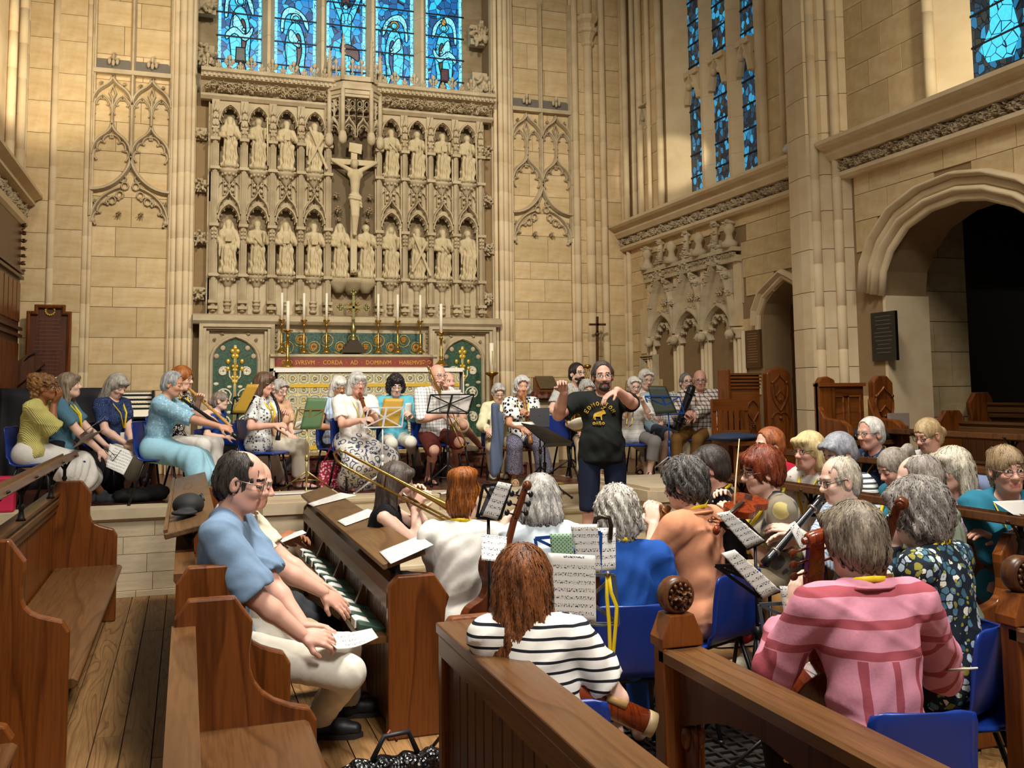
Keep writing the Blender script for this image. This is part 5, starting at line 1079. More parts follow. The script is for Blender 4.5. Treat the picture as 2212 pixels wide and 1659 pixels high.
def person(key, label, head, Y=None, dep=None, yaw=180, look=(0, 0, 0), lean=(6, 0), floor=ZP, sk='f', hair=None, hc=('6b6259', 'a89e94'), top=None, tstyle='short', neckl=.08, bottom=None, bstyle='trousers', shoes=None, hands=None, feet=None, gl=None, lan=True, beard=None, legs=True, eyes='open', female=True, stand=False, s=None, knees=None, hcurl=(.6, .6), hdir=(None, None), hnorm=(None, None), elbow=(None, None), collar=False, bulk=1.0, hem=1, hands_on=(1, 1), seat=.44, ears=True, flare=0.0, wav=0, earring=False):
 Hc = at(head[0], head[1], dep) if dep else onY(head[0], head[1], Y); dpt = depth(Hc)
 yw = R(yaw); f = V3((math.sin(yw), math.cos(yw), 0)); r = V3((math.cos(yw), -math.sin(yw), 0)); up = V3((0, 0, 1))
 u = unit(up+f*math.tan(R(lean[0]))+r*math.tan(R(lean[1]))); nv = unit(u+f*.28)
 if s is None: s = (Hc[2]-floor)/((seat+.10)+.49*u[2]+.165*nv[2]) if not stand else (Hc[2]-floor)/1.645
 P = Hc-s*(.165*nv+.49*u); N = Hc-s*.165*nv
 near = dpt < 5.6; hb = .011 if near else .0135; hh = .0046 if near else .0066
 base = V3((P[0], P[1], floor)); o = thing('person', label, 'person', base)
 lw = .17 if female else .19; lw *= bulk; hw = (.092 if not stand else .105)*s
 HM = rotm(yw+R(look[0]), R(look[1]), R(look[2])); L = lambda x, y, z: Hc+HM@V3((x, y, z))*s*1.04
 fr = lambda q: P+(r*q[0]+f*q[1]+up*q[2])*s
 tgt = lambda q: at(q[0], q[1], dpt+q[2]) if abs(q[0]) > 9 or abs(q[1]) > 9 else fr(q)
 # ---- core body
 B = SDF(); Sh = [N-u*.045*s+r*sg*lw*s for sg in (-1, 1)]
 def torso(S, infl=0, fem=female):
  S.ell(P+up*.0*s, V3((.15*bulk, .105*bulk, .1))*s, np.stack([r, f, up], 1), k=.03*s); S.ell(P+u*.17*s, V3((.127*bulk, .095*bulk, .17))*s, np.stack([r, f, up], 1), k=.045*s); S.ell(P+u*.33*s, V3((.137*bulk, .094*bulk, .17))*s, np.stack([r, f, up], 1), k=.04*s)
  S.cap(Sh[0]*.8+N*.2-u*.015*s, Sh[1]*.8+N*.2-u*.015*s, .054*s, k=.035*s)
  for sg in (0, 1): S.cap(N-u*.005*s-f*.01*s, Sh[sg]*.75+N*.25-u*.0*s, .038*s, .045*s, k=.03*s)
  if fem:
   for sg in (-1, 1): S.ell(P+u*.3*s+r*sg*.068*s+f*.085*s, V3((.062, .05, .062))*s, k=.03*s)
  elif bulk > 1.05: S.ell(P+u*.14*s+f*.06*s, V3((.13, .1, .13))*s, k=.06*s)
 torso(B)
 neck = (N-u*.02*s, L(0, -.022, -.06)); B.cap(neck[0], neck[1], .058*s, .05*s, k=.03*s)
 arms = []
 hs = hands or [(-.1, .2, .06), (.1, .2, .06)]
 for i, sg in enumerate((-1, 1)):
  W = tgt(hs[i]); hint = V3(elbow[i]) if elbow[i] is not None else (-up*1.0+r*sg*.55-f*.35); hint = hint if elbow[i] is None else r*hint[0]+f*hint[1]+up*hint[2]
  El = ik(Sh[i], W, .285*s, .25*s, hint); arms.append((Sh[i], El, W)); q = 1.0 if female else 1.12; q *= (bulk+1)/2
  if hands_on[i]:
   B.cap(Sh[i], El, .05*s*q, .04*s*q, k=.03*s); B.cap(El, El+(W-El)*.35, .041*s*q, .04*s*q, k=.015*s); B.cap(El+(W-El)*.35, W, .039*s*q, .027*s*q, k=.02*s)
 # ---- legs
 lg = []
 if legs:
  for i, sg in enumerate((-1, 1)):
   hip = P+r*sg*hw-up*.01*s
   if stand: ank = V3((hip[0], hip[1], floor+.08*s))+r*sg*.03*s; kn = (hip+ank)/2+f*.02*s
   else:
    if feet and feet[i] is not None: q = feet[i]; ft = onZ(q[0], q[1], floor+(q[2] if len(q) > 2 else 0)) if abs(q[0]) > 9 else base+(r*q[0]+f*q[1]+up*q[2])*s
    else: ft = base+(r*sg*.12+f*.42)*s
    ank = ft+up*.085*s
    if knees and knees[i] is not None: kn = tgt(knees[i])
    else: kn = ik(hip, ank, .43*s, .42*s, f+up*.9+r*sg*.25)
   B.cap(hip, kn, .074*s*bulk, .052*s, k=.03*s); m = kn+(ank-kn)*.3; bk = unit(np.cross(ank-kn, r)); B.cap(kn, m-f*.012*s, .052*s, .052*s, k=.02*s); B.cap(m-f*.012*s, ank, .05*s, .034*s, k=.025*s)
   fd = unit(f+r*sg*.12); B.cap(ank-up*.03*s-fd*.02*s, ank-up*.055*s+fd*.12*s, .036*s, .026*s, k=.02*s); B.cap(ank-up*.045*s-fd*.025*s, ank-up*.05*s, .034*s, .034*s, k=.015*s); B.cap(ank-up*.058*s+fd*.1*s, ank-up*.062*s+fd*.175*s, .027*s, .02*s, k=.02*s)
   lg.append((hip, kn, ank, fd))
 else:
  for sg in (-1, 1): B.cap(P+r*sg*hw, P+r*sg*hw+f*.1*s, .07*s, .06*s, k=.03*s)
 pieces = [(*B.mesh(hb), 0)]
 # ---- head
 S = SDF(); E = lambda c, rr, k=.02, op=0: S.ell(L(*c), V3(rr)*s*1.04, HM, k*s, op); C = lambda a, b, ra, rb=None, k=.012, op=0: S.cap(L(*a), L(*b), ra*s, (rb or ra)*s, k*s, op)
 E((0, -.014, .032), (.075, .096, .088)); E((0, .022, -.03), (.06, .066, .083), .03); jw = .031 if female else .037; E((0, .05, -.088), (jw, .034, .027), .03); C((-.045, .0, -.06), (-.02, .05, -.09), .022, .02, .025); C((.045, .0, -.06), (.02, .05, -.09), .022, .02, .025)
 for q in (-1, 1): E((q*.034, .062, -.026), (.024, .024, .022), .02); E((q*.0315, .096, .006), (.018, .02, .0125), .01, 1)
 C((-.03, .076, .027), (.03, .076, .027), .0125, k=.015); C((0, .08, .012), (0, .104, -.026), .0085, .0135, .01); C((-.012, .094, -.031), (.012, .094, -.031), .0095, k=.008)
 C((-.019, .081, -.061), (.019, .081, -.061), .0075, k=.006); C((-.016, .08, -.074), (.016, .08, -.074), .0085, k=.006); C((-.02, .094, -.0675), (.02, .094, -.0675), .0035, k=.004, op=1)
 for q in (-1, 1):
  if eyes == 'open': E((q*.0315, .0745, .006), (.0165, .0125, .0125), .002)
  else: E((q*.0315, .0765, .004), (.0165, .0125, .0135), .006)
  if ears: E((q*.08, -.008, -.008), (.011, .021, .033), .008); E((q*.089, .0, -.004), (.006, .012, .02), .004, 1)
 S.cap(neck[0], neck[1], .0585*s, .0505*s, k=.03*s); 
 hv, hf = S.mesh(hh, lo=Hc-.2*s); mi = np.zeros(len(hf), int); c = (hv[hf].mean(1)-Hc)@HM/(s*1.04); x, y, z = np.abs(c[:, 0]), c[:, 1], c[:, 2]
 mi[(x < .024) & (np.abs(z+.0675) < .0145-x*.25) & (y > .07)] = 1; mi[(x > .012) & (x < .047) & (np.abs(z-.0295+np.maximum(x-.03, 0)*.3) < .0048) & (y > .045)] = 2
 ez = .006 if eyes == 'open' else .004
 if eyes == 'open':
  ew = ((x-.0315)/.0155)**2+((z-ez)/.0075)**2 < 1; mi[ew & (y > .06)] = 3; mi[(((x-.0315)/.0062)**2+((z-ez)/.0068)**2 < 1) & (y > .06)] = 4
  mi[(np.abs(x-.0315) < .0165) & (np.abs(z-ez-.0085+((x-.0315)**2)*14) < .0026) & (y > .06)] = 5
 else: mi[(np.abs(x-.0315) < .0165) & (np.abs(z-ez+.008-((x-.0315)**2)*10) < .003) & (y > .06)] = 5
 pieces.append((hv, hf, mi))
 # ---- hands
 for i, sg in enumerate((-1, 1)):
  if not hands_on[i]: continue
  S = SDF(); a, e, W = arms[i]; d = unit(W-e); dd = hdir[i]; d = d if dd is None else unit(r*dd[0]+f*dd[1]+up*dd[2]); nn = hnorm[i]; nn = (-up*.7-r*sg*.6) if nn is None else (r*nn[0]+f*nn[1]+up*nn[2])
  S.cap(e+(W-e)*.6, W, .034*s, .0275*s, k=.02*s); hand_prims(S, W, d, nn, sg, s*1.05, hcurl[i]); v, q = S.mesh(.0055 if near else .0068); pieces.append((v, q, 0))
 v, q, mi = cat_meshes(pieces); hcol = hair_mat(*hc, wav) if hair else None; brow = plain(hc[0], .6)
 raw('body', v, q, [SK[sk], LIP[sk], brow, M_EYE, M_IRIS, M_LASH], o, mi=mi)
 # ---- hair
 if hair:
  S = SDF(); hair_prims(S, hair, L, HM, s*1.04, o); A = {'curly': .011, 'afro_updo': .011, 'wavy': .0045, 'messy': .005, 'longwild': .003}.get(hair, .0035); cu = {'curly': 1, 'afro_updo': 1, 'wavy': .5, 'messy': .6}.get(hair, 0)
  def disp(X, Y, Z):
   x, y, z = [HM[0][j]*(X-Hc[0])+HM[1][j]*(Y-Hc[1])+HM[2][j]*(Z-Hc[2]) for j in range(3)]
   if cu == 1: return A*(np.sin(x*95+1.5*np.sin(z*60))*np.sin(y*95)*np.sin(z*85+x*30)+.5*np.sin(x*190+y*170)*np.sin(z*180))
   a = np.arctan2(x, -y); return A*(np.sin(a*17+z*(14+40*cu)+2*np.sin(z*30*(cu+.2)))+.7*np.sin(a*41-z*20+x*50))*np.clip(.6+cu-z*3, .25, 1)
  v, q = S.mesh(.0048 if near else .0064, disp=disp); raw('hair', v, q, hcol, o)
  if near and hair not in ('bald', 'ring') and len(v): strands(v, q, L, HM, Hc, s, hair, hc, o)
 if beard:
  S = SDF(); big = beard == 'full'; S.ell(L(0, .045, -.088), V3((.05, .05, .05 if big else .034))*s, HM, .01); S.ell(L(0, .03, -.06), V3((.066, .06, .04))*s, HM, .015) if big else None; S.cap(L(-.02, .088, -.05), L(.02, .088, -.05), .011*s, k=.01); S.cap(L(-.028, .08, -.055), L(-.03, .07, -.085), .012*s, k=.01); S.cap(L(.028, .08, -.055), L(.03, .07, -.085), .012*s, k=.01)
  S.ell(L(0, .105, -.067), V3((.024, .03, .01))*s, HM, .004, 1); raw('beard', *S.mesh(.0055, disp=lambda X, Y, Z: .003*np.sin(X*300)*np.sin(Z*200+Y*200)), hcol or hair_mat(*hc), o)
 # ---- clothes
 if top is not None:
  S = SDF(); e = (.019 if hem else .012)*s; ln = dict(short=.62, mid=.82, long=1.9, none=0, elbow=.98, three=1.55, cap=.35)[tstyle]
  ends = []
  for a, el, W in arms if ln else []:
   i = 0 if a is arms[0][0] else 1
   if not hands_on[i]: continue
   q = (1.0 if female else 1.12)*(bulk+1)/2; ext = .05
   if ln <= 1: end = a+(el-a)*ln; S.cap(a, a+(el-a)*min(ln+ext, 1.1), (.052*s*q), (.05+flare)*s*q, k=.028*s); dv = unit(el-a); rr_ = .052*q+flare
   else: end = el+(W-el)*(ln-1); S.cap(a, el, .053*s*q, .047*s*q, k=.035*s); S.cap(el, el+(W-el)*(ln-1+ext), .046*s*q, (.038+flare)*s*q, k=.02*s); dv = unit(W-el); rr_ = .042*q+flare
   ends.append((end, dv, rr_*s))
  for en, dv, rr_ in ends: S.ell(en+dv*rr_, V3((1.75, 1.75, 1.0))*rr_, np.stack(frame(dv), 1), k=.003, op=1)
  torso(S)
  if hem and not stand: S.cap(P-r*.05*s+up*.01*s, P+r*.05*s+up*.01*s, .098*s*bulk, k=.025*s); S.cap(P-r*.07*s+f*.02, P+r*.07*s+f*.05*s, .092*s*bulk, k=.025*s)
  if stand: S.cap(P-r*.055*s+up*.08*s, P+r*.055*s+up*.08*s, .105*s*bulk, k=.04*s); S.cap(P-r*.06*s-up*.03*s, P+r*.06*s-up*.03*s, .1*s*bulk, k=.04*s)
  S.ell(N+u*.045*s+f*.045*s, V3((neckl, neckl*.95, neckl*1.05))*s, np.stack([r, f, up], 1), k=.012*s, op=1)
  if not legs: pass
  ph = hash(key) % 7
  fo = lambda X, Y, Z: .004*np.sin((X*r[0]+Y*r[1])*31+(Z-P[2])*13+ph+2.2*np.sin((Z-P[2])*11+(X*f[0]+Y*f[1])*15+ph))*np.clip(1.3-(Z-P[2])*1.8, .3, 1)+.006*np.maximum(0, 1-2.6*np.abs(np.sin((X*r[0]+Y*r[1])*9+(Z-P[2])*15*(1 if ph % 2 else -1)+ph*1.7+.9*np.sin((Z-P[2])*12+X*9+Y*7))))+.0028*np.sin((X*r[0]+Y*r[1])*55-(Z-P[2])*47+2*np.sin(X*23+Y*31+ph))
  v, q = S.mesh(hb*.92, infl=e, disp=fo, clip=(lambda X, Y, Z: P[2]-.055*s-Z+X*0) if stand else None); raw({'dress': 'dress'}.get(bstyle, 'top'), v, q, top, o)
 if collar and top is not None:
  m = MB(); m.tube([N+(r*math.sin(a)*.074-f*math.cos(a)*.066+u*(.022-.025*(1-math.cos(a))/2)-f*.008)*s+(f*.02*s if abs(a) > 2 else 0) for a in np.linspace(-2.5, 2.5, 13)], .026*s, 8, flat=.38, up=u); m.build('collar', top, o)
 if bottom is not None and legs:
  S = SDF(); S.ell(P, V3((.15*bulk, .108*bulk, .1))*s, np.stack([r, f, up], 1), k=.03*s)
  if bstyle in ('skirt', 'dress', 'longskirt'):
   k1 = (lg[0][1]+lg[1][1])/2; a1 = (lg[0][2]+lg[1][2])/2; t = .45 if bstyle != 'longskirt' else .9
   for hip, kn, ank, fd in lg: S.cap(hip, kn+f*.02*s, .095*s*bulk, .085*s, k=.09*s); S.cap(kn, kn+(ank-kn)*t, .085*s, .1*s if t < .6 else .125*s, k=.09*s)
   S.cap(P+f*.05, k1, .1*s, .08*s, k=.08*s); S.cap(k1, k1+(a1-k1)*t, .08*s, .1*s, k=.08*s); e = .012*s
   fo = lambda X, Y, Z: .009*np.sin(np.arctan2(X-k1[0], Y-k1[1])*13+3*np.sin(Z*6))*np.clip((P[2]-Z)*5+.3, .1, 1)
  else:
   t = dict(trousers=.88, shorts=-.12, capri=.52, wide=.74, jeans=.9)[bstyle]; wd = dict(wide=.05, capri=.022, shorts=.018).get(bstyle, .008)
   for hip, kn, ank, fd in lg:
    if t < 0: S.cap(hip, kn+(hip-kn)*-t*0.9, (.085 if not stand else .076)*s*bulk, (.066+wd)*s*(1 if not stand else .9), k=(.05 if not stand else .015)*s); en, dv, rr_ = kn+(hip-kn)*.06, unit(kn-hip), (.066+wd)*s
    else: S.cap(hip, kn, .079*s*bulk, (.06+wd*.5)*s, k=.03*s); S.cap(kn, kn+(ank-kn)*(t+.06), (.06+wd*.5)*s, (.044+wd)*s, k=.025*s); en, dv, rr_ = kn+(ank-kn)*t, unit(ank-kn), (.046+wd)*s
    S.ell(en+dv*rr_, V3((1.6, 1.6, 1.0))*rr_, np.stack(frame(dv), 1), k=.003, op=1)
   e = .009*s; fo = lambda X, Y, Z: .0025*np.sin(X*37+Y*31+Z*11+2.5*np.sin(Z*9+X*17+Y*13))+.0016*np.sin(Y*60-X*50+Z*20+2*np.sin(X*30))
  v, q = S.mesh(hb, infl=e, disp=fo); raw({'skirt': 'skirt', 'longskirt': 'skirt', 'dress': 'dress_skirt', 'shorts': 'shorts'}.get(bstyle, 'trousers'), v, q, bottom, o)
 if shoes and legs:
  for hip, kn, ank, fd in lg:
   kind, colr = shoes; sd = np.cross(fd, up)
   if kind == 'sandal':
    m = MB(); z0 = ank-up*.082*s; m.prism([(-.06, -.03), (.08, -.042), (.17, -.04), (.2, 0), (.17, .04), (.08, .042), (-.06, .03), (-.075, 0)], lambda a, b, d: z0+(fd*a+sd*b+up*d)*s, -.003, .018)
    for a, z in ((.03, .075), (.12, .05)): m.tube([z0+(fd*a+sd*.04*math.cos(t)+up*(.015+z*math.sin(t)))*s for t in np.linspace(0, PI, 9)], .009*s, 6)
    m.build('sandal', colr, o)
   else:
    S = SDF(); S.cap(ank-up*.035*s-fd*.03*s, ank-up*.045*s+fd*.11*s, .042*s, .036*s, k=.02*s).cap(ank-up*.05*s+fd*.1*s, ank-up*.05*s+fd*.165*s, .038*s, .028*s, k=.02*s).cap(ank, ank-up*.04*s, .044*s, .045*s, k=.02*s); z1 = (ank-up*.083*s)[2]
    v, q = S.mesh(.009, infl=.004, clip=lambda X, Y, Z: z1-Z+X*0); raw('shoe', v, q, colr, o)
    m = MB(); z0 = ank-up*.085*s; m.prism([(-.075, -.03), (.08, -.047), (.17, -.042), (.205, 0), (.17, .042), (.08, .047), (-.075, .03), (-.085, 0)], lambda a, b, d: z0+(fd*a+sd*b+up*d)*s, 0, .022); m.build('sole', M_SOLE if kind == 'shoe' else plain('e8e2d6', .6), o)
 # ---- glasses, lanyard
 if gl:
  m = MB(); rr_ = .0021*max(1, s); G = M_GLS if gl == 'd' else M_GLSL
  for q in (-1, 1):
   m.tube([L(q*.033+.0225*math.cos(t), .0985-.006*abs(math.cos(t)), .0015+.0165*math.sin(t)) for t in np.linspace(0, 2*PI, 15)], rr_, 5); m.tube([L(q*.055, .094, .006), L(q*.078, .07, .01), L(q*.086, .0, .012), L(q*.084, -.015, -.002)], rr_, 5)
  m.tube([L(-.011, .1, .005), L(0, .103, .008), L(.011, .1, .005)], rr_, 5); m.build('glasses', G, o)
 if lan:
  m = MB(); st = P+u*.2*s+f*(.165 if female else .155)*s*max(1, bulk); path_ = []
  ch = P+u*.36*s+f*.148*s*max(1, bulk**.5)
  for sg in (-1, 1):
   m.tube([N+u*.052*s-f*.07*s, N+u*.045*s-f*.045*s+r*sg*.05*s, N+u*.012*s+r*sg*.076*s+f*.005*s, N-u*.035*s+r*sg*.075*s+f*.075*s, ch+r*sg*.045*s, st+r*sg*.006*s], (.0115)*s, 6, flat=.3, up=f)
  m.build('lanyard', M_YEL, o)
 if earring: m = MB(); [m.ball(L(q*.083, -.002, -.045), .006, 6) for q in (-1, 1)]; m.build('earrings', M_GLSL, o)
 PEOPLE[key] = dict(o=o, P=P, N=N, Hc=Hc, s=s, f=f, r=r, L=L, arms=arms, lg=lg, base=base, floor=floor, u=u, dep=dpt)
 return PEOPLE[key]
def strands(v, q, L, HM, Hc, s, st, hc, o):
 # loose locks laid over the hair mass: thin ribbons that follow the surface downwards
 rs = np.random.RandomState(5); n = len(v); c = v[q].mean(1); nrm = np.cross(v[q[:, 1]]-v[q[:, 0]], v[q[:, 3]]-v[q[:, 0]]); nrm /= np.maximum(np.linalg.norm(nrm, axis=1), 1e-9)[:, None]
 loc = (c-Hc)@HM; out = (nrm*(c-Hc)).sum(1) > -.02; cam = (nrm*(CAM0-c)).sum(1) > -.2; ok = np.nonzero(out & cam)[0]
 if not len(ok): return
 cnt = 1500; pick = rs.choice(ok, min(cnt, len(ok)), replace=False); vs, fs = [], []; crown = L(0, -.04, .13); curl = {'curly': 1., 'wavy': .8, 'messy': .8, 'longwild': .5}.get(st, .25)
 # coarse lookup of nearest surface point
 key = lambda p: tuple(np.floor(p/.012).astype(int)); G = {}
 for i in range(len(c)): G.setdefault(key(c[i]), i)
 for i in pick:
  p = c[i].copy(); nn = nrm[i]; d = p-crown; d = d-nn*(d@nn); g = V3((0, 0, -1))-nn*(-nn[2]); d = unit(unit(d)*.7+g*.9+rs.normal(0, .25*curl+.06, 3)); pts = []; ns = []
  for k in range(7):
   pts.append(p+nn*(.002+.003*rs.rand())); ns.append(nn); w = unit(np.cross(nn, d)); p2 = p+(d+w*curl*.6*math.sin(k*1.4+i))*.013*s
   j = None; kk = key(p2)
   for dx in (0, 1, -1):
    for dy in (0, 1, -1):
     for dz in (0, 1, -1):
      j = G.get((kk[0]+dx, kk[1]+dy, kk[2]+dz))
      if j is not None: break
     if j is not None: break
    if j is not None: break
   if j is None: pts.append(p2); ns.append(nn); break
   nn = unit(nn*.5+nrm[j]); p = p2+nrm[j]*((c[j]-p2)@nrm[j]); d = unit(d-nn*(d@nn)+V3((0, 0, -.15)))
  if len(pts) < 3: continue
  b = len(vs); m = len(pts)
  for k in range(m):
   t = unit(pts[min(k+1, m-1)]-pts[max(k-1, 0)]); w = unit(np.cross(ns[k], t)); wd = .0032*s*(1-abs(2*k/(m-1)-.9)**2*.7); vs += [pts[k]+w*wd, pts[k]-w*wd]
  for k in range(m-1): fs.append((b+2*k, b+2*k+1, b+2*k+3, b+2*k+2))
 if fs: h = raw('hair_strands', np.array(vs), np.array(fs), hair_mat(*hc, 0), o); h['kind'] = 'stuff'
# ================================================================== PEOPLE: who sits where
W = cloth('dcd8d0'); GREY = ('77746f', 'c2beb8'); WHT = ('a8a49c', 'e6e2da'); DRK = ('1f1a18', '4a423c')
TROUS = cloth('d2cbba'); BEIGE = cloth('b5a284'); NAVY = cloth('1d2740'); BLKC = cloth('17161a'); GREYC = cloth('7d7b7a'); SAND = M_BLK
TAN = plain('c8ae84', .6)
# --- players on the platform, left to right
person('A1', 'woman in yellow knitted cardigan and white skirt, hand raised to her mouth', (101, 838), Y=9.25, yaw=102, look=(4, 2, 0), lean=(8, 0), sk='b', hair='afro_updo', hc=('3a2416', 'a0703e'), top=knit('c6bb6a', 'e0d888'), tstyle='elbow', flare=.03, bottom=W, bstyle='skirt', gl='d', bulk=1.18, hands=[(143, 952, .25), (116, 872, .0)], hdir=(None, (.1, .55, .8)), hnorm=(None, (-.2, -.9, .3)), elbow=(None, (.25, .1, -1)), feet=[(222, 1086), (200, 1086)], shoes=('shoe', cloth('50565c')), hem=1)
person('A2', 'white-haired woman in glasses half hidden behind the woman in yellow cardigan', (131, 842), Y=9.75, yaw=104, hair='fringe', hc=WHT, top=W, gl='d', legs=False)
person('A3', 'woman in teal tee and black skirt, chin lifted, looking to the right', (150, 833), Y=9.55, yaw=98, look=(0, 6, 0), lean=(2, 0), hair='longbob', hc=('4a3c30', '9a8870'), top=cloth('4f7486'), bottom=BLKC, bstyle='longskirt', bulk=1.12, hands=[(226, 960, .2), (214, 972, -.1)], feet=[(262, 1072), (255, 1075)], shoes=('sandal', SAND))
person('A4', 'woman with long grey hair and navy patterned top looking down at her paper', (253, 834), Y=9.9, yaw=128, look=(5, -28, 0), lean=(4, 0), hair='longbob', hc=('6b665e', 'b8b2a6'), top=swirl('1f2c50', '6a7fae', 16, .1, 5), bottom=TROUS, bstyle='capri', bulk=1.08, hands=[(285, 958, -.15), (270, 957, -.25)], feet=[(292, 1062), (270, 1076)], shoes=('sandal', M_BLK), eyes='shut')
person('A5', 'grey-cropped woman in pale blue dress playing a long black wind instrument', (373, 830), Y=9.3, yaw=103, look=(6, -14, 0), lean=(10, 0), sk='t', hair='short', hc=('5a5a5c', 'b4b4b4'), top=floral('8fb8cc', ['a4cbdc', '7ea6c0', 'b8dce8'], 40, .4), tstyle='elbow', bottom=cloth('9ccbdd'), bstyle='dress', lan=False, bulk=1.1, hands=[(452, 905, -.05), (474, 921, -.2)], hcurl=(.8, .8), feet=[(470, 1086), (450, 1092)], eyes='shut')
person('A6', 'auburn-haired woman with fringe and glasses playing a pale wooden recorder', (394, 818), Y=10.05, yaw=116, look=(0, -6, 0), hair='long', hc=('6a3416', 'b0682c'), top=floral('1c1a1c', ['e8e4dc', '1c1a1c', 'd8d4cc'], 60, .5), bottom=W, hands=[(430, 866, -.15), (440, 893, -.25)], gl='d')
person('A7', 'older woman in royal blue dress and glasses with swept-back hair, hands on lap', (477, 866), Y=10.5, yaw=112, look=(-8, -4, 0), hair='bun', hc=('5a4a40', '9a8a80'), top=cloth('274a94'), bottom=BLKC, gl='d', lan=False, bulk=1.12, hands=[(492, 942, .1), (488, 944, -.2)])
person('A8', 'brown-haired woman in white floral shirt playing a curved black horn', (571, 830), collar=True, Y=9.8, yaw=120, look=(-8, -4, 0), lean=(2, 0), sk='r', hair='bob', hc=('2e211a', '6a4e3c'), top=floral('d9dad8', ['26303c', '3a4652', 'c9ccd0', 'd9dad8', '56666e'], 38, .42), bottom=cloth('cfc6b4'), bstyle='wide', gl='l', bulk=1.08, hands=[(611, 893, -.15), (592, 919, -.3)], hcurl=(.9, .9), feet=[(650, 1056), (600, 1050)], shoes=('sandal', SAND))
person('A9', 'grey-haired woman in peach top reading paper behind the white floral shirt', (604, 843), Y=10.45, yaw=142, look=(0, -16, 0), hair='shortf', hc=GREY, top=cloth('d8ae8c'), bottom=cloth('8894a0'), gl='l', lan=False, hands=[(636, 942, -.1), (625, 940, -.3)], feet=[(608, 1040), (575, 1040)], eyes='shut')
person('A10', 'white-haired woman in pale blue sleeveless top seated behind the recorder player', (733, 836), Y=10.35, yaw=168, look=(0, -14, 0), sk='t', hair='bob', hc=WHT, top=stripes('b6c6d6', '93a9c0', .03, .4, 0), tstyle='cap', bottom=BLKC, gl='d', hands=[(735, 940, -.25), (722, 925, -.25)], feet=[(745, 1040), (722, 1045)], eyes='shut')
person('A11', 'woman in white lace top and long patterned skirt playing a dark wooden recorder', (772, 829), Y=9.62, yaw=164, look=(2, -5, 0), sk='r', hair='bob', hc=('84817c', 'cdcac4'), top=floral('ddd9d2', ['eeeae4', 'cfcac2', 'e6e2da'], 60, .35), bottom=swirl('d6d0ca', '47566e', 13, .3, 2.2), bstyle='longskirt', gl='l', bulk=1.18, hands=[(800, 890, -.22), (780, 908, -.3)], hcurl=(.8, .8), feet=[(795, 1058), (752, 1060)])
person('A12', 'woman with black curly hair in turquoise shirt holding up a sheet', (855, 834), collar=True, Y=10.3, yaw=182, look=(0, -16, 0), hair='curly', hc=('0e0c0e', '2a2426'), top=cloth('5fb0c6'), tstyle='long', bottom=cloth('d4d0c4'), gl='l', bulk=1.1, hands=[(888, 897, -.25), (832, 905, -.25)], feet=[(905, 1028), (862, 1036)], knees=[(887, 955, -.35), (845, 958, -.4)], eyes='shut', shoes=('shoe', cloth('3f5570')))
person('A13', 'bald man in white checked shirt and maroon shorts playing trombone', (946, 812), collar=True, Y=9.9, yaw=162, look=(0, -6, 0), lean=(4, 0), sk='r', hair='bald', hc=('8a8580', 'b8b4ae'), top=check('e2e2e0', '3c4652', .034, .16), tstyle='elbow', bottom=cloth('5a2620'), bstyle='shorts', gl='l', lan=False, female=False, hands=[(964, 840, -.2), (955, 898, -.3)], elbow=((-.6, .2, -1), None), knees=[(991, 955, -.35), (938, 972, -.4)], feet=[(982, 1030), (926, 1046)], shoes=('sandal', M_BLK))
person('A14', 'person with crossed bare legs and grey sandals hidden behind the trombonist', (968, 826), Y=10.55, yaw=166, sk='r', hair='ring', hc=GREY, top=W, bottom=BEIGE, bstyle='shorts', female=False, lan=False, hands=[(997, 905, -.25), (975, 915, -.25)], feet=[(1045, 985, .16), (975, 1035)], knees=[(1000, 918, -.4), None], shoes=('sandal', cloth('4a5054')))
person('A15', 'grey-haired woman in cream shirt reading a sheet on her lap', (1077, 849), collar=True, Y=10.3, yaw=186, look=(0, -22, 0), hair='shortf', hc=GREY, top=cloth('d8d2ae'), tstyle='long', bottom=BEIGE, gl='l', hands=[(1068, 926, -.3), (1054, 928, -.3)], feet=[(1085, 1035), (1064, 1036)], eyes='shut', shoes=('shoe', cloth('c0b49c')))
person('A16', 'curly grey-haired woman in black and white floral blouse with pale wooden recorder', (1128, 836), Y=9.7, yaw=186, look=(2, -4, 0), sk='t', hair='wavy', hc=('8a8884', 'd0cecb'), top=floral('dcdcdc', ['15151c', '22222c', 'dcdcdc', '15151c'], 30, .5), bottom=swirl('4f5164', '8a8698', 30, .4, 3), hands=[(1140, 892, -.3), (1128, 925, -.3)], hcurl=(.9, .9), feet=[(1180, 1047), (1111, 1047)], knees=[(1165, 960, -.35), (1112, 962, -.35)], bstyle='wide', shoes=('sandal', TAN))
person('A17', 'young bearded man in glasses holding a french horn behind the conductor', (1247, 807), Y=10.4, yaw=176, look=(-14, 0, 0), hair='short', hc=('120e0e', '2e2522'), top=floral('b9bab6', ['8c9296', 'c8c8c4', 'a4a8a8'], 45, .4), bottom=BLKC, gl='d', female=False, beard='full', hands=[(1246, 905, -.3), (1226, 912, -.3)], elbow=(None, (.9, 0, -.6)))
person('A18', 'woman with curly grey hair and beige trousers half hidden by the conductor', (1268, 842), Y=10.0, yaw=182, look=(0, -18, 0), hair='wavy', hc=GREY, top=cloth('8c5a52'), bottom=BEIGE, hands=[(1264, 925, -.25), (1250, 928, -.25)], feet=[(1290, 1035), (1256, 1040)], eyes='shut', shoes=('sandal', TAN))
BLACKT = cloth('1f2221')
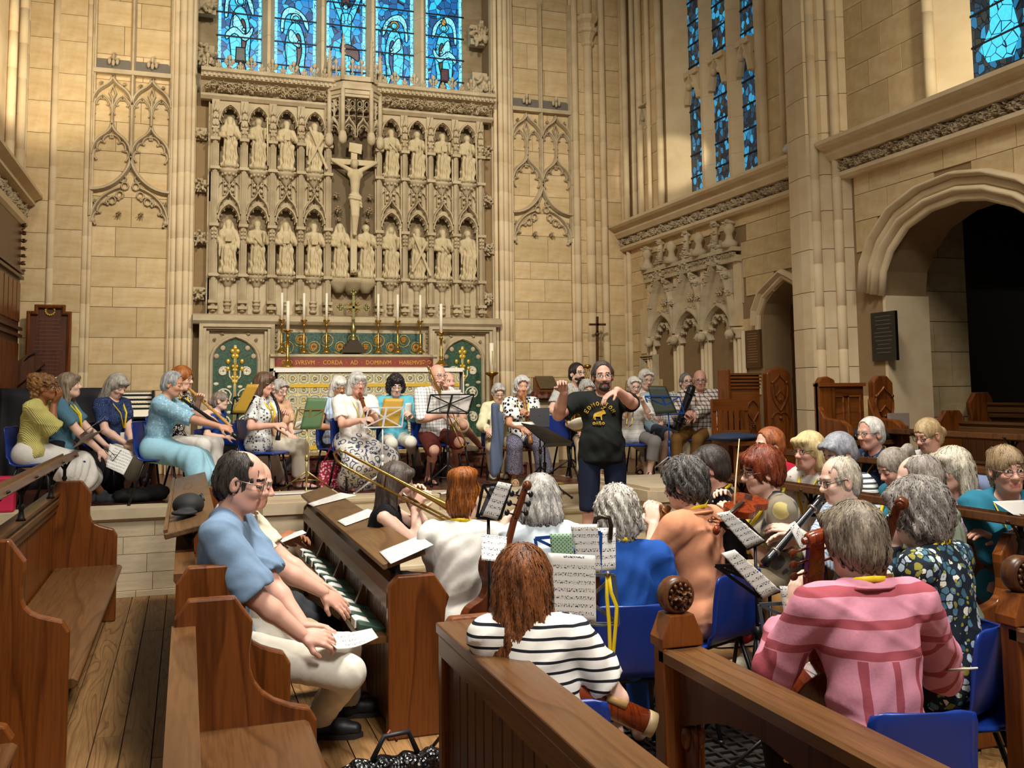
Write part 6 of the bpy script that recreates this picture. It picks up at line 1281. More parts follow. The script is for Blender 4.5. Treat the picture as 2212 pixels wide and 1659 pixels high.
person('A19', 'bearded conductor in black printed tee shirt, both arms raised, standing', (1302, 813), dep=8.15, yaw=193, look=(4, -2, 3), lean=(0, -1), floor=.1514, stand=True, sk='r', hair='short', hc=('2c2522', '5c504a'), top=BLACKT, bottom=cloth('1a2236'), bstyle='shorts', shoes=('shoe', M_BLK), gl='l', lan=False, female=False, beard='goatee', bulk=1.12, hands=[(1333, 843, -.42), (1219, 848, -.38)], elbow=((-.9, .2, -.75), (.75, .1, -1)), hdir=((1.0, .25, -.5), (.25, .55, .8)), hnorm=((-.4, -.2, -1), (0, .5, -.9)), hcurl=(.45, .9))
person('A20', 'white-haired woman in glasses and white shirt playing a small trombone', (1370, 836), Y=9.7, yaw=192, look=(-2, -6, 0), hair='shortf', hc=WHT, top=stripes('e4e2dc', 'c4c2bc', .05, .12), tstyle='elbow', bottom=GREYC, bstyle='capri', gl='l', lan=False, hands=[(1388, 868, -.25), (1374, 862, -.25)], feet=[(1403, 1035), (1380, 1024)], shoes=('sandal', M_BLK))
person('A21', 'white-haired man in shorts behind the white-haired trombone woman', (1396, 820), Y=10.35, yaw=190, look=(-6, -10, 0), hair='shortf', hc=WHT, top=cloth('a8c4d4'), bottom=cloth('4c5260'), bstyle='shorts', female=False, lan=False, gl='l', hands=[(1424, 925, -.1), (1405, 900, -.3)], feet=[(1432, 1022), (1398, 1030)])
person('A22', 'grey-haired bearded man in glasses behind the plaid shirt player', (1483, 826), collar=True, Y=10.15, yaw=190, hair='short', hc=('3a3836', '8a8884'), top=check('c6c0b8', '6a6258', .03, .3), tstyle='long', bottom=BEIGE, gl='d', beard='goatee', female=False, lan=False)
person('A23', 'bald man in plaid shirt and brown trousers with a black dulcian', (1512, 821), collar=True, Y=9.9, yaw=200, look=(6, -8, 0), lean=(6, 0), sk='r', hair='bald', hc=('8a8580', 'c2beb8'), top=check('d8d4cc', '3a3438', .05, .3, c='8a4038', per2=.05), tstyle='long', bottom=cloth('7d5a2e'), gl='d', female=False, bulk=1.1, hands=[(1500, 896, -.3), (1480, 893, -.3)], feet=[(1500, 1026), (1462, 1028)], knees=[(1508, 950, -.3), (1462, 948, -.35)], shoes=('shoe', M_BLK))
person('A24', 'person in pale blue shirt mostly hidden behind the carved oak stall', (1592, 846), Y=9.5, yaw=195, hair='short', hc=GREY, top=cloth('8ea2b8'), bottom=cloth('56544e'), female=False, lan=False, hands=[(1565, 920, -.2), (1556, 918, -.25)], feet=[(1560, 1010), (1540, 1012)])
# --- players on the choir floor
person('B1', 'woman with long dark hair and black sleeveless top playing a brass trombone', (858, 1043), dep=6.0, floor=0, yaw=106, look=(0, -6, 0), hair='longwild', hc=('221a18', '5c5048'), top=BLKC, tstyle='none', bottom=BLKC, lan=False, hands=[(885, 1082, .1), (896, 1100, -.12)], hdir=((.1, .5, .9), (.2, .5, .9)), hcurl=(.9, .9), neckl=.09)
person('B2', 'woman with red hair piled up and white linen blouse seen from behind', (1003, 1077), dep=5.2, floor=0, yaw=28, look=(10, -8, 0), hair='updo', hc=('4a2412', 'b0641e'), top=cloth('dedad2'), tstyle='elbow', flare=.03, bottom=NAVY, neckl=.098, bulk=1.1, hands=[(.06, .35, .2), (.12, .33, .2)])
person('B3', 'woman with silver bob and pale blue top playing a small bass viol', (1166, 1077), dep=5.15, floor=0, yaw=14, look=(2, -12, 0), hair='bob', hc=('7a7672', 'cac6be'), top=cloth('c9d4da'), tstyle='three', bottom=NAVY, lan=False, hands=[(1094, 1124, .18), (.2, .3, .2)], hdir=((.7, .3, .6), None), hcurl=(.8, .6), elbow=((-.6, 0, -1), None))
person('B4', 'woman with curly white-grey hair in royal blue top seen from behind', (1334, 1112), dep=4.55, floor=0, yaw=12, look=(4, -14, 0), hair='wavy', hc=('8c867c', 'd8d2c6'), wav=1.2, top=cloth('1d4a96'), tstyle='three', flare=.02, bottom=cloth('2a4a8c'), lan=True, bulk=1.08, neckl=.098, feet=[(1330, 1600), (1380, 1600)])
person('B5', 'person in peach shirt with dark grey cropped hair playing a recorder', (1478, 1046), collar=True, dep=5.1, floor=0, yaw=-24, look=(-14, -10, 0), hair='messy', hc=('1c1a1a', '6c6864'), top=cloth('c88a68'), tstyle='elbow', flare=.012, bottom=floral('1d1c28', ['a05048', '1d1c28', 'c0b090', '1d1c28'], 60, .3), bulk=1.02, hands=[(1413, 1135, .0), (1440, 1120, .22)], hdir=((.3, .4, .9), None), hcurl=(.9, .9))
person('B6', 'dark-haired player in black hooded top and glasses facing left', (1533, 1011), dep=6.0, floor=0, yaw=-62, look=(0, -10, 0), sk='r', hair='shortf', hc=('14110f', '3c322c'), top=BLKC, bottom=BLKC, gl='d', hands=[(1490, 1075, .1), (1497, 1092, -.1)])
person('B7', 'young red-haired violinist in camouflage patterned tee shirt and shorts', (1645, 1017), dep=5.5, floor=0, yaw=-72, look=(-4, -10, -6), hair='shortf', hc=('3a160c', '8e4222'), top=floral('7c7666', ['3c3c40', 'b0a468', '8a7a66', 'a47858', '4c4a48', '9a9484'], 12, .6), bottom=cloth('a89a80'), bstyle='shorts', gl='l', hands=[(1590, 1120, .05), (1580, 1092, .3)], hcurl=(.9, .9), feet=[(1602, 1392), (1572, 1372)], knees=[(1600, 1252, -.1), (1618, 1240, .25)], shoes=('trainer', cloth('8c1f26')), lan=True, bulk=1.05)
person('B8', 'woman with long auburn hair in black and white striped tee', (1128, 1252), dep=3.35, floor=0, yaw=22, look=(0, -6, 0), lean=(6, -9), hair='longwild', hc=('3c2218', '8e5428'), top=stripes('e6e2da', '1c1e26', .036, .26), tstyle='short', flare=.008, bottom=cloth('3d5a7c'), bstyle='jeans', lan=False, bulk=1.02, neckl=.092, hands=[(.02, .3, .16), (1320, 1500, .12)], elbow=(None, (.7, -.2, -1)))
pk = NT('pink_striped_cloth'); sp_ = pk.sep(pk.co()); n_ = pk.math('MULTIPLY', pk.noise(pk.co(), 4, 2), .02)
hz_ = pk.math('LESS_THAN', pk.math('FRACT', pk.math('DIVIDE', pk.math('ADD', sp_[2], n_), .095)), .3); vt_ = pk.math('LESS_THAN', pk.math('FRACT', pk.math('DIVIDE', pk.math('ADD', sp_[0], n_), .1)), .26); up_ = pk.math('GREATER_THAN', sp_[2], .84)
pk.base(pk.mix(pk.n('ShaderNodeMix', data_type='FLOAT', i_0=up_, i_2=vt_, i_3=hz_).outputs[0], pk.mix(pk.noise(pk.co(), 60, 4, .8), lin('c27a8e'), lin('d494a4')), lin('a04c56')), .85, 0, .2).bump(pk.noise(pk.co(), 80, 3), .25, .003)
person('B9', 'woman in pink striped linen shirt holding the neck of a bass viol', (1845, 1170), collar=True, dep=3.3, floor=0, yaw=10, look=(-8, -6, 0), hair='shortf', hc=('4a4038', '9a8c78'), wav=.6, top=pk.m, tstyle='three', flare=.02, bottom=BLKC, bulk=1.1, neckl=.088, hands=[(1716, 1322, .16), (2030, 1480, .42)], elbow=((-.7, -.3, -1), (.8, -.4, -1)), hdir=((.25, .35, 1), None), hnorm=((.9, .2, .1), None), hcurl=(.55, .6))
person('B10', 'woman with wavy grey hair and dark floral top playing a viol', (1982, 1108), dep=3.95, floor=0, yaw=-24, look=(-10, -10, 0), hair='wavy', hc=('5a5450', '9c948c'), wav=1.0, top=floral('1d2630', ['c9d6dc', '4f7688', '8f8a3a', 'a8bcc8', '1d2630', '3c6478', 'e0ddd0'], 30, .5, leaf='8f8a3a'), tstyle='long', bottom=BLKC, gl='l', hands=[(1936, 1190, .1), (1900, 1290, -.2)], hdir=((.0, .2, 1), None), hcurl=(.8, .7), bulk=1.08, neckl=.088)
person('B11', 'balding man in sage green shirt in the first right-hand pew', (1984, 1040), collar=True, dep=4.75, floor=.05, yaw=-38, look=(-10, -14, 0), hair='balding', hc=('6a625a', 'a89e94'), top=cloth('77806e'), tstyle='long', bottom=cloth('4c5048'), female=False, bulk=1.15, hands=[(1905, 1165, .1), (1915, 1190, -.1)])
person('B12', 'man in blue fine-striped shirt and glasses playing a long black recorder', (1812, 1038), collar=True, dep=5.15, floor=.05, yaw=-78, look=(-2, -12, 0), hair='balding', hc=('9a8e7c', 'd0c6b4'), top=stripes('c0ccd8', '8498b4', .012, .4, 0, .2), tstyle='elbow', bottom=cloth('8a6238'), gl='d', female=False, lan=False, hands=[(1722, 1150, .05), (1728, 1168, -.15)], hdir=((.3, .9, .3), (.3, .9, .2)), hcurl=(.5, .5))
# --- listeners in the right-hand pews
person('C1', 'woman with short ginger hair and red cardigan in the second pew', (1662, 962), dep=6.8, floor=.15, yaw=-86, look=(0, -6, 0), hair='short', hc=('5a2a14', 'b0683a'), top=cloth('a81c34'), tstyle='long', gl='d', legs=False)
person('C2', 'woman with blonde fringed bob and white sleeveless top', (1747, 974), dep=6.4, floor=.15, yaw=-104, look=(6, -4, 0), hair='fringe', hc=('a48a58', 'e0cc9a'), top=floral('dad4cc', ['e6e0d8', 'a86a6a', 'dad4cc', 'dad4cc'], 30, .2), tstyle='cap', gl='d', legs=False, sk='r')
person('C3', 'person with bluish grey hair and striped top, head bowed', (1813, 980), dep=6.1, floor=.15, yaw=-88, look=(0, -24, 0), hair='shortf', hc=('5e6068', 'a4a6ae'), top=stripes('dcdcd8', '3c4450', .03, .4), tstyle='long', legs=False, eyes='shut')
person('C4', 'woman with short white hair and navy blouse in the back pew', (1880, 937), dep=7.1, floor=.25, yaw=-92, look=(0, -4, 0), hair='short', hc=WHT, top=floral('2a3a56', ['4a5a78', '6a7a94', '2a3a56'], 25, .4), gl='l', legs=False, sk='r')
person('C5', 'woman with fair hair tied back and white top looking down', (2004, 940), dep=6.9, floor=.25, yaw=-96, look=(0, -18, 0), hair='bun', hc=('8a6c40', 'cdb488'), top=W, gl='d', legs=False, sk='r', eyes='shut')
person('C6', 'woman with grey ponytail and teal top, head bowed', (1930, 1010), dep=5.8, floor=.15, yaw=-86, look=(0, -26, 0), hair='pony', hc=('5c5248', 'aca294'), top=cloth('2f6a7c'), tstyle='long', legs=False, eyes='shut', sk='r')
person('C7', 'woman with long silver-blonde hair and mauve speckled jumper', (2056, 1014), dep=5.35, floor=.15, yaw=-84, look=(-4, -4, 0), hair='longbob', hc=('a89c84', 'e2dac6'), top=floral('ab98a8', ['c4b4c0', '94829a', 'd2c8d2', '8a7a94'], 90, .6), tstyle='long', legs=False, sk='r', earring=True)
person('C8', 'woman in teal cardigan and glasses facing the camera, holding a sheet', (2176, 1014), dep=5.0, floor=.15, yaw=-148, look=(-8, -6, 4), hair='pony', hc=('6a5440', 'a8906c'), top=cloth('2a7088'), tstyle='three', gl='l', legs=False, sk='r', neckl=.095, hands=[(2150, 1165, -.1), (2214, 1140, -.25)])
# --- listeners in the left-hand pew
person('D1', 'man in blue tee shirt and cream trousers looking down at his music', (524, 1040), dep=4.5, floor=.0, yaw=103, look=(6, -14, 0), lean=(4, 0), sk='r', hair='balding', hc=('1e1a18', '4c443e'), top=cloth('7891ac'), tstyle='mid', flare=.018, bottom=cloth('d6d1c2'), female=False, gl='l', lan=False, hands=[(655, 1352, -.02), (652, 1372, -.2)], feet=[(752, 1548), (688, 1592)], knees=[(742, 1405, .18), (750, 1455, -.08)], shoes=('shoe', M_BLK), hcurl=(.7, .7), hdir=((.0, 1, -.1), (-.1, 1, -.2)), hnorm=((.3, -.2, -1), (-.6, 0, -.6)), eyes='shut', earring=True, bulk=.98)
person('D2', 'man in cream shirt and beige trousers behind the blue tee shirt, hand on knee', (546, 1046), collar=True, dep=5.15, floor=.0, yaw=102, look=(0, -14, 0), sk='r', hair='balding', hc=GREY, top=cloth('d8cfb8'), tstyle='short', bottom=cloth('b8a88c'), female=False, lan=False, hands=[(690, 1262, .1), (700, 1280, -.12)], feet=[(790, 1480), (775, 1500)], hdir=((0, .8, -.6), (0, .8, -.6)), hcurl=(.3, .3), eyes='shut')
person('D3', 'person in lilac plaid shirt and dark trousers writing on a sheet', (528, 1030), collar=True, dep=5.95, floor=.0, yaw=102, look=(0, -14, 0), sk='b', hair='short', hc=DRK, top=check('c8c4d0', '6a6884', .04, .3), bottom=cloth('3a3c40'), female=False, lan=False, hands=[(625, 1165, .1), (600, 1170, -.1)], feet=[(745, 1400), (735, 1410)])
# ================================================================== PEWS, DESKS, RAILS
def pew(label, xb, s, y0, y1, prof, seat_z, seat_x, back_top, zf=0, ends=(1, 1), seat=True, boards=True, group='oak pews'):
 # xb: line of the back, s: +1 faces right / -1 faces left
 o = thing('pew', label, 'pew', (xb, y0, zf), group); X = lambda d: xb+s*d
 if seat:
  m = MB(); m.prism([(X(.03), seat_z-.045), (X(.03), seat_z), (X(seat_x-.02), seat_z), (X(seat_x), seat_z-.012), (X(seat_x), seat_z-.035), (X(seat_x-.02), seat_z-.05)], lambda u, z, d: V3((u, d, zf+z)), y0+.03*ends[0], y1-.03*ends[1]); m.build('seat', W_OAKY, o, bevel=.006)
  MB().box((X(seat_x*.55), y0, zf), (X(seat_x*.55+.03), y1, zf+seat_z-.045)).build('seat_riser', W_DARK, o)
 n = int((y1-y0)/.095); w = (y1-y0)/n
 if boards:
  for i in range(n): m = MB(); yy = y0+i*w; m.prism([(yy+.002, 0), (yy+.002, .014), (yy+.008, .018), (yy+w-.008, .018), (yy+w-.002, .014), (yy+w-.002, 0)], lambda y, d, z: V3((X(.0+d+.0), y, z)), zf+.1, zf+back_top-.1); m.build('board', W_DARK if s < 0 else W_OAK, o)
 m = MB(); t = back_top; m.prism([(-.025, t-.14), (.032, t-.14), (.032, t-.1), (.045, t-.09), (.045, t-.055), (.03, t-.045), (.05, t-.02), (.05, t), (-.04, t), (-.04, t-.03), (-.025, t-.05)], lambda d, z, y: V3((X(d), y, zf+z)), y0, y1); m.build('top_rail', W_OAKY, o)
 m = MB(); m.box((X(-.02), y0, zf), (X(.0), y1, zf+t-.12)); m.build('back_panel', W_DARK, o)
 for k, yy in enumerate((y0, y1)):
  if ends[k]: m = MB(); m.prism(prof, lambda d, z, y: V3((X(d), y, zf+z)), yy-.03, yy+.03); m.build('end_panel', W_OAK, o, bevel=.009)
 return o
def scurve(top, w, x1, zarm, x2, zs=None):     # pew-end outline: chamfered top, hollow curve, arm
 c = bez((w+.07, top-.14), (w+.03, top-.34), (w+.1, zarm+.04), (x2-.03, zarm), 7)
 return [(-.03, 0), (-.03, top-.07), (.02, top), (w, top), (w+.07, top-.1)]+[(p[0], p[1]) for p in c]+[(x2, zarm-.05), (x2, 0)]
P2 = scurve(.91, .2, .3, .44, .53); P1 = scurve(1.08, .2, .3, .70, .46)
pew('long oak pew on the far left with empty seat and beadboard back', -.95, 1, 4.9, 8.1, P1, .43, .5, 1.0)
pew('oak pew at the left bottom corner, only its low arm in view', -1.16, 1, .8, 4.3, scurve(.95, .2, .3, .44, .54), .38, .56, .86)
P2A = scurve(.98, .2, .3, .58, .46)
pew('oak pew carrying the man in the blue tee shirt', -.0, 1, 4.46, 8.3, P2A, .42, .44, .95)
pew('near oak pew whose flat top rail runs down towards the camera, left of centre', -.0, 1, .6, 4.1, P2, .4, .5, .81)
# book rest with iron brackets on the back of the second pew
def book_rest(label, x0, z0, x1, z1, y0, y1, foot, mat=W_DESK, th=.03, nb=3, cat='book rest', n_at=None):
 o = thing('book_rest', label, cat, (x0, y0, min(z0, z1)-.3), 'sloping book rests'); d = unit((x1-x0, z1-z0)); nrm = V3((-d[1], d[0])); nrm = nrm if nrm[1] > 0 else -nrm
 m = MB(); m.prism([(x0, z0), (x1, z1), (x1-nrm[0]*th, z1-nrm[1]*th), (x0-nrm[0]*th, z0-nrm[1]*th)], lambda u, z, y: V3((u, y, z)), y0, y1); m.build('board', mat, o, bevel=.006)
 m = MB(); p = V3((x0, z0)); m.prism([tuple(p), tuple(p+nrm*.015), tuple(p+nrm*.015+d*.02), tuple(p+d*.02)], lambda u, z, y: V3((u, y, z)), y0+.02, y1-.02); m.build('lip', mat, o)
 xm, zm = (x0+x1)/2, (z0+z1)/2
 for k in range(nb):
  yy = y0+(y1-y0)*(k+.25)/nb if n_at is None else n_at[k]; m = MB()
  m.tube([(xm, yy, zm-.03), (xm, yy, foot)], .013, 8); m.lathe([(.03, 0), (.02, .02), (.013, .06), (.022, .08), (.013, .1)], (xm, yy, foot), n=8)
  for q in (-1, 1): m.tube([V3((xm+q*.085*t_, yy, zm-.03+q*(z1-z0)/(x1-x0)*.085*t_-.0-.09*(1-t_)**2)) for t_ in np.linspace(0, 1, 6)], .008, 6)
  m.build('iron_bracket', M_IRON, o)
 return o
M_IRON2 = M_IRON
book_rest('sloping book rest with a black cap lying on it, left of the blue tee', -.095, 1.045, .155, 1.10, 5.05, 8.3, .9, nb=3)
book_rest('oak book rest on black iron posts at the left edge over the empty pew', -.97, 1.24, -.85, 1.28, 4.6, 8.7, 1.0, W_OAKY, .05, 4, n_at=(5.35, 6.3, 7.6, 8.4))
# desk in front of the second pew
dk = thing('choir_desk', 'long sloping choir desk with three white sheets, in front of the blue tee shirt man', 'desk', (1.05, 4.9, 0), 'choir desks')
DX0, DZ0, DX1, DZ1 = .955, .86, 1.175, .925
def desk_body(o, xa, y0, y1, top, prof, ledge=None):
 n = int((y1-y0)/.1); w = (y1-y0)/n
 for i in range(n): yy = y0+i*w; m = MB(); m.prism([(yy+.002, 0), (yy+.002, .012), (yy+.008, .016), (yy+w-.008, .016), (yy+w-.002, .012), (yy+w-.002, 0)], lambda y, d, z: V3((xa-d, y, z)), .04, top-.1); m.build('board', W_DARK, o)
 m = MB(); m.box((xa, y0, 0), (xa+.03, y1, top-.1)); m.build('back_panel', W_DARK, o); m = MB(); m.prism([(xa-.045, top-.12), (xa+.06, top-.12), (xa+.06, top), (xa-.02, top), (xa-.045, top-.05)], lambda u, z, y: V3((u, y, z)), y0, y1); m.build('top_rail', W_OAKY, o)
 for yy in (y0, y1): m = MB(); m.prism(prof, lambda d, z, y: V3((xa-.04+d, y, z)), yy-.03, yy+.03); m.build('end_panel', W_OAK, o, bevel=.009)
 if ledge:
  m = MB(); m.box((xa-.17, y0, ledge-.03), (xa-.015, y1, ledge)); m.build('book_ledge', W_OAKY, o)
  for yy in np.linspace(y0+.7, y1-.4, 4): m = MB(); m.prism([(xa-.02, ledge), (xa-.1, ledge), (xa-.03, top-.1)], lambda u, z, y: V3((u, y, z)), yy-.02, yy+.02); m.build('stay', W_DARK, o)
EP = [(0, 0), (0, .75), (.05, .8), (.24, .8), (.32, .68), (.3, .62), (.29, .5), (.29, 0)]
desk_body(dk, 1.02, 4.86, 8.5, .76, EP, .5)
m = MB(); d_ = unit((DX1-DX0, DZ1-DZ0)); nn_ = V3((-d_[1], d_[0])); m.prism([(DX0, DZ0), (DX1, DZ1), (DX1-nn_[0]*.03, DZ1-.03), (DX0-nn_[0]*.03, DZ0-.03)], lambda u, z, y: V3((u, y, z)), 4.86, 8.52); m.build('sloping_top', W_DESK, dk, bevel=.005)
for yy in (5.15, 6.1, 7.1, 8.1): m = MB(); m.tube([(1.07, yy, .74), (1.07, yy, .87)], .016, 8); m.tube([(1.0, yy, .86), (1.03, yy, .8), (1.07, yy, .77)], .009, 6); m.tube([(1.14, yy, .89), (1.11, yy, .82), (1.07, yy, .77)], .009, 6); m.build('iron_bracket', M_IRON, dk)
d2 = thing('choir_desk', 'near choir desk front with flat rail running to the bottom edge, left of striped tee', 'desk', (1.05, 3.7, 0), 'choir desks')
desk_body(d2, 1.0, .6, 3.72, .82, [(0, 0), (0, .78), (.04, .84), (.22, .84), (.29, .74), (.27, .66), (.26, 0)])
m = MB(); m.box((.935, .6, .79), (1.1, 3.69, .832)); m.build('flat_rail', W_OAKY, d2, bevel=.006)
m = MB(); m.prism([(.98, .0), (.98, .2), (.9, .1), (.82, 0)], lambda u, z, y: V3((u, y, z)), 3.3, 3.36); m.build('foot_bracket', W_OAK, d2)
# rail with poppyhead finials at the right bottom
def poppy_rail(label, xa, y1, y0, zt, w, drop):
 o = thing('choir_rail', label, 'rail', (xa, y1, 0), 'poppyhead rails'); xc = xa+w/2
 m = MB(); m.prism([(xa, zt-.05), (xa, zt-.012), (xa+.012, zt), (xa+w-.012, zt), (xa+w, zt-.012), (xa+w, zt-.05)], lambda u, z, y: V3((u, y, z)), y0, y1-.06); m.build('top_rail', W_OAKY, o)
 m = MB(); A = [(y1-.12, zt-.05), (y1-.12, zt-.28)]+[(y1-.12-t_*1.0, zt-.28+.13*math.sin(t_*PI)) for t_ in np.linspace(.05, 1, 10)]+[(y1-1.25, zt-.28), (y1-1.25, zt-.05)]
 m.prism(A, lambda y, z, x: V3((x, y, z)), xc-.03, xc+.03)
 B = [(y1-1.3, zt-.05), (y1-1.3, zt-.28)]+[(y1-1.3-t_*1.0, zt-.28+.13*math.sin(t_*PI)) for t_ in np.linspace(.05, 1, 10)]+[(y1-2.45, zt-.28), (y1-2.45, zt-.05)]; m.prism(B, lambda y, z, x: V3((x, y, z)), xc-.03, xc+.03); m.build('arched_apron', W_DARK, o)
 for k, yy in enumerate((y1-.06, y1-1.2, y1-2.4)):
  m = MB(); m.prism([(xa+.0, yy-.04), (xa+.03, yy-.055), (xa+w-.03, yy-.055), (xa+w, yy-.04), (xa+w, yy+.04), (xa+w-.03, yy+.055), (xa+.03, yy+.055), (xa, yy+.04)], lambda u, y, z: V3((u, y, z)), 0, zt-(.05 if k else .0)); m.build('post', W_OAK, o, bevel=.005)
  if k < 2:
   m = MB(); 
   for q in (-.03, .0, .03): m.lathe([(.004, -.05), (.016, -.03), (.02, 0), (.014, .03)], (xc+q, yy-.1, zt-.3), n=8)
   m.tube([(xc, yy-.09, .1), (xc, yy-.09, zt-.3)], .028, 8); m.build('carved_shaft', W_OAK, o)
 yy = y1-.05; m = MB(); m.prism([(xa-.005, zt), (xa+w+.005, zt), (xa+w+.005, zt+.035), (xc+.05, zt+.12), (xc-.05, zt+.12), (xa-.005, zt+.035)], lambda u, z, y: V3((u, y, z)), yy-.05, yy+.05); m.build('finial_neck', W_OAK, o, bevel=.005)
 f = MB(); f.lathe([(.02, -.045), (.058, -.04), (.07, -.02), (.072, 0), (.07, .02), (.058, .04), (.05, .036), (.046, .03), (.02, .03)], (xc, yy, zt+.185), (0, -1, 0), 20); f = f.build('poppyhead', W_DARK, o)
 m = MB(); fn = lambda a, b, q: V3((a, yy-q, b)); put_clump(m, fn, xc, zt+.185, .062, .05, 2, 1, .03)
 for a in np.linspace(0, 2*PI, 13)[:-1]: m.ball((xc+.044*math.cos(a), yy-.04, zt+.185+.044*math.sin(a)), .009, 6)
 m.build('carved_leaf', W_DARK, f); return o
poppy_rail('oak rail with carved round poppyhead, sloping across the bottom right', 1.70, 3.36, .5, .76, .165, .2)
poppy_rail('oak rail with poppyhead cut by the right edge of the picture', 2.97, 2.95, .5, .82, .16, .2)
# right-hand stalls
PR = scurve(1.0, .16, .3, .64, .44)
fl2 = struct('floor_2')
for x0, z1 in ((4.02, .1), (4.95, .2)): MB().box((x0, 3.3, -.02), (8.5, 7.6, z1)).build('stall_step', W_BOARD, fl2)
pew('first right-hand oak pew with curved end panel at the right edge', 4.03, -1, 3.75, 6.7, PR, .43, .46, .93, .0)
pew('second right-hand oak pew behind the red cardigan and the blonde bob', 4.9, -1, 3.4, 7.0, PR, .43, .46, .93, .12, boards=False)
pew('third right-hand oak pew behind the short white hair and fair hair', 5.75, -1, 3.4, 7.0, PR, .43, .46, .93, .24, boards=False)
book_rest('dark moulded book rest before the second right-hand pew', 3.93, 1.08, 3.80, 1.10, 3.45, 6.75, .9, W_DARK, .045, 4)
book_rest('dark moulded book rest before the third right-hand pew', 4.86, 1.205, 4.73, 1.225, 3.3, 7.0, 1.0, W_DARK, .045, 4)
book_rest('dark moulded book rest on the wall side behind the last occupied pew', 5.72, 1.37, 5.6, 1.39, 3.3, 7.0, 1.12, W_DARK, .045, 4)
# pews of the side chapel, seen over the stalls
for k, (xa, ya, yb, zt, lab) in enumerate(((6.75, 4.6, 7.0, 1.22, 'dark chapel pew under the arch, nearest row'), (7.4, 5.0, 7.3, 1.38, 'dark chapel pew under the arch, second row'), (8.4, 5.2, 7.2, 1.5, 'dark chapel pew under the arch, farthest row'))):
 pew(lab, xa, -1, ya, yb, scurve(zt, .18, .3, .7, .46), .43, .45, zt-.1, .3, boards=(k == 0))
lc = thing('notice_board', 'plain pinkish grey panel leaning by the carved stall under the arch', 'panel', at(1942, 935, 8.2)); P = V3(lc['_o'])
m = MB(); m.box(P+V3((-.1, -.02, -.45)), P+V3((.1, .02, .17))); m.build('board', plain('8a7a6e', .7), lc); m = MB(); m.box(P+V3((-.08, -.03, .05)), P+V3((.08, -.02, .065))); m.box(P+V3((-.08, -.03, .0)), P+V3((-.07, -.02, .05))); m.build('frame_line', plain('6b5548', .7), lc)
# clergy stalls with carved ends
def shield(o, fn, s=1.0):
 m = MB(); N = fn(0, 0, 1)-fn(0, 0, 0); pts = [(-.06, .09), (.06, .09), (.06, .0), (.03, -.06), (0, -.09), (-.03, -.06), (-.06, .0)]
 m.prism([(a*s, b*s) for a, b in pts], fn, 0, .012)
 for q in (-1, 1):
  path(m, fn, [(q*x_*s, z_*s) for x_, z_ in bez((0, .2), (.03, .15), (.09, .14), (.095, .07), 6)+bez((.095, .07), (.1, -.06), (.05, -.1), (0, -.17), 6)[1:]], .016, .016, N); path(m, fn, [(q*x_*s, z_*s) for x_, z_ in bez((.0, -.2), (.03, -.17), (.08, -.18), (.1, -.24), 6)], .014, .014, N); m.ball(fn(q*.085*s, .12*s, .008), .018, 6)
 path(m, fn, [(-.055*s, -.02*s), (0, .035*s), (.055*s, -.02*s)], .014, .022, N); m.ball(fn(0, -.055*s, .014), .014, 6); m.ball(fn(0, -.24*s, .01), .02, 6)
 m.build('carved_shield', W_OAK, o)
s1 = thing('clergy_desk', 'carved oak clergy desk with shield on its end and two tracery panels', 'desk', (5.5, 8.5, 0))
YD = 8.5; dx0, dx1 = onY(1570, 880, YD)[0], onY(1642, 880, YD)[0]; dx2 = onY(1708, 880, YD-.12)[0]; zt1 = onY(1610, 806, YD)[2]; zte = onY(1680, 795, YD-.1)[2]
fD = lambda x, z, o=0: V3((x, YD-o, z))
m = MB(); m.box((dx0, YD, 0), (dx1, YD+.06, zt1-.02)); m.build('front_panel', W_OAKX, s1)
for k in range(5): m = MB(); m.box((dx0+.02, YD-.05+.008*k, zt1-.02-.035*k), (dx1, YD+.02, zt1-.035*k-.0)); m.build('cornice_moulding', W_OAKX, s1)
m = MB(); m.box((dx0-.03, YD-.06, 0), (dx0+.02, YD+.12, zt1+.04)); m.build('end_panel', W_OAK, s1, bevel=.012)
m = MB()
for c in (dx0+.12, dx0+.3):
 for q in (-1, 1):
  path(m, fD, [(c+q*a, zt1-.45+b) for a, b in parch(.075, .05, 0, .17, 6)], .016, .02, NE); path(m, fD, [(c+q*.075, zt1-.68), (c+q*.075, zt1-.4)], .016, .02, NE); path(m, fD, [(c+q*.07, zt1-.66), (c, zt1-.5), (c-q*.07, zt1-.4)], .012, .02, NE)
 put_clump(m, fD, c, zt1-.52, .06, .03, 1, c, .005)
m.build('carved_tracery', W_OAK, s1)
m = MB(); EW = dx2-dx1; prof = [(dx1, 0), (dx1, zte-.05), (dx1+EW*.2, zte-.012), (dx1+EW*.5, zte+.01), (dx1+EW*.8, zte-.012), (dx2, zte-.06), (dx2+.06, 0)]; m.prism(prof, lambda x, z, y: V3((x, y, z)), YD-.14, YD-.05); m.build('carved_end', W_OAK, s1, bevel=.014)
shield(s1, lambda a, b, q: V3(((dx1+dx2)/2+a, YD-.14-q, zte-.27+b)))
s2 = thing('clergy_stall', 'oak clergy seat with carved shield end and black seat cushion', 'seat', (5.3, 7.0, 0))
YS = 7.05; a0, a1, a2 = onY(1770, 880, YS)[0], onY(1868, 850, YS)[0], onY(1918, 850, YS-.05)[0]; zt2 = onY(1800, 820, YS)[2]; zb2 = onY(1840, 930, YS)[2]
m = MB(); m.box((a0, YS+.02, .0), (a1, YS+.07, zt2-.04)); m.build('back_panel', W_OAKX, s2)
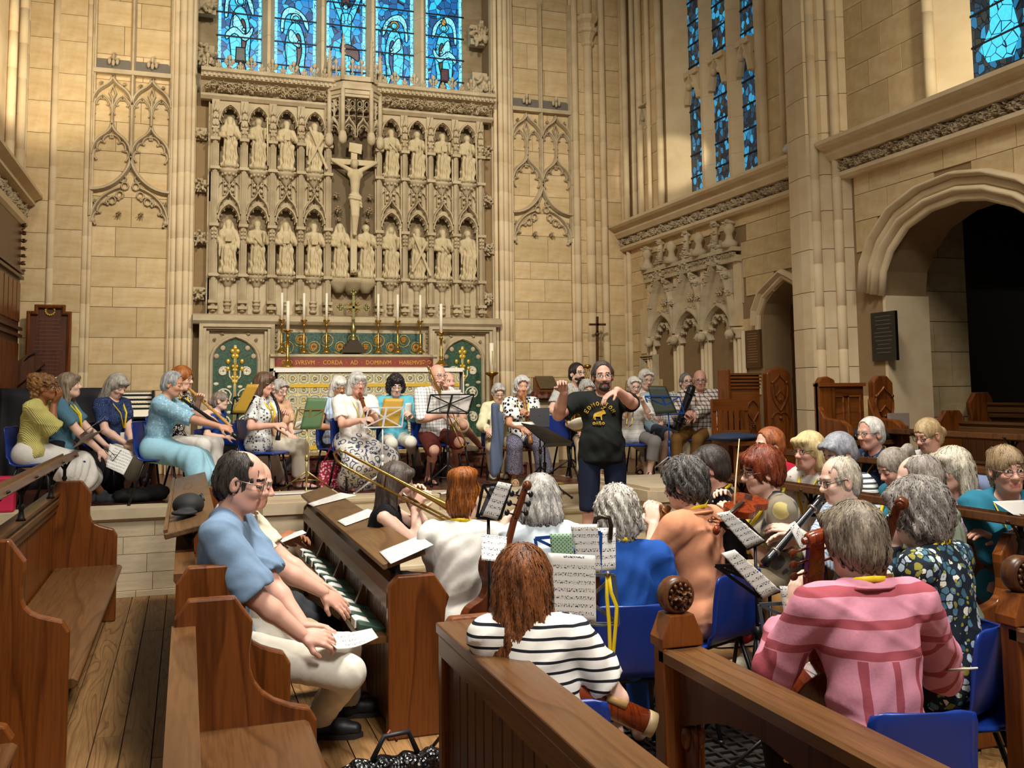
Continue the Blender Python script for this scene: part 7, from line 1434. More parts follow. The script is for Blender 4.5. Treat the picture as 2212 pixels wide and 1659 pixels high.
for c in (a0+.22, (a0+a1)/2+.1): m = MB(); path(m, lambda x, z, o=0: V3((x, YS+.02-o, z)), [(c-.08, zb2), (c-.08, zt2-.15), (c+.1, zt2-.15), (c+.1, zb2)], .02, .015, NE); m.build('panel_frame', W_OAKX, s2)
m = MB(); m.box((a0, YS-.02, zt2-.06), (a1, YS+.08, zt2-.03)); m.build('top_rail', W_OAKX, s2)
m = MB(); m.prism([(a0-.0, 0), (a0, zt2-.02), (a0+.03, zt2+.02), (a0+.1, zt2+.03), (a0+.17, zt2), (a0+.18, zt2-.05), (a0+.17, zt2-.4), (a0+.17, 0)], lambda x, z, y: V3((x, y, z)), YS+.0, YS+.06); P_ = onY(1745, 900, YS-.4)
m.prism([(YS, zb2-.3), (YS, zb2+.22), (YS-.08, zb2+.12), (YS-.3, zb2+.1), (YS-.38, zb2+.06), (YS-.4, zb2), (YS-.4, zb2-.3)], lambda y, z, x: V3((x, y, z)), a0-.02, a0+.04); m.build('left_end', W_OAK, s2, bevel=.01)
m = MB(); m.prism([(a1, 0), (a1, zt2-.02), (a1+.06, zt2+.03), (a2-.06, zt2+.03), (a2, zt2-.03), (a2+.03, 0)], lambda x, z, y: V3((x, y, z)), YS-.12, YS-.04)
m.prism([(YS-.1, .0), (YS-.1, zb2+.3), (YS-.18, zb2+.12), (YS-.42, zb2+.1), (YS-.5, zb2+.05), (YS-.52, zb2-.05), (YS-.52, .0)], lambda y, z, x: V3((x, y, z)), a1-.06, a1+.02); m.build('carved_end', W_OAK, s2, bevel=.012)
shield(s2, lambda a, b, q: V3(((a1+a2)/2+a, YS-.12-q, zt2-.27+b)))
m = MB(); m.box((a0, YS-.45, zb2-.1), (a1, YS+.02, zb2-.06)); m.build('seat_board', W_DARK, s2)
cu = tag(MB().box((a0+.05, YS-.46, zb2-.06), (a1-.06, YS, zb2+.015)).build('seat_cushion', plain('1c2120', .8), None, (a0+.3, YS-.2, zb2), bevel=.03), 'black cushion on the clergy seat under the stone pier', 'cushion')
wc = thing('wooden_chair', 'wooden slatted chair in front of the carved clergy desk', 'chair', (5.0, 8.2, 0)); B = onY(1598, 950, 8.2); cx_ = B[0]; zs_ = B[2]
for q in (-.19, .19): MB().bar((cx_+q, 8.32, 0), (cx_+q*.95, 8.38, zs_+.4), .045, .03).build('back_post', W_OAK, wc)
MB().box((cx_-.2, 8.35, zs_+.28), (cx_+.2, 8.375, zs_+.4)).build('crest_rail', W_OAKX, wc); MB().box((cx_-.2, 8.33, zs_+.05), (cx_+.2, 8.355, zs_+.09)).build('lower_rail', W_OAKX, wc)
for q in np.linspace(-.13, .13, 5): MB().box((cx_+q-.02, 8.34, zs_+.08), (cx_+q+.02, 8.36, zs_+.29)).build('slat', W_OAK, wc)
MB().box((cx_-.22, 7.92, zs_-.04), (cx_+.22, 8.35, zs_)).build('seat', W_OAKX, wc)
for q in (-.18, .18): MB().box((cx_+q-.02, 7.96, 0), (cx_+q+.02, 8.0, zs_-.04)).build('leg', W_OAK, wc)
sdf = SDF(); sdf.ell((cx_-.1, 8.12, zs_+.035), (.24, .22, .042), k=.02).ell((cx_-.22, 8.05, zs_+.03), (.2, .16, .04), k=.03)
tag(raw('chair_cushion', *sdf.mesh(.012), plain('23304a', .8, sc=60), None, (cx_, 8.1, zs_)), 'navy blue cushion draped on the wooden slatted chair', 'cushion')
# ================================================================== BLUE CHAIRS
M_BLUE = plain('12307f', .3, var=.06, sc=5, name='blue_plastic'); M_TUBE = plain('141417', .4, .3)
def shell_fn(u, v):
 pts = [(.215, .418), (.2, .436), (.1, .44), (-.05, .428), (-.14, .43), (-.185, .455), (-.21, .51), (-.232, .6), (-.25, .7), (-.262, .775), (-.262, .785)]
 t = v*(len(pts)-1); i = min(int(t), len(pts)-2); fr = t-i; y = pts[i][0]*(1-fr)+pts[i+1][0]*fr; z = pts[i][1]*(1-fr)+pts[i+1][1]*fr
 w = .205-.012*v; c = 1.0
 if v > .8: c = 1-.32*((v-.8)/.2)**3
 if v < .12: c = 1-.2*((.12-v)/.12)**2
 x = (u*2-1); e = abs(x)**6
 if v > .5: y += .035*abs(x)**3*min(1, (v-.5)*4)-.0; y -= .014*e*0
 else: z += .012*abs(x)**3-.022*e
 if v > .55: y += -.018*e
 return V3((x*w*c, y, z))
def make_chair():
 o = thing('plastic_chair', 'chair', 'chair', (0, 0, 0), 'blue plastic chairs'); o['_o'] = [0, 0, 0]
 m = MB(); m.grid(shell_fn, 12, 22); m.build('shell', M_BLUE, o, solid=.009)
 for q in (-1, 1):
  for fy, ty in ((.2, .14), (-.25, -.12)): m = MB(); m.tube([(q*.17, ty, .415), (q*.185, (fy+ty)/2, .22), (q*.2, fy, .012)], .0115, 8); m.lathe([(.016, 0), (.016, .02), (.012, .025)], (q*.2, fy, 0), n=8); m.build('leg', M_TUBE, o)
 m = MB()
 for ty in (.14, -.12): m.tube([(-.17, ty, .415), (.17, ty, .415)], .0115, 8)
 for q in (-1, 1): m.tube([(q*.17, .14, .413), (q*.17, -.12, .413)], .0115, 8)
 m.build('seat_frame', M_TUBE, o); return o
CH0 = make_chair(); _first = [True]
def chair(loc, yaw, s, label):
 if _first[0]: o = CH0; _first[0] = False; o.location = loc; o.rotation_euler = (0, 0, -R(yaw)); o['label'] = label
 else: o = copy_tree(CH0, loc, -R(yaw), label)
 o.scale = (s, s, s); return o
WHO = dict(A1='yellow cardigan woman', A2='half-hidden white-haired woman beside the yellow cardigan', A3='teal tee woman', A4='navy top woman reading', A5='pale blue dress player', A6='auburn-haired recorder player', A7='royal blue dress woman', A8='white floral shirt player', A9='peach top woman', A10='pale blue sleeveless woman', A11='white lace recorder player', A12='turquoise shirt woman', A13='bald trombonist', A14='crossed-legs sitter', A15='cream shirt woman', A17='bearded horn player', A18='woman behind the conductor', A20='white shirt trombone woman', A21='white-haired man', A22='bearded man behind the plaid shirt', A23='plaid shirt player', A24='sitter behind the carved desk', B1='long-haired trombonist', B2='white linen blouse woman', B3='silver bob viol player', B4='royal blue top woman', B5='peach shirt player', B6='black hooded player', B7='red-haired violinist', B8='striped tee woman', B9='pink striped shirt player', B10='dark floral top player')
for k, w_ in WHO.items():
 if k in ('B1', 'B2', 'B6', 'B9'): continue
 p = PEOPLE[k]; b = p['P']+p['f']*.07*p['s']+V3(dict(B8=(.03, .02, 0), B5=(.02, -.03, 0)).get(k, (0, 0, 0))); chair((b[0], b[1], p['floor']), math.degrees(math.atan2(p['f'][0], p['f'][1])), max(.78, min(1.02, (p['P'][2]-.09*p['s']-p['floor'])/.44)), 'blue plastic chair under the '+w_)
p = onZ(1205, 1030, ZP); chair((p[0], p[1]+.1, ZP), 20, .9, 'empty blue chair behind the black stand, left of the conductor')
p = onY(298, 935, 10.55); chair((p[0], p[1], ZP), 165, .9, 'empty blue chair between navy top woman and pale blue dress player')
p = onZ(522, 1048, ZP); chair((p[0], p[1]-.15, ZP), 10, .86, 'empty blue chair in front of the royal blue dress woman')
p = onZ(1995, 1558, .71); chair((p[0]+.09, p[1]+.26, 0), 14, .92, 'blue plastic chair close behind the pink striped shirt, nearest of all')
p = onZ(2165, 1350, .74); chair((p[0]-.27, p[1]+.03, 0), -82, .95, 'empty blue chair seen from the side at the right edge')
wk = PEOPLE['A16']; b = wk['P']; o = thing('wooden_chair', 'brown bentwood chair under the floral blouse recorder player', 'chair', (b[0], b[1], ZP)); zs_ = b[2]-.1*wk['s']
MB().lathe([(.0, -.02), (.2, -.02), (.21, 0), (.2, .015)], (b[0], b[1], zs_-.02), n=16).build('seat', W_OAKX, o)
for q, r_ in ((-1, 1), (1, 1), (-1, -1), (1, -1)): MB().tube([(b[0]+q*.15, b[1]+r_*.15, zs_-.03), (b[0]+q*.17, b[1]+r_*.17, ZP+.2), (b[0]+q*.2, b[1]+r_*.2, ZP)], [.018, .014, .012], 8).build('leg', W_OAK, o)
MB().tube([(b[0]-.17, b[1]+.18, zs_), (b[0]-.17, b[1]+.22, zs_+.35), (b[0], b[1]+.24, zs_+.42), (b[0]+.17, b[1]+.22, zs_+.35), (b[0]+.17, b[1]+.18, zs_)], .014, 8).build('backrest', W_OAK, o)
# ================================================================== SHEETS, STANDS
t = NT('printed_music'); s_ = t.sep(t.co()); yy = t.math('ADD', s_[1], 10.0); fr = t.math('FRACT', t.math('DIVIDE', yy, .031)); inb = t.math('MULTIPLY', t.math('GREATER_THAN', fr, .2), t.math('LESS_THAN', fr, .66))
ln = t.math('LESS_THAN', t.math('FRACT', t.math('MULTIPLY', fr, 8.5)), .16); ids = t.math('FLOOR', t.math('DIVIDE', yy, .031))
nv = t.n('ShaderNodeCombineXYZ', i_0=t.math('MULTIPLY', s_[0], 210), i_1=t.math('MULTIPLY', yy, 150), i_2=ids).outputs[0]; nt = t.math('GREATER_THAN', t.noise(nv, 1.0, 1), .57)
mx = t.math('LESS_THAN', t.math('ABSOLUTE', s_[0]), .088); my = t.math('LESS_THAN', s_[1], .112); mk = t.math('MULTIPLY', t.math('MULTIPLY', inb, t.math('MAXIMUM', t.math('MULTIPLY', ln, .55), nt)), t.math('MULTIPLY', mx, my))
ttl = t.math('MULTIPLY', t.math('MULTIPLY', t.math('LESS_THAN', t.math('ABSOLUTE', t.math('SUBTRACT', s_[1], .128)), .004), t.math('LESS_THAN', t.math('ABSOLUTE', s_[0]), .042)), t.math('GREATER_THAN', t.noise(nv, 1.3, 1), .47))
t.base(t.mix(t.math('MAXIMUM', mk, ttl), lin('dedbd4'), lin('2e2d34')), .7, 0, .2); M_MUSIC = t.m
M_PAPER = plain('dcd9d2', .7, var=.04, name='paper'); M_PGREY = plain('bdb8b2', .7, var=.05, name='paper')
def sheet(label, C, mat=None, curl=.0, name='music_sheet', cat='sheet music', group='loose music sheets', th=.0012, bend=0, nolink=False):
 # four corners (top left, top right, bottom right, bottom left), each a pixel sight line at its own distance
 P = [at(*c) if len(c) == 3 else V3(c[1:]) for c in C]; o = sum(P)/4; x = unit(P[1]+P[2]-P[0]-P[3]); n = unit(np.cross(x, P[0]+P[1]-P[2]-P[3])); y = np.cross(n, x)
 A = np.stack([x, y, n]); Q = [A@(p-o) for p in P]; W_ = np.linalg.norm(P[1]-P[0]); m = MB(); k = .2/max(W_, .05)
 fn = lambda u, v: (Q[3]*(1-u)*(1-v)+Q[2]*u*(1-v)+Q[0]*(1-u)*v+Q[1]*u*v)+V3((0, 0, curl*(math.sin(u*PI))+bend*math.sin(v*PI)))
 m.grid(fn, 8, 8); ob = m.build(name, mat or M_MUSIC, None, (0, 0, 0), solid=th); ob.matrix_world = Matrix([[*(A[j][i] for j in range(3)), o[i]] for i in range(3)]+[[0, 0, 0, 1]])
 return tag(ob, label, cat, group)
def tripod(o, top, floor, col, foot_r=.3, spread=None, legs=None):
 top = V3(top); b = V3((top[0], top[1], floor)); m = MB(); h = top[2]-floor
 m.tube([b+V3((0, 0, .12)), b+V3((0, 0, h*.55))], .012, 8); m.tube([b+V3((0, 0, h*.5)), top], .008, 8); m.lathe([(.018, -.03), (.018, .03)], b+V3((0, 0, h*.55)), n=8); m.build('post', col[0], o)
 for k in range(3):
  a = (spread or .4)+k*2*PI/3; f = b+V3((math.cos(a)*foot_r, math.sin(a)*foot_r, .012)); m = MB(); m.tube([b+V3((0, 0, h*.34)), f], .0085, 6); m.tube([b+V3((0, 0, .13)), (b+V3((0, 0, h*.34))+f)/2], .006, 6); m.ball(f, .014, 6); m.build('leg', col[1], o)
def wire_stand(label, C, floor, col, folder=None, post=None, lip=.03):
 # folding stand: wire desk through four corners, post and tripod
 P = [at(*c) for c in C]; o = thing('music_stand', label, 'music stand', V3((*(sum(P)/4)[:2], floor)), 'folding music stands'); mid = (P[2]+P[3])/2; c = sum(P)/4; n = unit(np.cross(P[1]-P[0], P[3]-P[0])); n = n if n@(CAM0-c) > 0 else -n
 m = MB(); r = .006
 for a, b in ((0, 1), (3, 2), (0, 3), (1, 2)): m.bar(P[a], P[b], .014, .005, n)
 m.bar(P[0], c, .012, .004, n); m.bar(P[1], c, .012, .004, n); m.bar(P[3], c, .012, .004, n); m.bar(P[2], c, .012, .004, n); m.bar((P[0]+P[1])/2, mid, .02, .006, n); m.build('desk_frame', col[0], o)
 m = MB(); up = unit(P[0]-P[3]); tw = unit(np.cross(P[2]-P[3], up)); m.bar(P[3], P[2], .04, .006, up); m.build('lip', col[0], o)
 tripod(o, mid+V3((0, 0, .0)), floor, col); return o
CB, CW, CG, CBL, CGR = (M_TUBE, M_TUBE), (plain('d8d8d8', .35, .3),)*2, (plain('b09a60', .35, .7),)*2, (plain('1a4a9a', .35, .2), plain('c8ccd2', .35, .4)), (plain('5a6068', .4, .5),)*2
dA = {k: PEOPLE[k]['dep'] for k in PEOPLE}
def q(C, d): return [(c[0], c[1], d+(c[2] if len(c) > 2 else 0)) for c in C]
M_GOLDF = plain('b08a2c', .5, .1, .1, name='gold_card'); M_GREENF = plain('4d6b45', .55, name='green_card'); M_DGRN = plain('333a2c', .5, name='dark_green_card')
d = dA['A8']-.35; wire_stand('dark folding music stand left of the white floral shirt player', q([(506, 858), (551, 856), (528, 893), (499, 894)], d), ZP, CB); sheet('gold folder tilted on the stand before the royal blue dress woman', q([(534, 830, .03), (560, 830, .03), (529, 893), (501, 892)], d-.03), M_GOLDF, name='folder', cat='folder', group=None)
d = dA['A11']-.2; wire_stand('brass coloured folding music stand left of the white lace player', q([(643, 885), (700, 884), (692, 926), (634, 927)], d), ZP, CG); sheet('plain green folder on the brass coloured stand', q([(663, 859, .05), (708, 860, .05), (690, 926), (648, 927)], d-.02), M_GREENF, name='folder', cat='folder', group=None)
d = dA['A11']-.5; wire_stand('white folding music stand before the white lace recorder player', q([(797, 881), (873, 880), (868, 922), (785, 924)], d), ZP, CW); sheet('gold folder standing on the white music stand', q([(829, 860, .05), (873, 861, .05), (860, 921), (816, 921)], d+.02), M_GOLDF, name='folder', cat='folder', group=None)
d = dA['A13']-.7; wire_stand('black folding music stand with grey sheets before the bald trombonist', q([(930, 853), (1024, 852), (1012, 893), (922, 892)], d), ZP, CB); sheet('grey backed sheet on the black stand, left of two', q([(953, 844, .02), (996, 842, .02), (989, 891), (949, 890)], d+.015), M_PGREY); sheet('grey backed sheet on the black stand, right of two', q([(996, 852, .02), (1021, 852, .02), (1010, 890), (988, 890)], d+.02), M_PGREY)
d = dA['A23']-.55; wire_stand('blue folding music stand with white legs before the plaid shirt player', q([(1393, 856), (1468, 857), (1478, 893), (1410, 898)], d), ZP, CBL); sheet('dark green folder on the blue music stand', q([(1399, 833, .06), (1438, 834, .06), (1464, 892), (1413, 896)], d-.02), M_DGRN, name='folder', cat='folder', group=None)
d = dA['A17']-.5; wire_stand('thin black stand with yellow folder behind the conductor', q([(1206, 872), (1258, 872), (1252, 906), (1212, 906)], d), ZP, CB); sheet('yellow folder half hidden behind the conductor', q([(1232, 849, .03), (1262, 850, .03), (1258, 868), (1240, 874)], d), plain('c29a20', .6), name='folder', cat='folder', group=None)
def desk_stand(label, C, floor, feet=.3, post_at=None):
 P = [at(*c) for c in C]; o = thing('music_stand', label, 'music stand', V3((*(sum(P)/4)[:2], floor)), 'solid black music stands'); n = unit(np.cross(P[1]-P[0], P[3]-P[0])); m = MB(); fn = lambda u, v: P[3]*(1-u)*(1-v)+P[2]*u*(1-v)+P[0]*(1-u)*v+P[1]*u*v; m.grid(fn, 4, 4, smooth=False); m.build('desk', M_TUBE, o, solid=.008)
 m = MB(); up = unit(P[0]-P[3]); s = 1 if n@(CAM0-P[0]) > 0 else -1; m.bar(P[3]-n*s*.02, P[2]-n*s*.02, .05, .008, up); m.build('lip', M_TUBE, o); tripod(o, post_at if post_at is not None else (P[2]+P[3])/2*.4+(P[0]+P[1])/2*.6, floor, CB, feet, 1.2); return o
d = 8.75; desk_stand('black solid conductor stand with a white sheet, left of the conductor', [(1126, 914, d-.1), (1180, 925, d+.25), (1237, 955, d+.2), (1178, 958, d-.15)], ZP, .28, at(1176, 950, d+.05)); sheet('white score lying on the conductor stand', [(1104, 912, d), (1150, 911, d+.25), (1156, 917, d+.2), (1112, 919, d-.08)], M_PAPER)
d = 9.25; o = desk_stand('black slotted stand back beside the floral blouse player', [(1144, 882, d), (1187, 881, d), (1187, 921, d-.05), (1146, 921, d-.05)], ZP, .26)
# stands among the choir floor players
d = 4.6; wire_stand('black folding stand carrying a music sheet and black folder beside the silver bob', q([(1044, 1048), (1104, 1046), (1080, 1122), (1030, 1118)], d), 0, CB); sheet('black folder behind the sheet on the stand beside the silver bob', q([(1060, 1048, .05), (1080, 1046, .05), (1062, 1120), (1034, 1113)], d-.02), M_BLK, name='folder', cat='folder', group=None); sheet('tilted sheet on black folder, left of the silver bob', q([(1076, 1040), (1105, 1046), (1074, 1124), (1042, 1114)], d-.05))
sheet('white sheet low between white linen blouse and silver bob', q([(1040, 1153, .1), (1095, 1160, .1), (1092, 1215), (1040, 1210)], 4.3)); sheet('sheet standing behind the neck of the viol by the silver bob', q([(1094, 1113, .1), (1135, 1114, .1), (1135, 1150), (1088, 1160)], 5.45), M_PAPER)
d = 4.15; wire_stand('blue folding stand with green dotted folder between striped tee and royal blue top', q([(1156, 1163), (1298, 1150), (1296, 1240), (1168, 1240)], d), 0, CBL)
t = NT('dotted_green_card'); dd = t.vor(t.mapv((1, 1, 1), (0, 0, .78)), 85, 'F1', 0, .15); t.base(t.mix(t.math('LESS_THAN', dd, .28), lin('9dbd9c'), lin('3a6a4a')), .6); sheet('green dotted folder on the blue stand', q([(1187, 1152), (1235, 1152), (1245, 1240), (1195, 1240)], d-.03), t.m, name='folder', cat='folder', group=None); sheet('music page beside the green dotted folder, partly behind grey curls', q([(1232, 1133), (1290, 1132), (1300, 1240), (1250, 1240)], d-.02))
sheet('white sheet at the right of the grey curls on the blue stand', q([(1285, 1140, .05), (1330, 1140, .05), (1330, 1230), (1294, 1235)], d+.02))
d = 3.85; wire_stand('grey folding stand with a lanyard hung on it, before the striped tee woman', q([(1216, 1240), (1327, 1243), (1336, 1349), (1200, 1348)], d), 0, CGR); sh = sheet('large music page on the grey stand, nearest full page', q([(1184, 1194), (1286, 1200), (1288, 1348), (1190, 1346)], d-.03))
lo = thing('lanyard', 'yellow lanyard with name badge hanging from the grey music stand', 'lanyard', at(1325, 1400, d-.05)); m = MB(); A_ = lambda x, y, dd=0: at(x, y, d-.04+dd)
m.tube([A_(1314, 1240), A_(1320, 1280), A_(1332, 1310), A_(1330, 1350), A_(1324, 1420), A_(1320, 1460)], .009, 6, flat=.25, up=(0, 1, 0)); m.tube([A_(1312, 1240), A_(1311, 1290), A_(1316, 1350), A_(1318, 1420), A_(1320, 1460)], .009, 6, flat=.25, up=(0, 1, 0)); m.build('ribbon', M_YEL, lo)
m = MB(); m.tube([A_(1310, 1236), A_(1315, 1243)], .012, 6); m.tube([A_(1320, 1460), A_(1322, 1482)], .005, 6); m.build('clip', M_GLSL, lo); m = MB(); bx = [A_(1322, 1482), A_(1340, 1484), A_(1338, 1516), A_(1322, 1512)]; m.add(bx, [(0, 1, 2, 3)]); m.build('badge', M_PAPER, lo, solid=.004)
d = 4.75; wire_stand('black folding stand facing the violinist, farther of two', q([(1555, 1130), (1606, 1122), (1650, 1168), (1612, 1186)], d), 0, CB); sheet('music page on the stand before the violinist', q([(1547, 1109), (1575, 1104), (1652, 1167), (1613, 1185)], d-.04))
d = 4.05; wire_stand('black folding stand beside the empty blue chair, nearer of two', q([(1545, 1222), (1606, 1222), (1685, 1275), (1640, 1290)], d), 0, CB); sheet('music page on the nearer stand, right of the blue chair', q([(1558, 1195), (1587, 1187), (1685, 1274), (1650, 1295)], d-.04))
sheet('music page behind the viol pegbox on the man in fine stripes stand', q([(1703, 1134, .1), (1717, 1126, .1), (1755, 1176), (1755, 1240)], 4.3)); d = 3.75; wire_stand('dark grey folding stand low before the pink striped shirt', q([(1640, 1306), (1755, 1300), (1757, 1362), (1650, 1366)], d), 0, CGR); sheet('music page behind the raised hand of the pink striped shirt player', q([(1684, 1266), (1757, 1267), (1757, 1368), (1700, 1372)], d-.03))
# sheets in hands, on laps, on the desks
d = dA['A1']; sheet('upper sheet held by the yellow cardigan woman', q([(164, 946, .05), (190, 926, -.1), (230, 899, .3), (205, 917, .5)], d), M_PGREY); sheet('lower sheet held by the yellow cardigan woman', q([(156, 968, .0), (185, 940, -.05), (226, 928, .3), (180, 958, .4)], d), M_PGREY)
d = dA['A3']-.25; sheet('music page resting on the knee of the teal tee woman', q([(237, 958, .05), (292, 978, .1), (267, 1026, -.1), (229, 1008, -.1)], d)); m = MB(); G_ = lambda x, y: at(x, y, d-.05)
m.tube([G_(225, 971), G_(232, 981), G_(239, 985), G_(243, 979), G_(234, 972), G_(225, 971)], .003, 5); m.tube([G_(243, 980), G_(250, 989), G_(254, 983), G_(243, 980)], .003, 5); m.tube([G_(239, 985), G_(243, 996), G_(262, 972)], .003, 5); tag(m.build('spectacles', M_GLS, None, G_(240, 980)), 'dark spectacles held over the music page on the knee', 'glasses')
d = dA['A4']-.3; sheet('sheet held by the navy top woman', q([(271, 952), (300, 945), (316, 938, .1), (286, 961, .2)], d), M_PAPER)
d = dA['A9']-.3; sheet('sheet held by the peach top woman', q([(640, 912), (664, 906, .1), (652, 934, .1), (632, 940)], d), M_PAPER); d = dA['A12']-.35; sheet('sheet held up by the turquoise shirt woman', q([(876, 871), (891, 870, .1), (888, 910, .1), (875, 906)], d), M_PAPER); d = dA['A15']-.3; sheet('grey sheet on the lap of the cream shirt woman', q([(1060, 891), (1076, 893, .1), (1068, 931, .1), (1058, 926)], d), M_PGREY)
d = dA['D1']; sheet('curling music page held by the blue tee shirt man', q([(684, 1361, -.15), (803, 1357, .25), (817, 1377, .15), (728, 1402, -.2)], d), curl=-.02); d = dA['D3']-.1; sheet('music page held by the lilac plaid sleeve in the left pew', q([(588, 1163, .1), (653, 1145, .1), (662, 1151, -.1), (607, 1173, -.1)], d)); tag(MB().tube([at(590, 1158, d-.1), at(622, 1184, d-.15)], .006, 6).build('pen', M_BLK, None, at(605, 1170, d-.1)), 'dark pen in the hand writing on the music page', 'pen')
d = dA['C8']-.35; sheet('sheet held by the teal cardigan woman at the right edge', q([(2144, 1083, .1), (2215, 1080, .2), (2230, 1120, .1), (2190, 1112)], d), M_PGREY)
def on_desk(px, py, lift=.006):
 # sight line meets the sloping desk top
 a = V3((DX0, 0, DZ0+lift)); n = V3((-(DZ1-DZ0), 0, DX1-DX0)); r_ = ray(px, py); return ('w', *(CAM0+r_*(((a-CAM0)@n)/(r_@n))))
for lab, C in (('white music sheet lying across the choir desk, farthest of three', [(664, 1088), (735, 1064), (770, 1070), (677, 1094)]), ('white music sheet lying across the choir desk, middle of three', [(728, 1125), (794, 1099), (822, 1109), (746, 1136)]), ('white music sheet lying across the choir desk, nearest of three', [(819, 1192), (906, 1157), (936, 1177), (844, 1218)])): sheet(lab, [on_desk(*c) for c in C], th=.002)
for px, py, lab in ((622, 1066, 'papers lying on the stone coping left of the steps'), (985, 1064, 'crumpled white paper on the platform under the black stand')):
 c = onZ(px, py, .806 if px < 700 else ZP+.006); m = MB(); rr = random.Random(px); m.grid(lambda u, v: V3((c[0]+(u-.5)*.34, c[1]+(v-.5)*.2, c[2]+.006*math.sin(u*9+v*5)*(px > 700)+.002)), 8, 5); tag(m.build('paper', M_PAPER, None, c, solid=.002), lab, 'paper')
c = onZ(1203, 1044, ZP+.004); tag(MB().box(c+V3((-.06, -.05, 0)), c+V3((.06, .04, .004))).build('card', plain('c8a428', .6), None, c), 'small yellow card on the platform edge', 'card')
# ================================================================== INSTRUMENTS
W_PEAR = wood('pear_wood', '8a5528', 'b07a3e', 'Z', .35, 3); W_DKR = wood('dark_recorder_wood', '4a2210', '7a3e1c', 'Z', .3, 3); M_EBON = plain('121214', .3, var=.2, name='ebony'); M_YBR = plain('b98c50', .4, var=.15); W_VIOL = wood('violin_varnish', '5a1c0a', '97421c', 'Z', .2, 2); M_BRAS2 = plain('b08d48', .22, .9, .1, name='lacquered_brass')
def pipe(label, a, b, mat, r0=.012, r1=.013, cat='recorder', name='recorder', rings=True, bell=.02, holes=6, ringm=None, mid=None):
 a, b = V3(a), V3(b); o = thing(name, label, cat, (a+b)/2); L_ = np.linalg.norm(b-a); d = unit(b-a); x, u_, _ = frame(d); P = lambda t_: a+d*L_*t_+(0 if mid is None else V3(mid)*math.sin(t_*PI)*1.0)
 m = MB(); ts = np.linspace(0, 1, 13); m.tube([P(t_) for t_ in ts], [r0*.8]+[r0+(r1-r0)*t_ for t_ in ts[1:-2]]+[r1*1.05, bell], 10); m.build('body', mat, o)
 if rings:
  m = MB()
  for t_ in (.18, .82): m.tube([P(t_-.02), P(t_-.012), P(t_+.012), P(t_+.02)], [r0*1.05, r0*1.5, r0*1.5, r0*1.05], 10)
  m.build('joint_rings', ringm or mat, o)
 m = MB()
 for k in range(holes): m.ball(P(.3+.45*k/max(1, holes-1))+unit(V3((0, -1, .5)))*r0*.9, r0*.35, 6)
 m.build('finger_holes', M_BLK, o); return o
ex = lambda k, dd=0: PEOPLE[k]['dep']+dd
pipe('long black wind instrument slanting down from the pale blue dress player', at(392, 861, ex('A5', -.03)), at(514, 946, ex('A5', -.2)), M_EBON, .014, .02, 'wind instrument', 'bass_recorder', bell=.022)
pipe('pale boxwood recorder slanting down from the auburn-haired player', at(407, 838, ex('A6', -.1)), at(499, 922, ex('A6', -.35)), M_YBR, .014, .016)
pipe('curved black horn with finger holes held by the floral shirt player', at(585, 848, ex('A8', -.1)), at(600, 950, ex('A8', -.35)), M_EBON, .012, .02, 'horn', 'cornett', bell=.026, mid=(.045, -.02, .03))
pipe('dark reddish wooden recorder of the white lace player', at(777, 849, ex('A11', -.1)), at(800, 921, ex('A11', -.35)), W_DKR, .019, .02, bell=.026)
pipe('tall pale wooden recorder of the floral blouse player', at(1130, 852, ex('A16', -.1)), at(1147, 958, ex('A16', -.4)), W_PEAR, .018, .022, bell=.028)
o = pipe('thick black dulcian held across by the plaid shirt player', at(1496, 833, ex('A23', -.3)), at(1461, 930, ex('A23', -.35)), M_EBON, .05, .04, 'wind instrument', 'dulcian', bell=.036, holes=2)
pipe('wooden recorder raised by the peach shirt player', at(1446, 1095, ex('B5', .05)), at(1404, 1150, ex('B5', .1)), W_PEAR, .018, .022); tag(MB().tube([at(1404, 1107, 5.15), at(1414, 1122, 5.15)], [.012, .014], 8).build('recorder', M_BLK, None, at(1408, 1112, 5.15)), 'black recorder mouth end beside the raised hand', 'recorder')
pipe('long black recorder slanting down from the fine-striped shirt man', at(1777, 1073, ex('B12', -.1)), at(1652, 1218, ex('B12', -.3)), M_EBON, .017, .022, bell=.026, ringm=M_GLSL)
o = thing('bass_wind_instrument', 'thick red-brown wooden tube with pale end lying under the striped tee arm', 'wind instrument', at(1340, 1540, 3.3)); a, b = at(1262, 1500, 3.25), at(1412, 1567, 3.25); m = MB(); m.tube([a-(b-a)*.8, a, b-(b-a)*.12], [.04, .041, .041], 14); m.build('body', W_VIOL, o); m = MB(); m.tube([b-(b-a)*.12, b-(b-a)*.1, b], [.041, .044, .043], 14); m.build('end_cap', plain('9a8460', .45), o); m = MB(); m.tube([a+(b-a)*.28+V3((0, -.03, .03)), a+(b-a)*.55+V3((0, -.03, .03))], .016, 8); m.build('key_cover', plain('b8925a', .5), o)
o = thing('recorder', 'red-brown wooden pipe end rising behind the dark floral top', 'recorder', at(1896, 1130, 4.5)); m = MB(); m.tube([at(1894, 1122, 4.45), at(1900, 1150, 4.5), at(1908, 1200, 4.55)], [.034, .03, .026], 12, cap=False); m.tube([at(1893.5, 1121, 4.45), at(1894, 1125, 4.45)], [.04, .036], 12, cap=False); m.build('body', wood('red_pipe', '6e3216', '9a5228', 'Z', .3, 3), o)
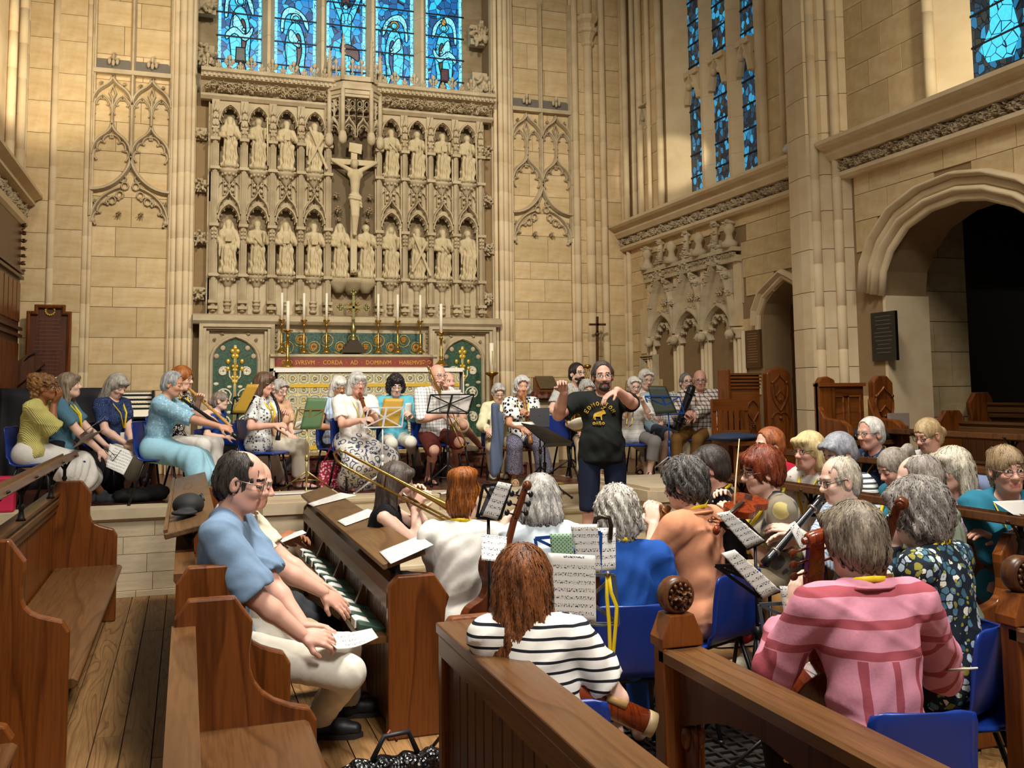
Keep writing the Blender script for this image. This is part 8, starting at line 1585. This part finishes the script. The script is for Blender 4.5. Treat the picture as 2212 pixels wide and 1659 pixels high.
def trombone(label, mouth, u_dir, L_, sc=1.0, bell_n=None, bellL=.55, back=.25):
 mouth, d = V3(mouth), unit(u_dir); x, up, _ = frame(d); x = x*.07*sc; o = thing('trombone', label, 'trombone', mouth+d*.3, 'trombones'); r = .0075*sc; m = MB()
 m.lathe([(.012, 0), (.014, .004), (.006, .022), (.006, .05)], mouth, d, 10); m.build('mouthpiece', M_GLSL, o)
 m = MB(); e = mouth+d*L_; m.tube([mouth+d*.04, e], r, 8); m.tube([e, e+d*.03+x*.3, e+d*.04+x*.6, e+x], r, 8); m.tube([e+x, mouth+d*.1+x], r, 8); m.bar(mouth+d*.14, mouth+d*.14+x, .01, .006, up); m.bar(mouth+d*.3, mouth+d*.3+x, .01, .006, up); m.build('slide', M_BRAS2, o)
 m = MB(); s = mouth+d*.1+x; bk = mouth-d*back+x; y2 = up*.1*sc+x*.8; m.tube([s, bk, bk-d*.05+y2*.15, bk-d*.075+y2*.5, bk-d*.05+y2*.85, bk+y2], r*1.1, 8); m.bar(mouth-d*.1+x, mouth-d*.1+x+y2, .01, .006, up); m.build('tuning_bow', M_BRAS2, o)
 m = MB(); b0 = bk+y2; m.tube([b0, b0+d*back, b0+d*(back+bellL*.5), b0+d*(back+bellL*.8), b0+d*(back+bellL*.93), b0+d*(back+bellL)], [r*1.1, r*1.3, r*2.2, .03*sc, .05*sc, .085*sc], 16, cap=False); m.build('bell', M_BRAS2, o); return o
a, b = at(870, 1067, ex('B1', -.1)), at(1090, 1185, ex('B1', -.35)); trombone('brass trombone pointing right from the dark-haired player, bell towards red hair', a, b-a, .95, 1.0, None, .5, .42)
a, b = at(948, 824, ex('A13', -.14)), at(1010, 965, ex('A13', -.7)); trombone('brass trombone slanting down across the bald man', a, b-a, .85, .9, None, .45, .12)
a, b = at(1372, 851, ex('A20', -.12)), at(1366, 905, ex('A20', -.55)); trombone('small brass trombone of the white-haired woman right of the conductor', a, b-a, .6, .8, None, .4, .12)
o = thing('french_horn', 'brass horn with wide bell held between bearded man and conductor', 'horn', at(1247, 905, 9.2)); c = at(1247, 899, 9.2); m = MB(); m.tube([c+V3((.14*math.cos(t_)+.01*t_*0, -.01*t_, .14*math.sin(t_))) for t_ in np.linspace(0, 9, 40)], .009, 6); m.build('coils', M_BRAS2, o); m = MB(); m.lathe([(.01, .2), (.02, .12), (.04, .06), (.09, .015), (.125, 0), (.12, .005), (.03, .08)], c+V3((0, -.12, -.02)), (0, 1, .25), 18); m.build('bell', M_BRAS2, o); cp_ = tag(MB().lathe([(.0, .055), (.06, .05), (.09, .02), (.095, 0), (.085, .0)], at(1247, 912, 9.0), (.1, -.6, -1), 16).build('straw_cap', plain('d8cfb8', .7), None, at(1247, 912, 9.0)), 'pale cap hanging over the horn beside the conductor', 'cap')
def fiddle(label, neck0, neck1, nrm, body=None, L_=.35, w=.1, name='viol', cat='viol', pegs=3, scroll=True, nw=.03, dark=False):
 # neck0: nut end with pegbox, neck1: where the neck meets the body
 a, b = V3(neck0), V3(neck1); d = unit(b-a); n = unit(V3(nrm)-d*(V3(nrm)@d)); x = np.cross(d, n); o = thing(name, label, cat, b); mat = W_VIOL if not dark else W_DKR
 m = MB(); vs = []; m.prism([(-nw*.42, -.012), (nw*.42, -.012), (nw*.5, .0), (nw*.5, .012), (-nw*.5, .012), (-nw*.5, .0)], lambda u, v, t_: a+x*u+n*v+d*t_, 0, np.linalg.norm(b-a)+.03); m.build('neck', mat, o, bevel=.003)
 pl = .055*pegs; m = MB(); m.prism([(-nw*.45, -.016), (nw*.45, -.016), (nw*.4, .016), (-nw*.4, .016)], lambda u, v, t_: a+x*u*(1-t_/pl*.25)+n*(v-t_*t_*.9)-d*t_, 0, pl); e = a-d*pl-n*pl*pl*.9
 if scroll: m.lathe([(.008, -nw*.55), (.022, -nw*.5), (.026, -nw*.2), (.026, nw*.2), (.022, nw*.5), (.008, nw*.55)], e-d*.012-n*.012, x, 12); m.lathe([(.006, -nw*.75), (.013, -nw*.7), (.013, nw*.7), (.006, nw*.75)], e-d*.012-n*.012, x, 10)
 m.build('pegbox', mat, o, bevel=.002)
 for k in range(pegs):
  for sg in (-1, 1):
   p = a-d*(.03+k*.05+.012*sg)-n*.004; m = MB(); m.tube([p+x*sg*nw*.3, p+x*sg*(nw*.5+.03)], .0045, 6); m.ball(p+x*sg*(nw*.5+.042), (.017, .009, .017), 8, rot=np.stack([x, n, d], 1)); m.build('peg', W_DKR if not dark else M_EBON, o)
 m = MB(); m.prism([(-nw*.4, .012), (nw*.4, .012), (nw*.4, .018), (-nw*.4, .018)], lambda u, v, t_: a+x*u+n*v+d*t_, 0, np.linalg.norm(b-a)+L_*.4); m.build('fingerboard', M_EBON, o)
 out = smooth_poly([(0, 0), (.55, .04), (.85, .18), (.8, .33), (.55, .45), (.6, .58), (.95, .7), (1.0, .84), (.7, .97), (0, 1.0), (-.7, .97), (-1, .84), (-.95, .7), (-.6, .58), (-.55, .45), (-.8, .33), (-.85, .18), (-.55, .04)], 3); th = w*.35
 m = MB(); m.prism([(u*w, v*L_) for u, v in out], lambda u, v, t_: b+x*u+d*v+n*t_, -th, .004); m.build('body', mat, o, bevel=.004); m = MB()
 for k in range(4): m.tube([a+x*(k-1.5)*nw*.18+n*.02, b+d*L_*.7+x*(k-1.5)*nw*.3+n*.035], .0012, 4)
 m.bar(b+d*L_*.68-x*nw*.9+n*.02, b+d*L_*.68+x*nw*.9+n*.02, .004, .03, n); m.build('strings_and_bridge', M_GLSL, o); return o
fiddle('reddish violin held under the chin of the red-haired player', at(1566, 1122, 4.92), at(1588, 1104, 5.06), (-.3, -.5, .8), None, .33, .1, 'violin', 'violin', 2, True, .024)
tag(MB().tube([at(1597, 948, 5.4), at(1590, 1030, 5.25), at(1586, 1096, 5.15)], [.003, .004, .007], 6).build('violin_bow', plain('c8b48c', .4), None, at(1590, 1020, 5.25)), 'thin violin bow held upright by the red-haired violinist', 'bow')
fiddle('red-brown viol with six pegs, its neck gripped by the pink striped shirt player', at(1758, 1238, 3.42), at(1770, 1420, 3.55), (.1, 1, .1), None, .62, .2, 'viol', 'viol', 3, True, .08)
fiddle('small viol with dark scroll held by the silver bob woman', at(1112, 1120, 4.95), at(1098, 1175, 4.92), (-.2, 1, .1), None, .5, .17, 'viol', 'viol', 3, True, .032, True)
fiddle('dark viol with black pegs held before the dark floral top woman', at(1916, 1168, 3.75), at(1905, 1250, 3.8), (-.5, .9, .1), None, .5, .17, 'viol', 'viol', 3, True, .034, True)
tag(MB().tube([at(2030, 1450, 3.45), at(2075, 1446, 3.3), at(2112, 1443, 3.25)], [.005, .005, .003], 6).build('viol_bow', plain('d8ccb4', .4), None, at(2070, 1446, 3.3)), 'pale viol bow tip sticking out past the pink striped sleeve', 'bow')
o = thing('crook', 'dark bent metal crook rising in front of the white-grey curls', 'instrument crook', at(1310, 1150, 4.2)); m = MB(); m.tube([at(1288, 1180, 4.2), at(1284, 1135, 4.2), at(1287, 1120, 4.2), at(1300, 1116, 4.2), at(1316, 1119, 4.2), at(1320, 1135, 4.2), at(1318, 1165, 4.2)], .011, 8); m.build('tube', plain('3e3226', .3, .7), o); m = MB(); m.tube([at(1288, 1176, 4.2), at(1285, 1330, 4.25)], .02, 8); m.build('body', W_DKR, o)
# ================================================================== BAGS, BOOKS, SMALL THINGS
t = NT('red_floral_cloth'); dd = t.vor(t.co(), 42, 'F1', 0); t.base(t.mix(t.math('LESS_THAN', dd, .4), lin('a01c38'), lin('e0b8bc')), .8); P = onZ(712, 1056, ZP); o = thing('tote_bag', 'red floral tote bag standing left of the long patterned skirt', 'bag', P)
m = MB(); m.prism([(-.1, 0), (.1, 0), (.12, .1), (.1, .29), (-.09, .29), (-.12, .1)], lambda x, z, y: V3((P[0]+x, P[1]+y, P[2]+z)), -.06, .06); m.build('bag_body', t.m, o, bevel=.03); m = MB(); m.tube([P+V3((-.07, -.03, .27)), P+V3((-.0, -.04, .42)), P+V3((.09, -.03, .56)), P+V3((.1, 0, .57)), P+V3((.085, .0, .4)), P+V3((.07, -.03, .27))], .022, 8, flat=.35); m.build('strap', plain('b01c3c', .7), o)
t = NT('black_sequin'); e = t.vor(t.co(), 60, 'F1', 0); t.base(t.mix(t.math('LESS_THAN', t.vor(t.co(), 20, 'F1', 0), .13), lin('060608'), lin('d8d0c0')), t.ramp(e, [(0, (.1,)*3), (1, (.5,)*3)]), .0, .7).bump(e, .8, .01); P = onZ(860, 1740, .0)+V3((0, .05, 0)); s = SDF(); s.cap(P+V3((-.18, 0, .07)), P+V3((.2, .03, .07)), .07, k=.02).cap(P+V3((-.18, 0, .13)), P+V3((.2, .03, .13)), .055, k=.03)
o = thing('sequin_bag', 'glossy black bag with pale studs on the floor by the pew end', 'bag', P); raw('bag_body', *s.mesh(.012, disp=lambda X, Y, Z: .008*np.sin(X*60+Z*50)), t.m, o); MB().tube([P+V3((-.1, 0, .18)), P+V3((-.05, .0, .27)), P+V3((.06, .02, .27)), P+V3((.1, .02, .18))], .012, 6).build('handle', M_BLK, o); MB().tube([P+V3((-.07, .1, .17)), P+V3((.0, .12, .25)), P+V3((.03, .12, .2))], .006, 6).build('leather_strap', plain('8a3a28', .5), o)
P = onZ(1610, 1462, .0); s = SDF(); s.ell(P+V3((0, 0, .05)), (.1, .1, .06), k=.03).ell(P+V3((.06, .05, .07)), (.07, .06, .06), k=.03).ell(P+V3((-.08, .02, .03)), (.07, .06, .04), k=.03); tag(raw('cloth_bag', *s.mesh(.01, disp=lambda X, Y, Z: .012*np.sin(X*70+Z*40)*np.sin(Y*60+X*30)), plain('d2c8b0', .85), None, P), 'crumpled cream cloth bag on the floor between the stands', 'bag'); P = onZ(1640, 1492, .004); tag(MB().box(P+V3((-.12, -.04, 0)), P+V3((.1, .05, .005))).build('booklet', plain('c8d4c4', .6), None, P), 'pale green edged booklet on the floor behind the sloping rail', 'booklet')
# black cap on the book rest
C_ = at(372, 1098, 5.55); C_ = V3((.0, 5.62, 1.075)); s = SDF(); s.ell(C_+V3((.02, .02, .045)), (.085, .1, .065), k=.02).ell(C_+V3((-.0, -.13, .02)), (.07, .08, .014), k=.02).ell(C_+V3((.02, .02, -.05)), (.1, .12, .06), k=.005, op=1); o = thing('cap', 'black baseball cap lying on the sloping book rest at left', 'cap', C_); raw('crown', *s.mesh(.008), plain('141416', .75, sc=40, bump=.3), o); MB().tube([C_+V3((.06, .09, .06)), C_+V3((.09, .11, .09)), C_+V3((.1, .07, .06))], .01, 6).build('strap', M_BLK, o)
# hymn books on the ledge
M_BKG = plain('2c4a3c', .6, sc=30); BK = None
for i in range(11):
 y = 4.98+i*.235; lab = 'green hymn book on the desk ledge, number %s from the near pew end' % ['one', 'two', 'three', 'four', 'five', 'six', 'seven', 'eight', 'nine', 'ten', 'eleven'][i]
 if BK is None:
  BK = thing('hymn_book', lab, 'book', (.93, y, .5), 'green hymn books on the ledge'); fn = lambda x_, z_, yy_: V3((.93+x_, y+yy_, .5+z_)); m = MB(); m.prism([(-.07, 0), (.07, .0), (.07, .012), (-.06, .045), (-.07, .045)], lambda a_, z_, t_: fn(a_, z_, t_), -.0, .2); m.build('cover', M_BKG, BK, bevel=.004); m = MB(); m.prism([(-.08, .004), (.0, .03), (-.055, .05), (-.078, .046)], lambda a_, z_, t_: fn(a_, z_, t_), .09, .205); m.build('pages', M_PAPER, BK)
 else: copy_tree(BK, (.93+.006*(i % 3-1), y, .5), R((i*37 % 7)-3), lab)
for px, py, lab in ((375, 1395, 'green kneeler corner showing at the foot of the pew, upper'), (365, 1620, 'green kneeler corner showing at the foot of the pew, lower')):
 P = onZ(px, py, .1); m = MB(); m.box(P+V3((-.0, -.12, -.1)), P+V3((.1, .12, .0))); tag(m.build('kneeler', M_BKG, None, P, bevel=.02), lab, 'kneeler')
P = onZ(316, 1065, ZP); o = thing('water_bottle', 'small pink bottle with blue lid on the platform behind the black bag', 'bottle', P); MB().lathe([(.03, 0), (.034, .02), (.034, .1), (.03, .12)], P, n=12).build('bottle_body', plain('8a3a34', .15), o); MB().lathe([(.04, .115), (.04, .13), (.02, .15), (.008, .155), (.008, .2)], P, n=12).build('lid', plain('7a8ac0', .4), o)
P = onZ(292, 1084, ZP); s = SDF(); s.ell(P+V3((0, 0, .06)), (.2, .14, .07), k=.03).ell(P+V3((.16, .06, .07)), (.14, .12, .08), k=.03); tag(raw('bag', *s.mesh(.016, disp=lambda X, Y, Z: .01*np.sin(X*50)*np.sin(Y*40+Z*50)), plain('17171a', .8), None, P), 'soft black bag on the platform edge under the blue chair', 'bag')
P = onZ(45, 1105, ZP-.0); P = V3((-1.62, 9.12, ZP)); tag(MB().box(P+V3((-.2, -.05, 0)), P+V3((.25, .1, .3))).build('shopping_bag', plain('c01a48', .6, sc=6), None, P, bevel=.02), 'crimson shopping bag behind the left book rest', 'bag')
P = at(1071, 945, 9.7); s = SDF(); s.cap(P+V3((0, 0, .32)), P+V3((-.02, -.02, -.35)), .04, .05, k=.03).cap(P+V3((.05, .0, .22)), P+V3((.04, 0, -.26)), .03, .04, k=.03); tag(raw('jacket', *s.mesh(.012, disp=lambda X, Y, Z: .008*np.sin(X*70+Z*9)), plain('4c5870', .85, sc=60, bump=.2), None, P), 'grey blue jacket hanging beside the floral blouse player', 'jacket')
P = at(2128, 1052, 6.3); s = SDF(); s.ell(P, (.11, .1, .09), k=.02).ell(P+V3((-.03, 0, -.1)), (.12, .1, .1), k=.03); tag(raw('coat', *s.mesh(.014), plain('7480a0', .85), None, P), 'pale blue coat shoulder between silver-blonde hair and teal cardigan', 'coat')
# ---- objects against the walls
o = thing('memorial_board', 'tall brown wooden memorial board with wreath on the left wall', 'board', onY(108, 740, 12.5)); A_ = lambda x, y, oo=0: onY(x, y, 12.5)+V3((0, -oo, 0)); a, b = A_(63, 676), A_(152, 680); z0 = A_(100, 835)[2]; m = MB(); fB = lambda x, z, oo: V3((x, 12.5-oo, z)); c0, c1 = A_(80, 662), A_(139, 664)
m.prism([(a[0], z0), (b[0], z0), (b[0], a[2]), (c1[0], a[2]), (c1[0], c0[2]), (c0[0], c0[2]), (c0[0], a[2]), (a[0], a[2])], fB, -.12, .02); m.build('panel', wood('board_wood', '4a2412', '6e3a1e', 'Z', .4, 1), o); m = MB(); P8 = [(a[0], z0), (a[0], a[2]), (c0[0], a[2]), (c0[0], c0[2]), (c1[0], c0[2]), (c1[0], a[2]), (b[0], a[2]), (b[0], z0)]; m.sweep([(-.02, 0), (-.02, .04), (0, .05), (.02, .04), (.02, 0)], [fB(x, z, .02) for x, z in P8], N=NE); m.build('frame', W_OAK, o)
m = MB(); wc_ = A_(109, 672); [m.ball(V3((wc_[0]+.05*math.cos(t_), 12.47, wc_[2]+.05*math.sin(t_))), .014, 6) for t_ in np.linspace(0, 2*PI, 16)]; m.build('wreath', M_GOLD, o)
for k in range(16): pass
m = MB(); rr = random.Random(4)
for k in range(17): w_ = rr.uniform(.1, .17); z_ = a[2]-.08-k*.045; m.box((a[0]+.22-w_, 12.478, z_), (a[0]+.22+w_, 12.48, z_+.012))
ob = m.build('lettering_rows', plain('5e351e', .5), o); ob['kind'] = 'stuff'
P = onZ(60, 830, ZP); P = V3((-1.72, 11.4, ZP)); o = thing('lectern', 'dark lectern with gooseneck microphone behind the curly updo', 'lectern', P); q0 = at(52, 800, 11.2); MB().bar((q0[0], q0[1], ZP), q0-V3((0, 0, .12)), .1, .1, (0, 1, 0)).build('stem', W_DARK, o); m = MB(); m.bar(at(38, 782, 11.1), at(66, 812, 11.1), .4, .05, (0, 1, 0)); m.build('desk', W_DARK, o); MB().tube([at(50, 783, 11.1), at(62, 770, 11.1), at(82, 758, 11.1)], .008, 6).build('microphone', M_BLK, o)
o = thing('organ_console', 'black draped organ console with pale stop rows behind the seated women', 'organ console', (-.9, 11.2, ZP)); YO = 11.2; oz = lambda px, py: onY(px, py, YO); a, b = oz(0, 840), oz(232, 845); m = MB(); fn = lambda u, v: V3((a[0]+(b[0]-a[0])*u, YO+.0+.02*math.sin(u*40)*(1-v)+.015*math.sin(u*17+v*9), ZP+(a[2]-ZP)*v)); m.grid(fn, 40, 10); m.grid(lambda u, v: V3((a[0]+(b[0]-a[0])*u, YO+v*.5, a[2])), 10, 3); m.build('black_cover', plain('15151a', .75, sc=30, bump=.3), o, solid=.01)
c, e_ = oz(232, 846), oz(333, 844); zb_ = oz(300, 900)[2]; m = MB(); m.box((c[0], YO+.25, ZP), (e_[0]-.02, YO+.5, c[2])); m.box((e_[0]-.025, YO, zb_), (e_[0], YO+.4, c[2]+.01)); m.box((c[0], YO-.02, zb_-.02), (e_[0], YO+.3, zb_)); m.build('case', M_TUBE, o); m = MB(); m.prism([(0, zb_), (.25, c[2]-.01), (.27, c[2]-.01), (.02, zb_)], lambda y, z, x: V3((x, YO+y, z)), c[0], e_[0]-.025); m.build('jamb_panel', M_WAX, o)
m = MB()
for r_ in range(4):
 for k in range(14): z_ = zb_+(c[2]-zb_)*(.35+.18*r_); y_ = YO+.25*(.35+.18*r_); x_ = c[0]+.03+k*(e_[0]-c[0]-.08)/13; m.box((x_, y_-.03, z_), (x_+.022, y_, z_+.02))
ob = m.build('stop_tabs', plain('e8dcc0', .3), o); ob['kind'] = 'stuff'; m = MB()
for r_ in range(4): z_ = zb_+(c[2]-zb_)*(.35+.18*r_); y_ = YO+.25*(.35+.18*r_); m.box((c[0], y_-.02, z_-.02), (e_[0]-.03, y_+.01, z_))
m.build('stop_rails', M_TUBE, o); MB().box((c[0]-.1, YO-.12, ZP+.0), (e_[0]+.05, YO+.1, ZP+.35)).build('bench', W_DARK, o)
o = thing('processional_cross', 'wooden processional cross on a pole against the right of the altar wall', 'cross', V3((*onY(1290, 880, 12.35)[:2], ZP))); A_ = lambda x, y: onY(x, y, 12.35); m = MB(); m.bar(A_(1290, 715), V3((*A_(1290, 900)[:2], ZP)), .035, .03, (0, 1, 0)); m.build('pole', W_DARK, o); m = MB(); m.bar(A_(1290, 684), A_(1290, 720), .03, .03, (0, 1, 0)); m.bar(A_(1273, 701), A_(1308, 701), .03, .03, (0, 0, 1)); m.ball(A_(1290, 722), .035, 8); m.build('cross_head', W_DARK, o)
o = thing('paschal_candlestick', 'tall brass stand with a thick white paschal candle right of the altar', 'candlestick', onZ(1064, 940, 1.0)); A_ = lambda x, y: onY(x, y, 11.9); P = A_(1063, 900); P = V3((P[0], 11.9, .9)); zt_ = A_(1060, 804)[2]; MB().lathe([(.13, 0), (.12, .03), (.05, .08), (.022, .15), (.02, zt_-P[2]-.1), (.03, zt_-P[2]-.06), (.09, zt_-P[2]-.02), (.09, zt_-P[2])], P, n=14).build('stem', M_BRASS, o); MB().lathe([(.03, 0), (.03, A_(1056, 741)[2]-zt_)], V3((P[0], P[1], zt_)), n=12).build('candle', M_WAX, o); MB().bar(V3((P[0], P[1]-.032, zt_+.1)), V3((P[0], P[1]-.032, zt_+.28)), .012, .006, (0, 1, 0)).build('gold_emblem', M_GOLD, o)
o = thing('credence_table', 'narrow stone credence shelf with wooden icon stand under the right wall panel', 'table', onY(1175, 850, 12.4)); A_ = lambda x, y: onY(x, y, 12.3); a, b = A_(1140, 846), A_(1212, 848); m = MB(); m.box((a[0], 12.15, a[2]-.09), (b[0], 12.7, a[2])); m.prism([(a[2]-.09, 0), (a[2]-.2, .2), (a[2]-.09, .45)], lambda z, y, x: V3((x, 12.25+y, z)), a[0]+.05, b[0]-.05); m.build('shelf', M_MARB, o); m = MB(); m.box((a[0]+.05, 12.3, .757), (b[0]-.05, 12.7, a[2]-.09)); m.build('pedestal', M_CARVE, o)
o = thing('icon', 'framed dark icon on a sloping wooden stand on the credence shelf', 'icon', A_(1182, 835)); z_ = a[2]; x0, x1 = A_(1160, 830)[0], A_(1205, 830)[0]; m = MB(); m.prism([(12.22, z_), (12.45, z_+.2), (12.47, z_+.19), (12.47, z_)], lambda y, z, x: V3((x, y, z)), x0, x1); m.build('stand', W_OAKX, o); m = MB(); m.prism([(12.235, z_+.03), (12.44, z_+.205), (12.43, z_+.215), (12.225, z_+.04)], lambda y, z, x: V3((x, y, z)), x0+.02, x1-.02); m.build('picture', plain('5a4a34', .3, sc=40, var=.6), o)
P = V3((a[0]+(b[0]-a[0])*.93, 12.3, z_)); tag(MB().lathe([(.03, 0), (.035, .02), (.03, .09), (.015, .12), (.018, .14)], P, n=10).build('glass_cruet', plain('b8b4a8', .1), None, P), 'small clear cruet at the right end of the credence shelf', 'cruet')
o = thing('brass_lamp', 'small brass lamp on a thin stand behind the bearded horn player', 'lamp', V3((*onY(1269, 800, 11.9)[:2], ZP))); A_ = lambda y: onY(1269, y, 11.9); m = MB(); m.tube([A_(820), V3((*A_(820)[:2], ZP))], .008, 6); m.lathe([(.09, 0), (.08, .02), (.01, .04)], V3((*A_(820)[:2], ZP)), n=12); m.lathe([(.01, .0), (.05, .015), (.055, .05), (.03, .06)], A_(797), n=12); m.build('lamp_cap', M_BRASS, o); m = MB(); [m.tube([A_(797)+V3((q_*.03, 0, 0)), A_(820)+V3((q_*.02, 0, 0))], .004, 5) for q_ in (-1, 0, 1)]; m.lathe([(.005, 0), (.03, .02), (.02, .03)], A_(820), n=10); m.build('chains', M_BRASS, o)
o = thing('niche_piscina', 'small carved wall niche with gilt angel behind the white-haired man', 'wall niche', onX(1408, 790, XR)); fP = lambda y, z, oo=0: V3((XR-oo, y, z)); c = onX(1408, 800, XR); m = MB()
for k in range(3): path(m, fP, [(c[1]-.2+.03*k, c[2]-.3), (c[1]-.2+.03*k, c[2]+.2-.03*k), (c[1]+.2-.03*k, c[2]+.2-.03*k), (c[1]+.2-.03*k, c[2]-.3)], .03, .09-.02*k, NR)
m.build('niche_frame', M_CARVE, o); m = MB(); put_clump(m, fP, c[1], c[2]-.0, .11, .1, 1, 0, .0); m.build('gilt_carving', M_GOLD, o)
def wall_plaque(label, X, px0, py0, px1, py1, col, rows, rc):
 a, b = onX(px0, py0, X), onX(px1, py1, X); o = thing('wall_plaque', label, 'plaque', (X, (a[1]+b[1])/2, (a[2]+b[2])/2)); MB().box((X-.03, a[1], a[2]), (X, b[1], b[2])).build('plate', col, o); w_ = abs(b[1]-a[1]); h_ = abs(a[2]-b[2]); rr = random.Random(rows); m = MB(); yc = (a[1]+b[1])/2
 for k in range(rows): q_ = rr.uniform(.5, .9)*w_/2*.9; z_ = max(a[2], b[2])-h_*(.1+.82*k/rows); m.box((X-.032, yc-q_, z_), (X-.03, yc+q_, z_+h_*.02))
 if rows: ob = m.build('engraved_lines', rc, o); ob['kind'] = 'stuff'
 return o
wall_plaque('black memorial plaque with fine engraved lines on the pier side by the arch', XR-.0, 1886, 677, 1943, 778, plain('0f0f10', .25, spec=.6), 10, plain('4a4844', .5)); wall_plaque('brown wall plaque between sedilia and side door', XR, 1613, 715, 1648, 794, plain('5a3c22', .4, .3), 12, plain('8a6a44', .5)); wall_plaque('pale stone tablet left of the sedilia', XR, 1387, 668, 1416, 762, M_SHAFT, 0, None)
o = thing('floodlight', 'white twin floodlight on the string course by the pier', 'floodlight', onX(1724, 325, XR-.15)); A_ = lambda x, y: onX(x, y, XR-.15); m = MB(); M_WHT = plain('d8d4cc', .4); P = A_(1722, 345); m.box(P+V3((-.06, -.16, -.06)), P+V3((.06, .12, .0))); m.build('base', M_WHT, o)
for x_, y_ in ((1712, 328), (1730, 324)): c = A_(x_, y_); m = MB(); m.lathe([(.03, 0), (.055, .06), (.06, .09), (.05, .08)], c, (-.3, .5, .6), 12); m.build('lamp_head', M_WHT, o)
c = A_(1727, 300); MB().bar(c+V3((0, -.06, .03)), c+V3((0, .07, -.03)), .14, .04, (1, 0, 0)).build('square_flood', M_TUBE, o)
# print on the conductor's shirt
p = PEOPLE['A19']; M_PRN = plain('c49a1e', .7, name='yellow_print'); sh_ = next(c for c in p['o'].children if c.name.startswith('top'))
vco = np.array([v.co[:] for v in sh_.data.vertices])+V3(p['o']['_o'])
def on_chest(px, py, lift=.006):
 pr_ = ((vco-CAM0)@CM.T); sx = CX+F*pr_[:, 0]/pr_[:, 2]; sy = CY+F*pr_[:, 1]/pr_[:, 2]; dd = (sx-px)**2+(sy-py)**2; near = np.argsort(dd)[:30]; dp = pr_[near, 2].min(); return at(px, py, dp-lift)
def prn(name, pts, r): m = MB(); m.tube([on_chest(x_, y_) for x_, y_ in pts], r, 6, flat=.5, up=(0, 1, 0)); return m
m = MB()
def stroke(pts, r=.0045): m.tube([on_chest(x_, y_) for x_, y_ in pts], r, 5)
LET = {'E': [[(1, 0), (0, 0), (0, 2), (1, 2)], [(0, 1), (.8, 1)]], 'D': [[(0, 0), (0, 2), (.7, 1.8), (1, 1), (.7, .2), (0, 0)]], 'M': [[(0, 2), (0, 0), (.5, 1), (1, 0), (1, 2)]], 'O': [[(.5, 0), (0, .6), (0, 1.4), (.5, 2), (1, 1.4), (1, .6), (.5, 0)]], 'N': [[(0, 2), (0, 0), (1, 2), (1, 0)]], 'T': [[(0, 0), (1, 0)], [(.5, 0), (.5, 2)]], 'A': [[(0, 2), (.5, 0), (1, 2)], [(.2, 1.3), (.8, 1.3)]], 'B': [[(0, 0), (0, 2), (.8, 1.8), (.9, 1.3), (0, 1), (.8, .7), (.7, .1), (0, 0)]], 'L': [[(0, 0), (0, 2), (1, 2)]]}
for k, ch in enumerate('EDMONTON'):
 a_ = R(-152+17.5*k); cx_, cy_ = 1298+33*math.cos(a_)*1.0-2, 903+31*math.sin(a_); tx, ty = -math.sin(a_), math.cos(a_)
 for st in LET[ch]: stroke([(cx_+(x_-.5)*5*tx*1.0-(y_-1)*4.2*-ty*-1, cy_+(x_-.5)*5*ty*1.0+(y_-1)*4.2*tx) for x_, y_ in st], .0042)
for k, ch in enumerate('OABO'):
 for st in LET[ch]: stroke([(1281+k*6.6+x_*4.6, 911+(1.2 if k in (0, 3) else 0)+y_*(2.6 if k in (0, 3) else 3.6)) for x_, y_ in st], .0045)
m.build('printed_lettering', M_PRN, p['o'])['kind'] = 'stuff'
mo = [(1281, 906), (1282, 897), (1284, 893), (1291, 889), (1300, 887), (1303, 884), (1307, 889), (1309, 893), (1306, 895), (1302, 895), (1300, 899), (1301, 907), (1299, 908), (1297, 900), (1290, 900), (1286, 900), (1287, 907), (1284, 907), (1284, 900)]
m = MB(); P_ = [on_chest(x_, y_, .004) for x_, y_ in mo]; m.add(P_, [tuple(range(len(P_)))]); stroke([(1302, 885), (1300, 882), (1298, 883)], .004); stroke([(1303, 884), (1305, 880), (1309, 880)], .004); stroke([(1305, 880), (1304, 878)], .003)
m.build('printed_moose', M_PRN, p['o'], solid=.002)
# name badges on lanyards
for k in ('A4', 'A18', 'A6', 'C2'):
 p = PEOPLE[k]; c = p['P']+p['u']*.2*p['s']+p['f']*.165*p['s']-V3((0, 0, .04)); m = MB(); x_ = p['r']*.032; m.add([c-x_, c+x_, c+x_-V3((0, 0, .08)), c-x_-V3((0, 0, .08))], [(0, 1, 2, 3)]); m.build('name_badge', M_PAPER, p['o'], solid=.003)
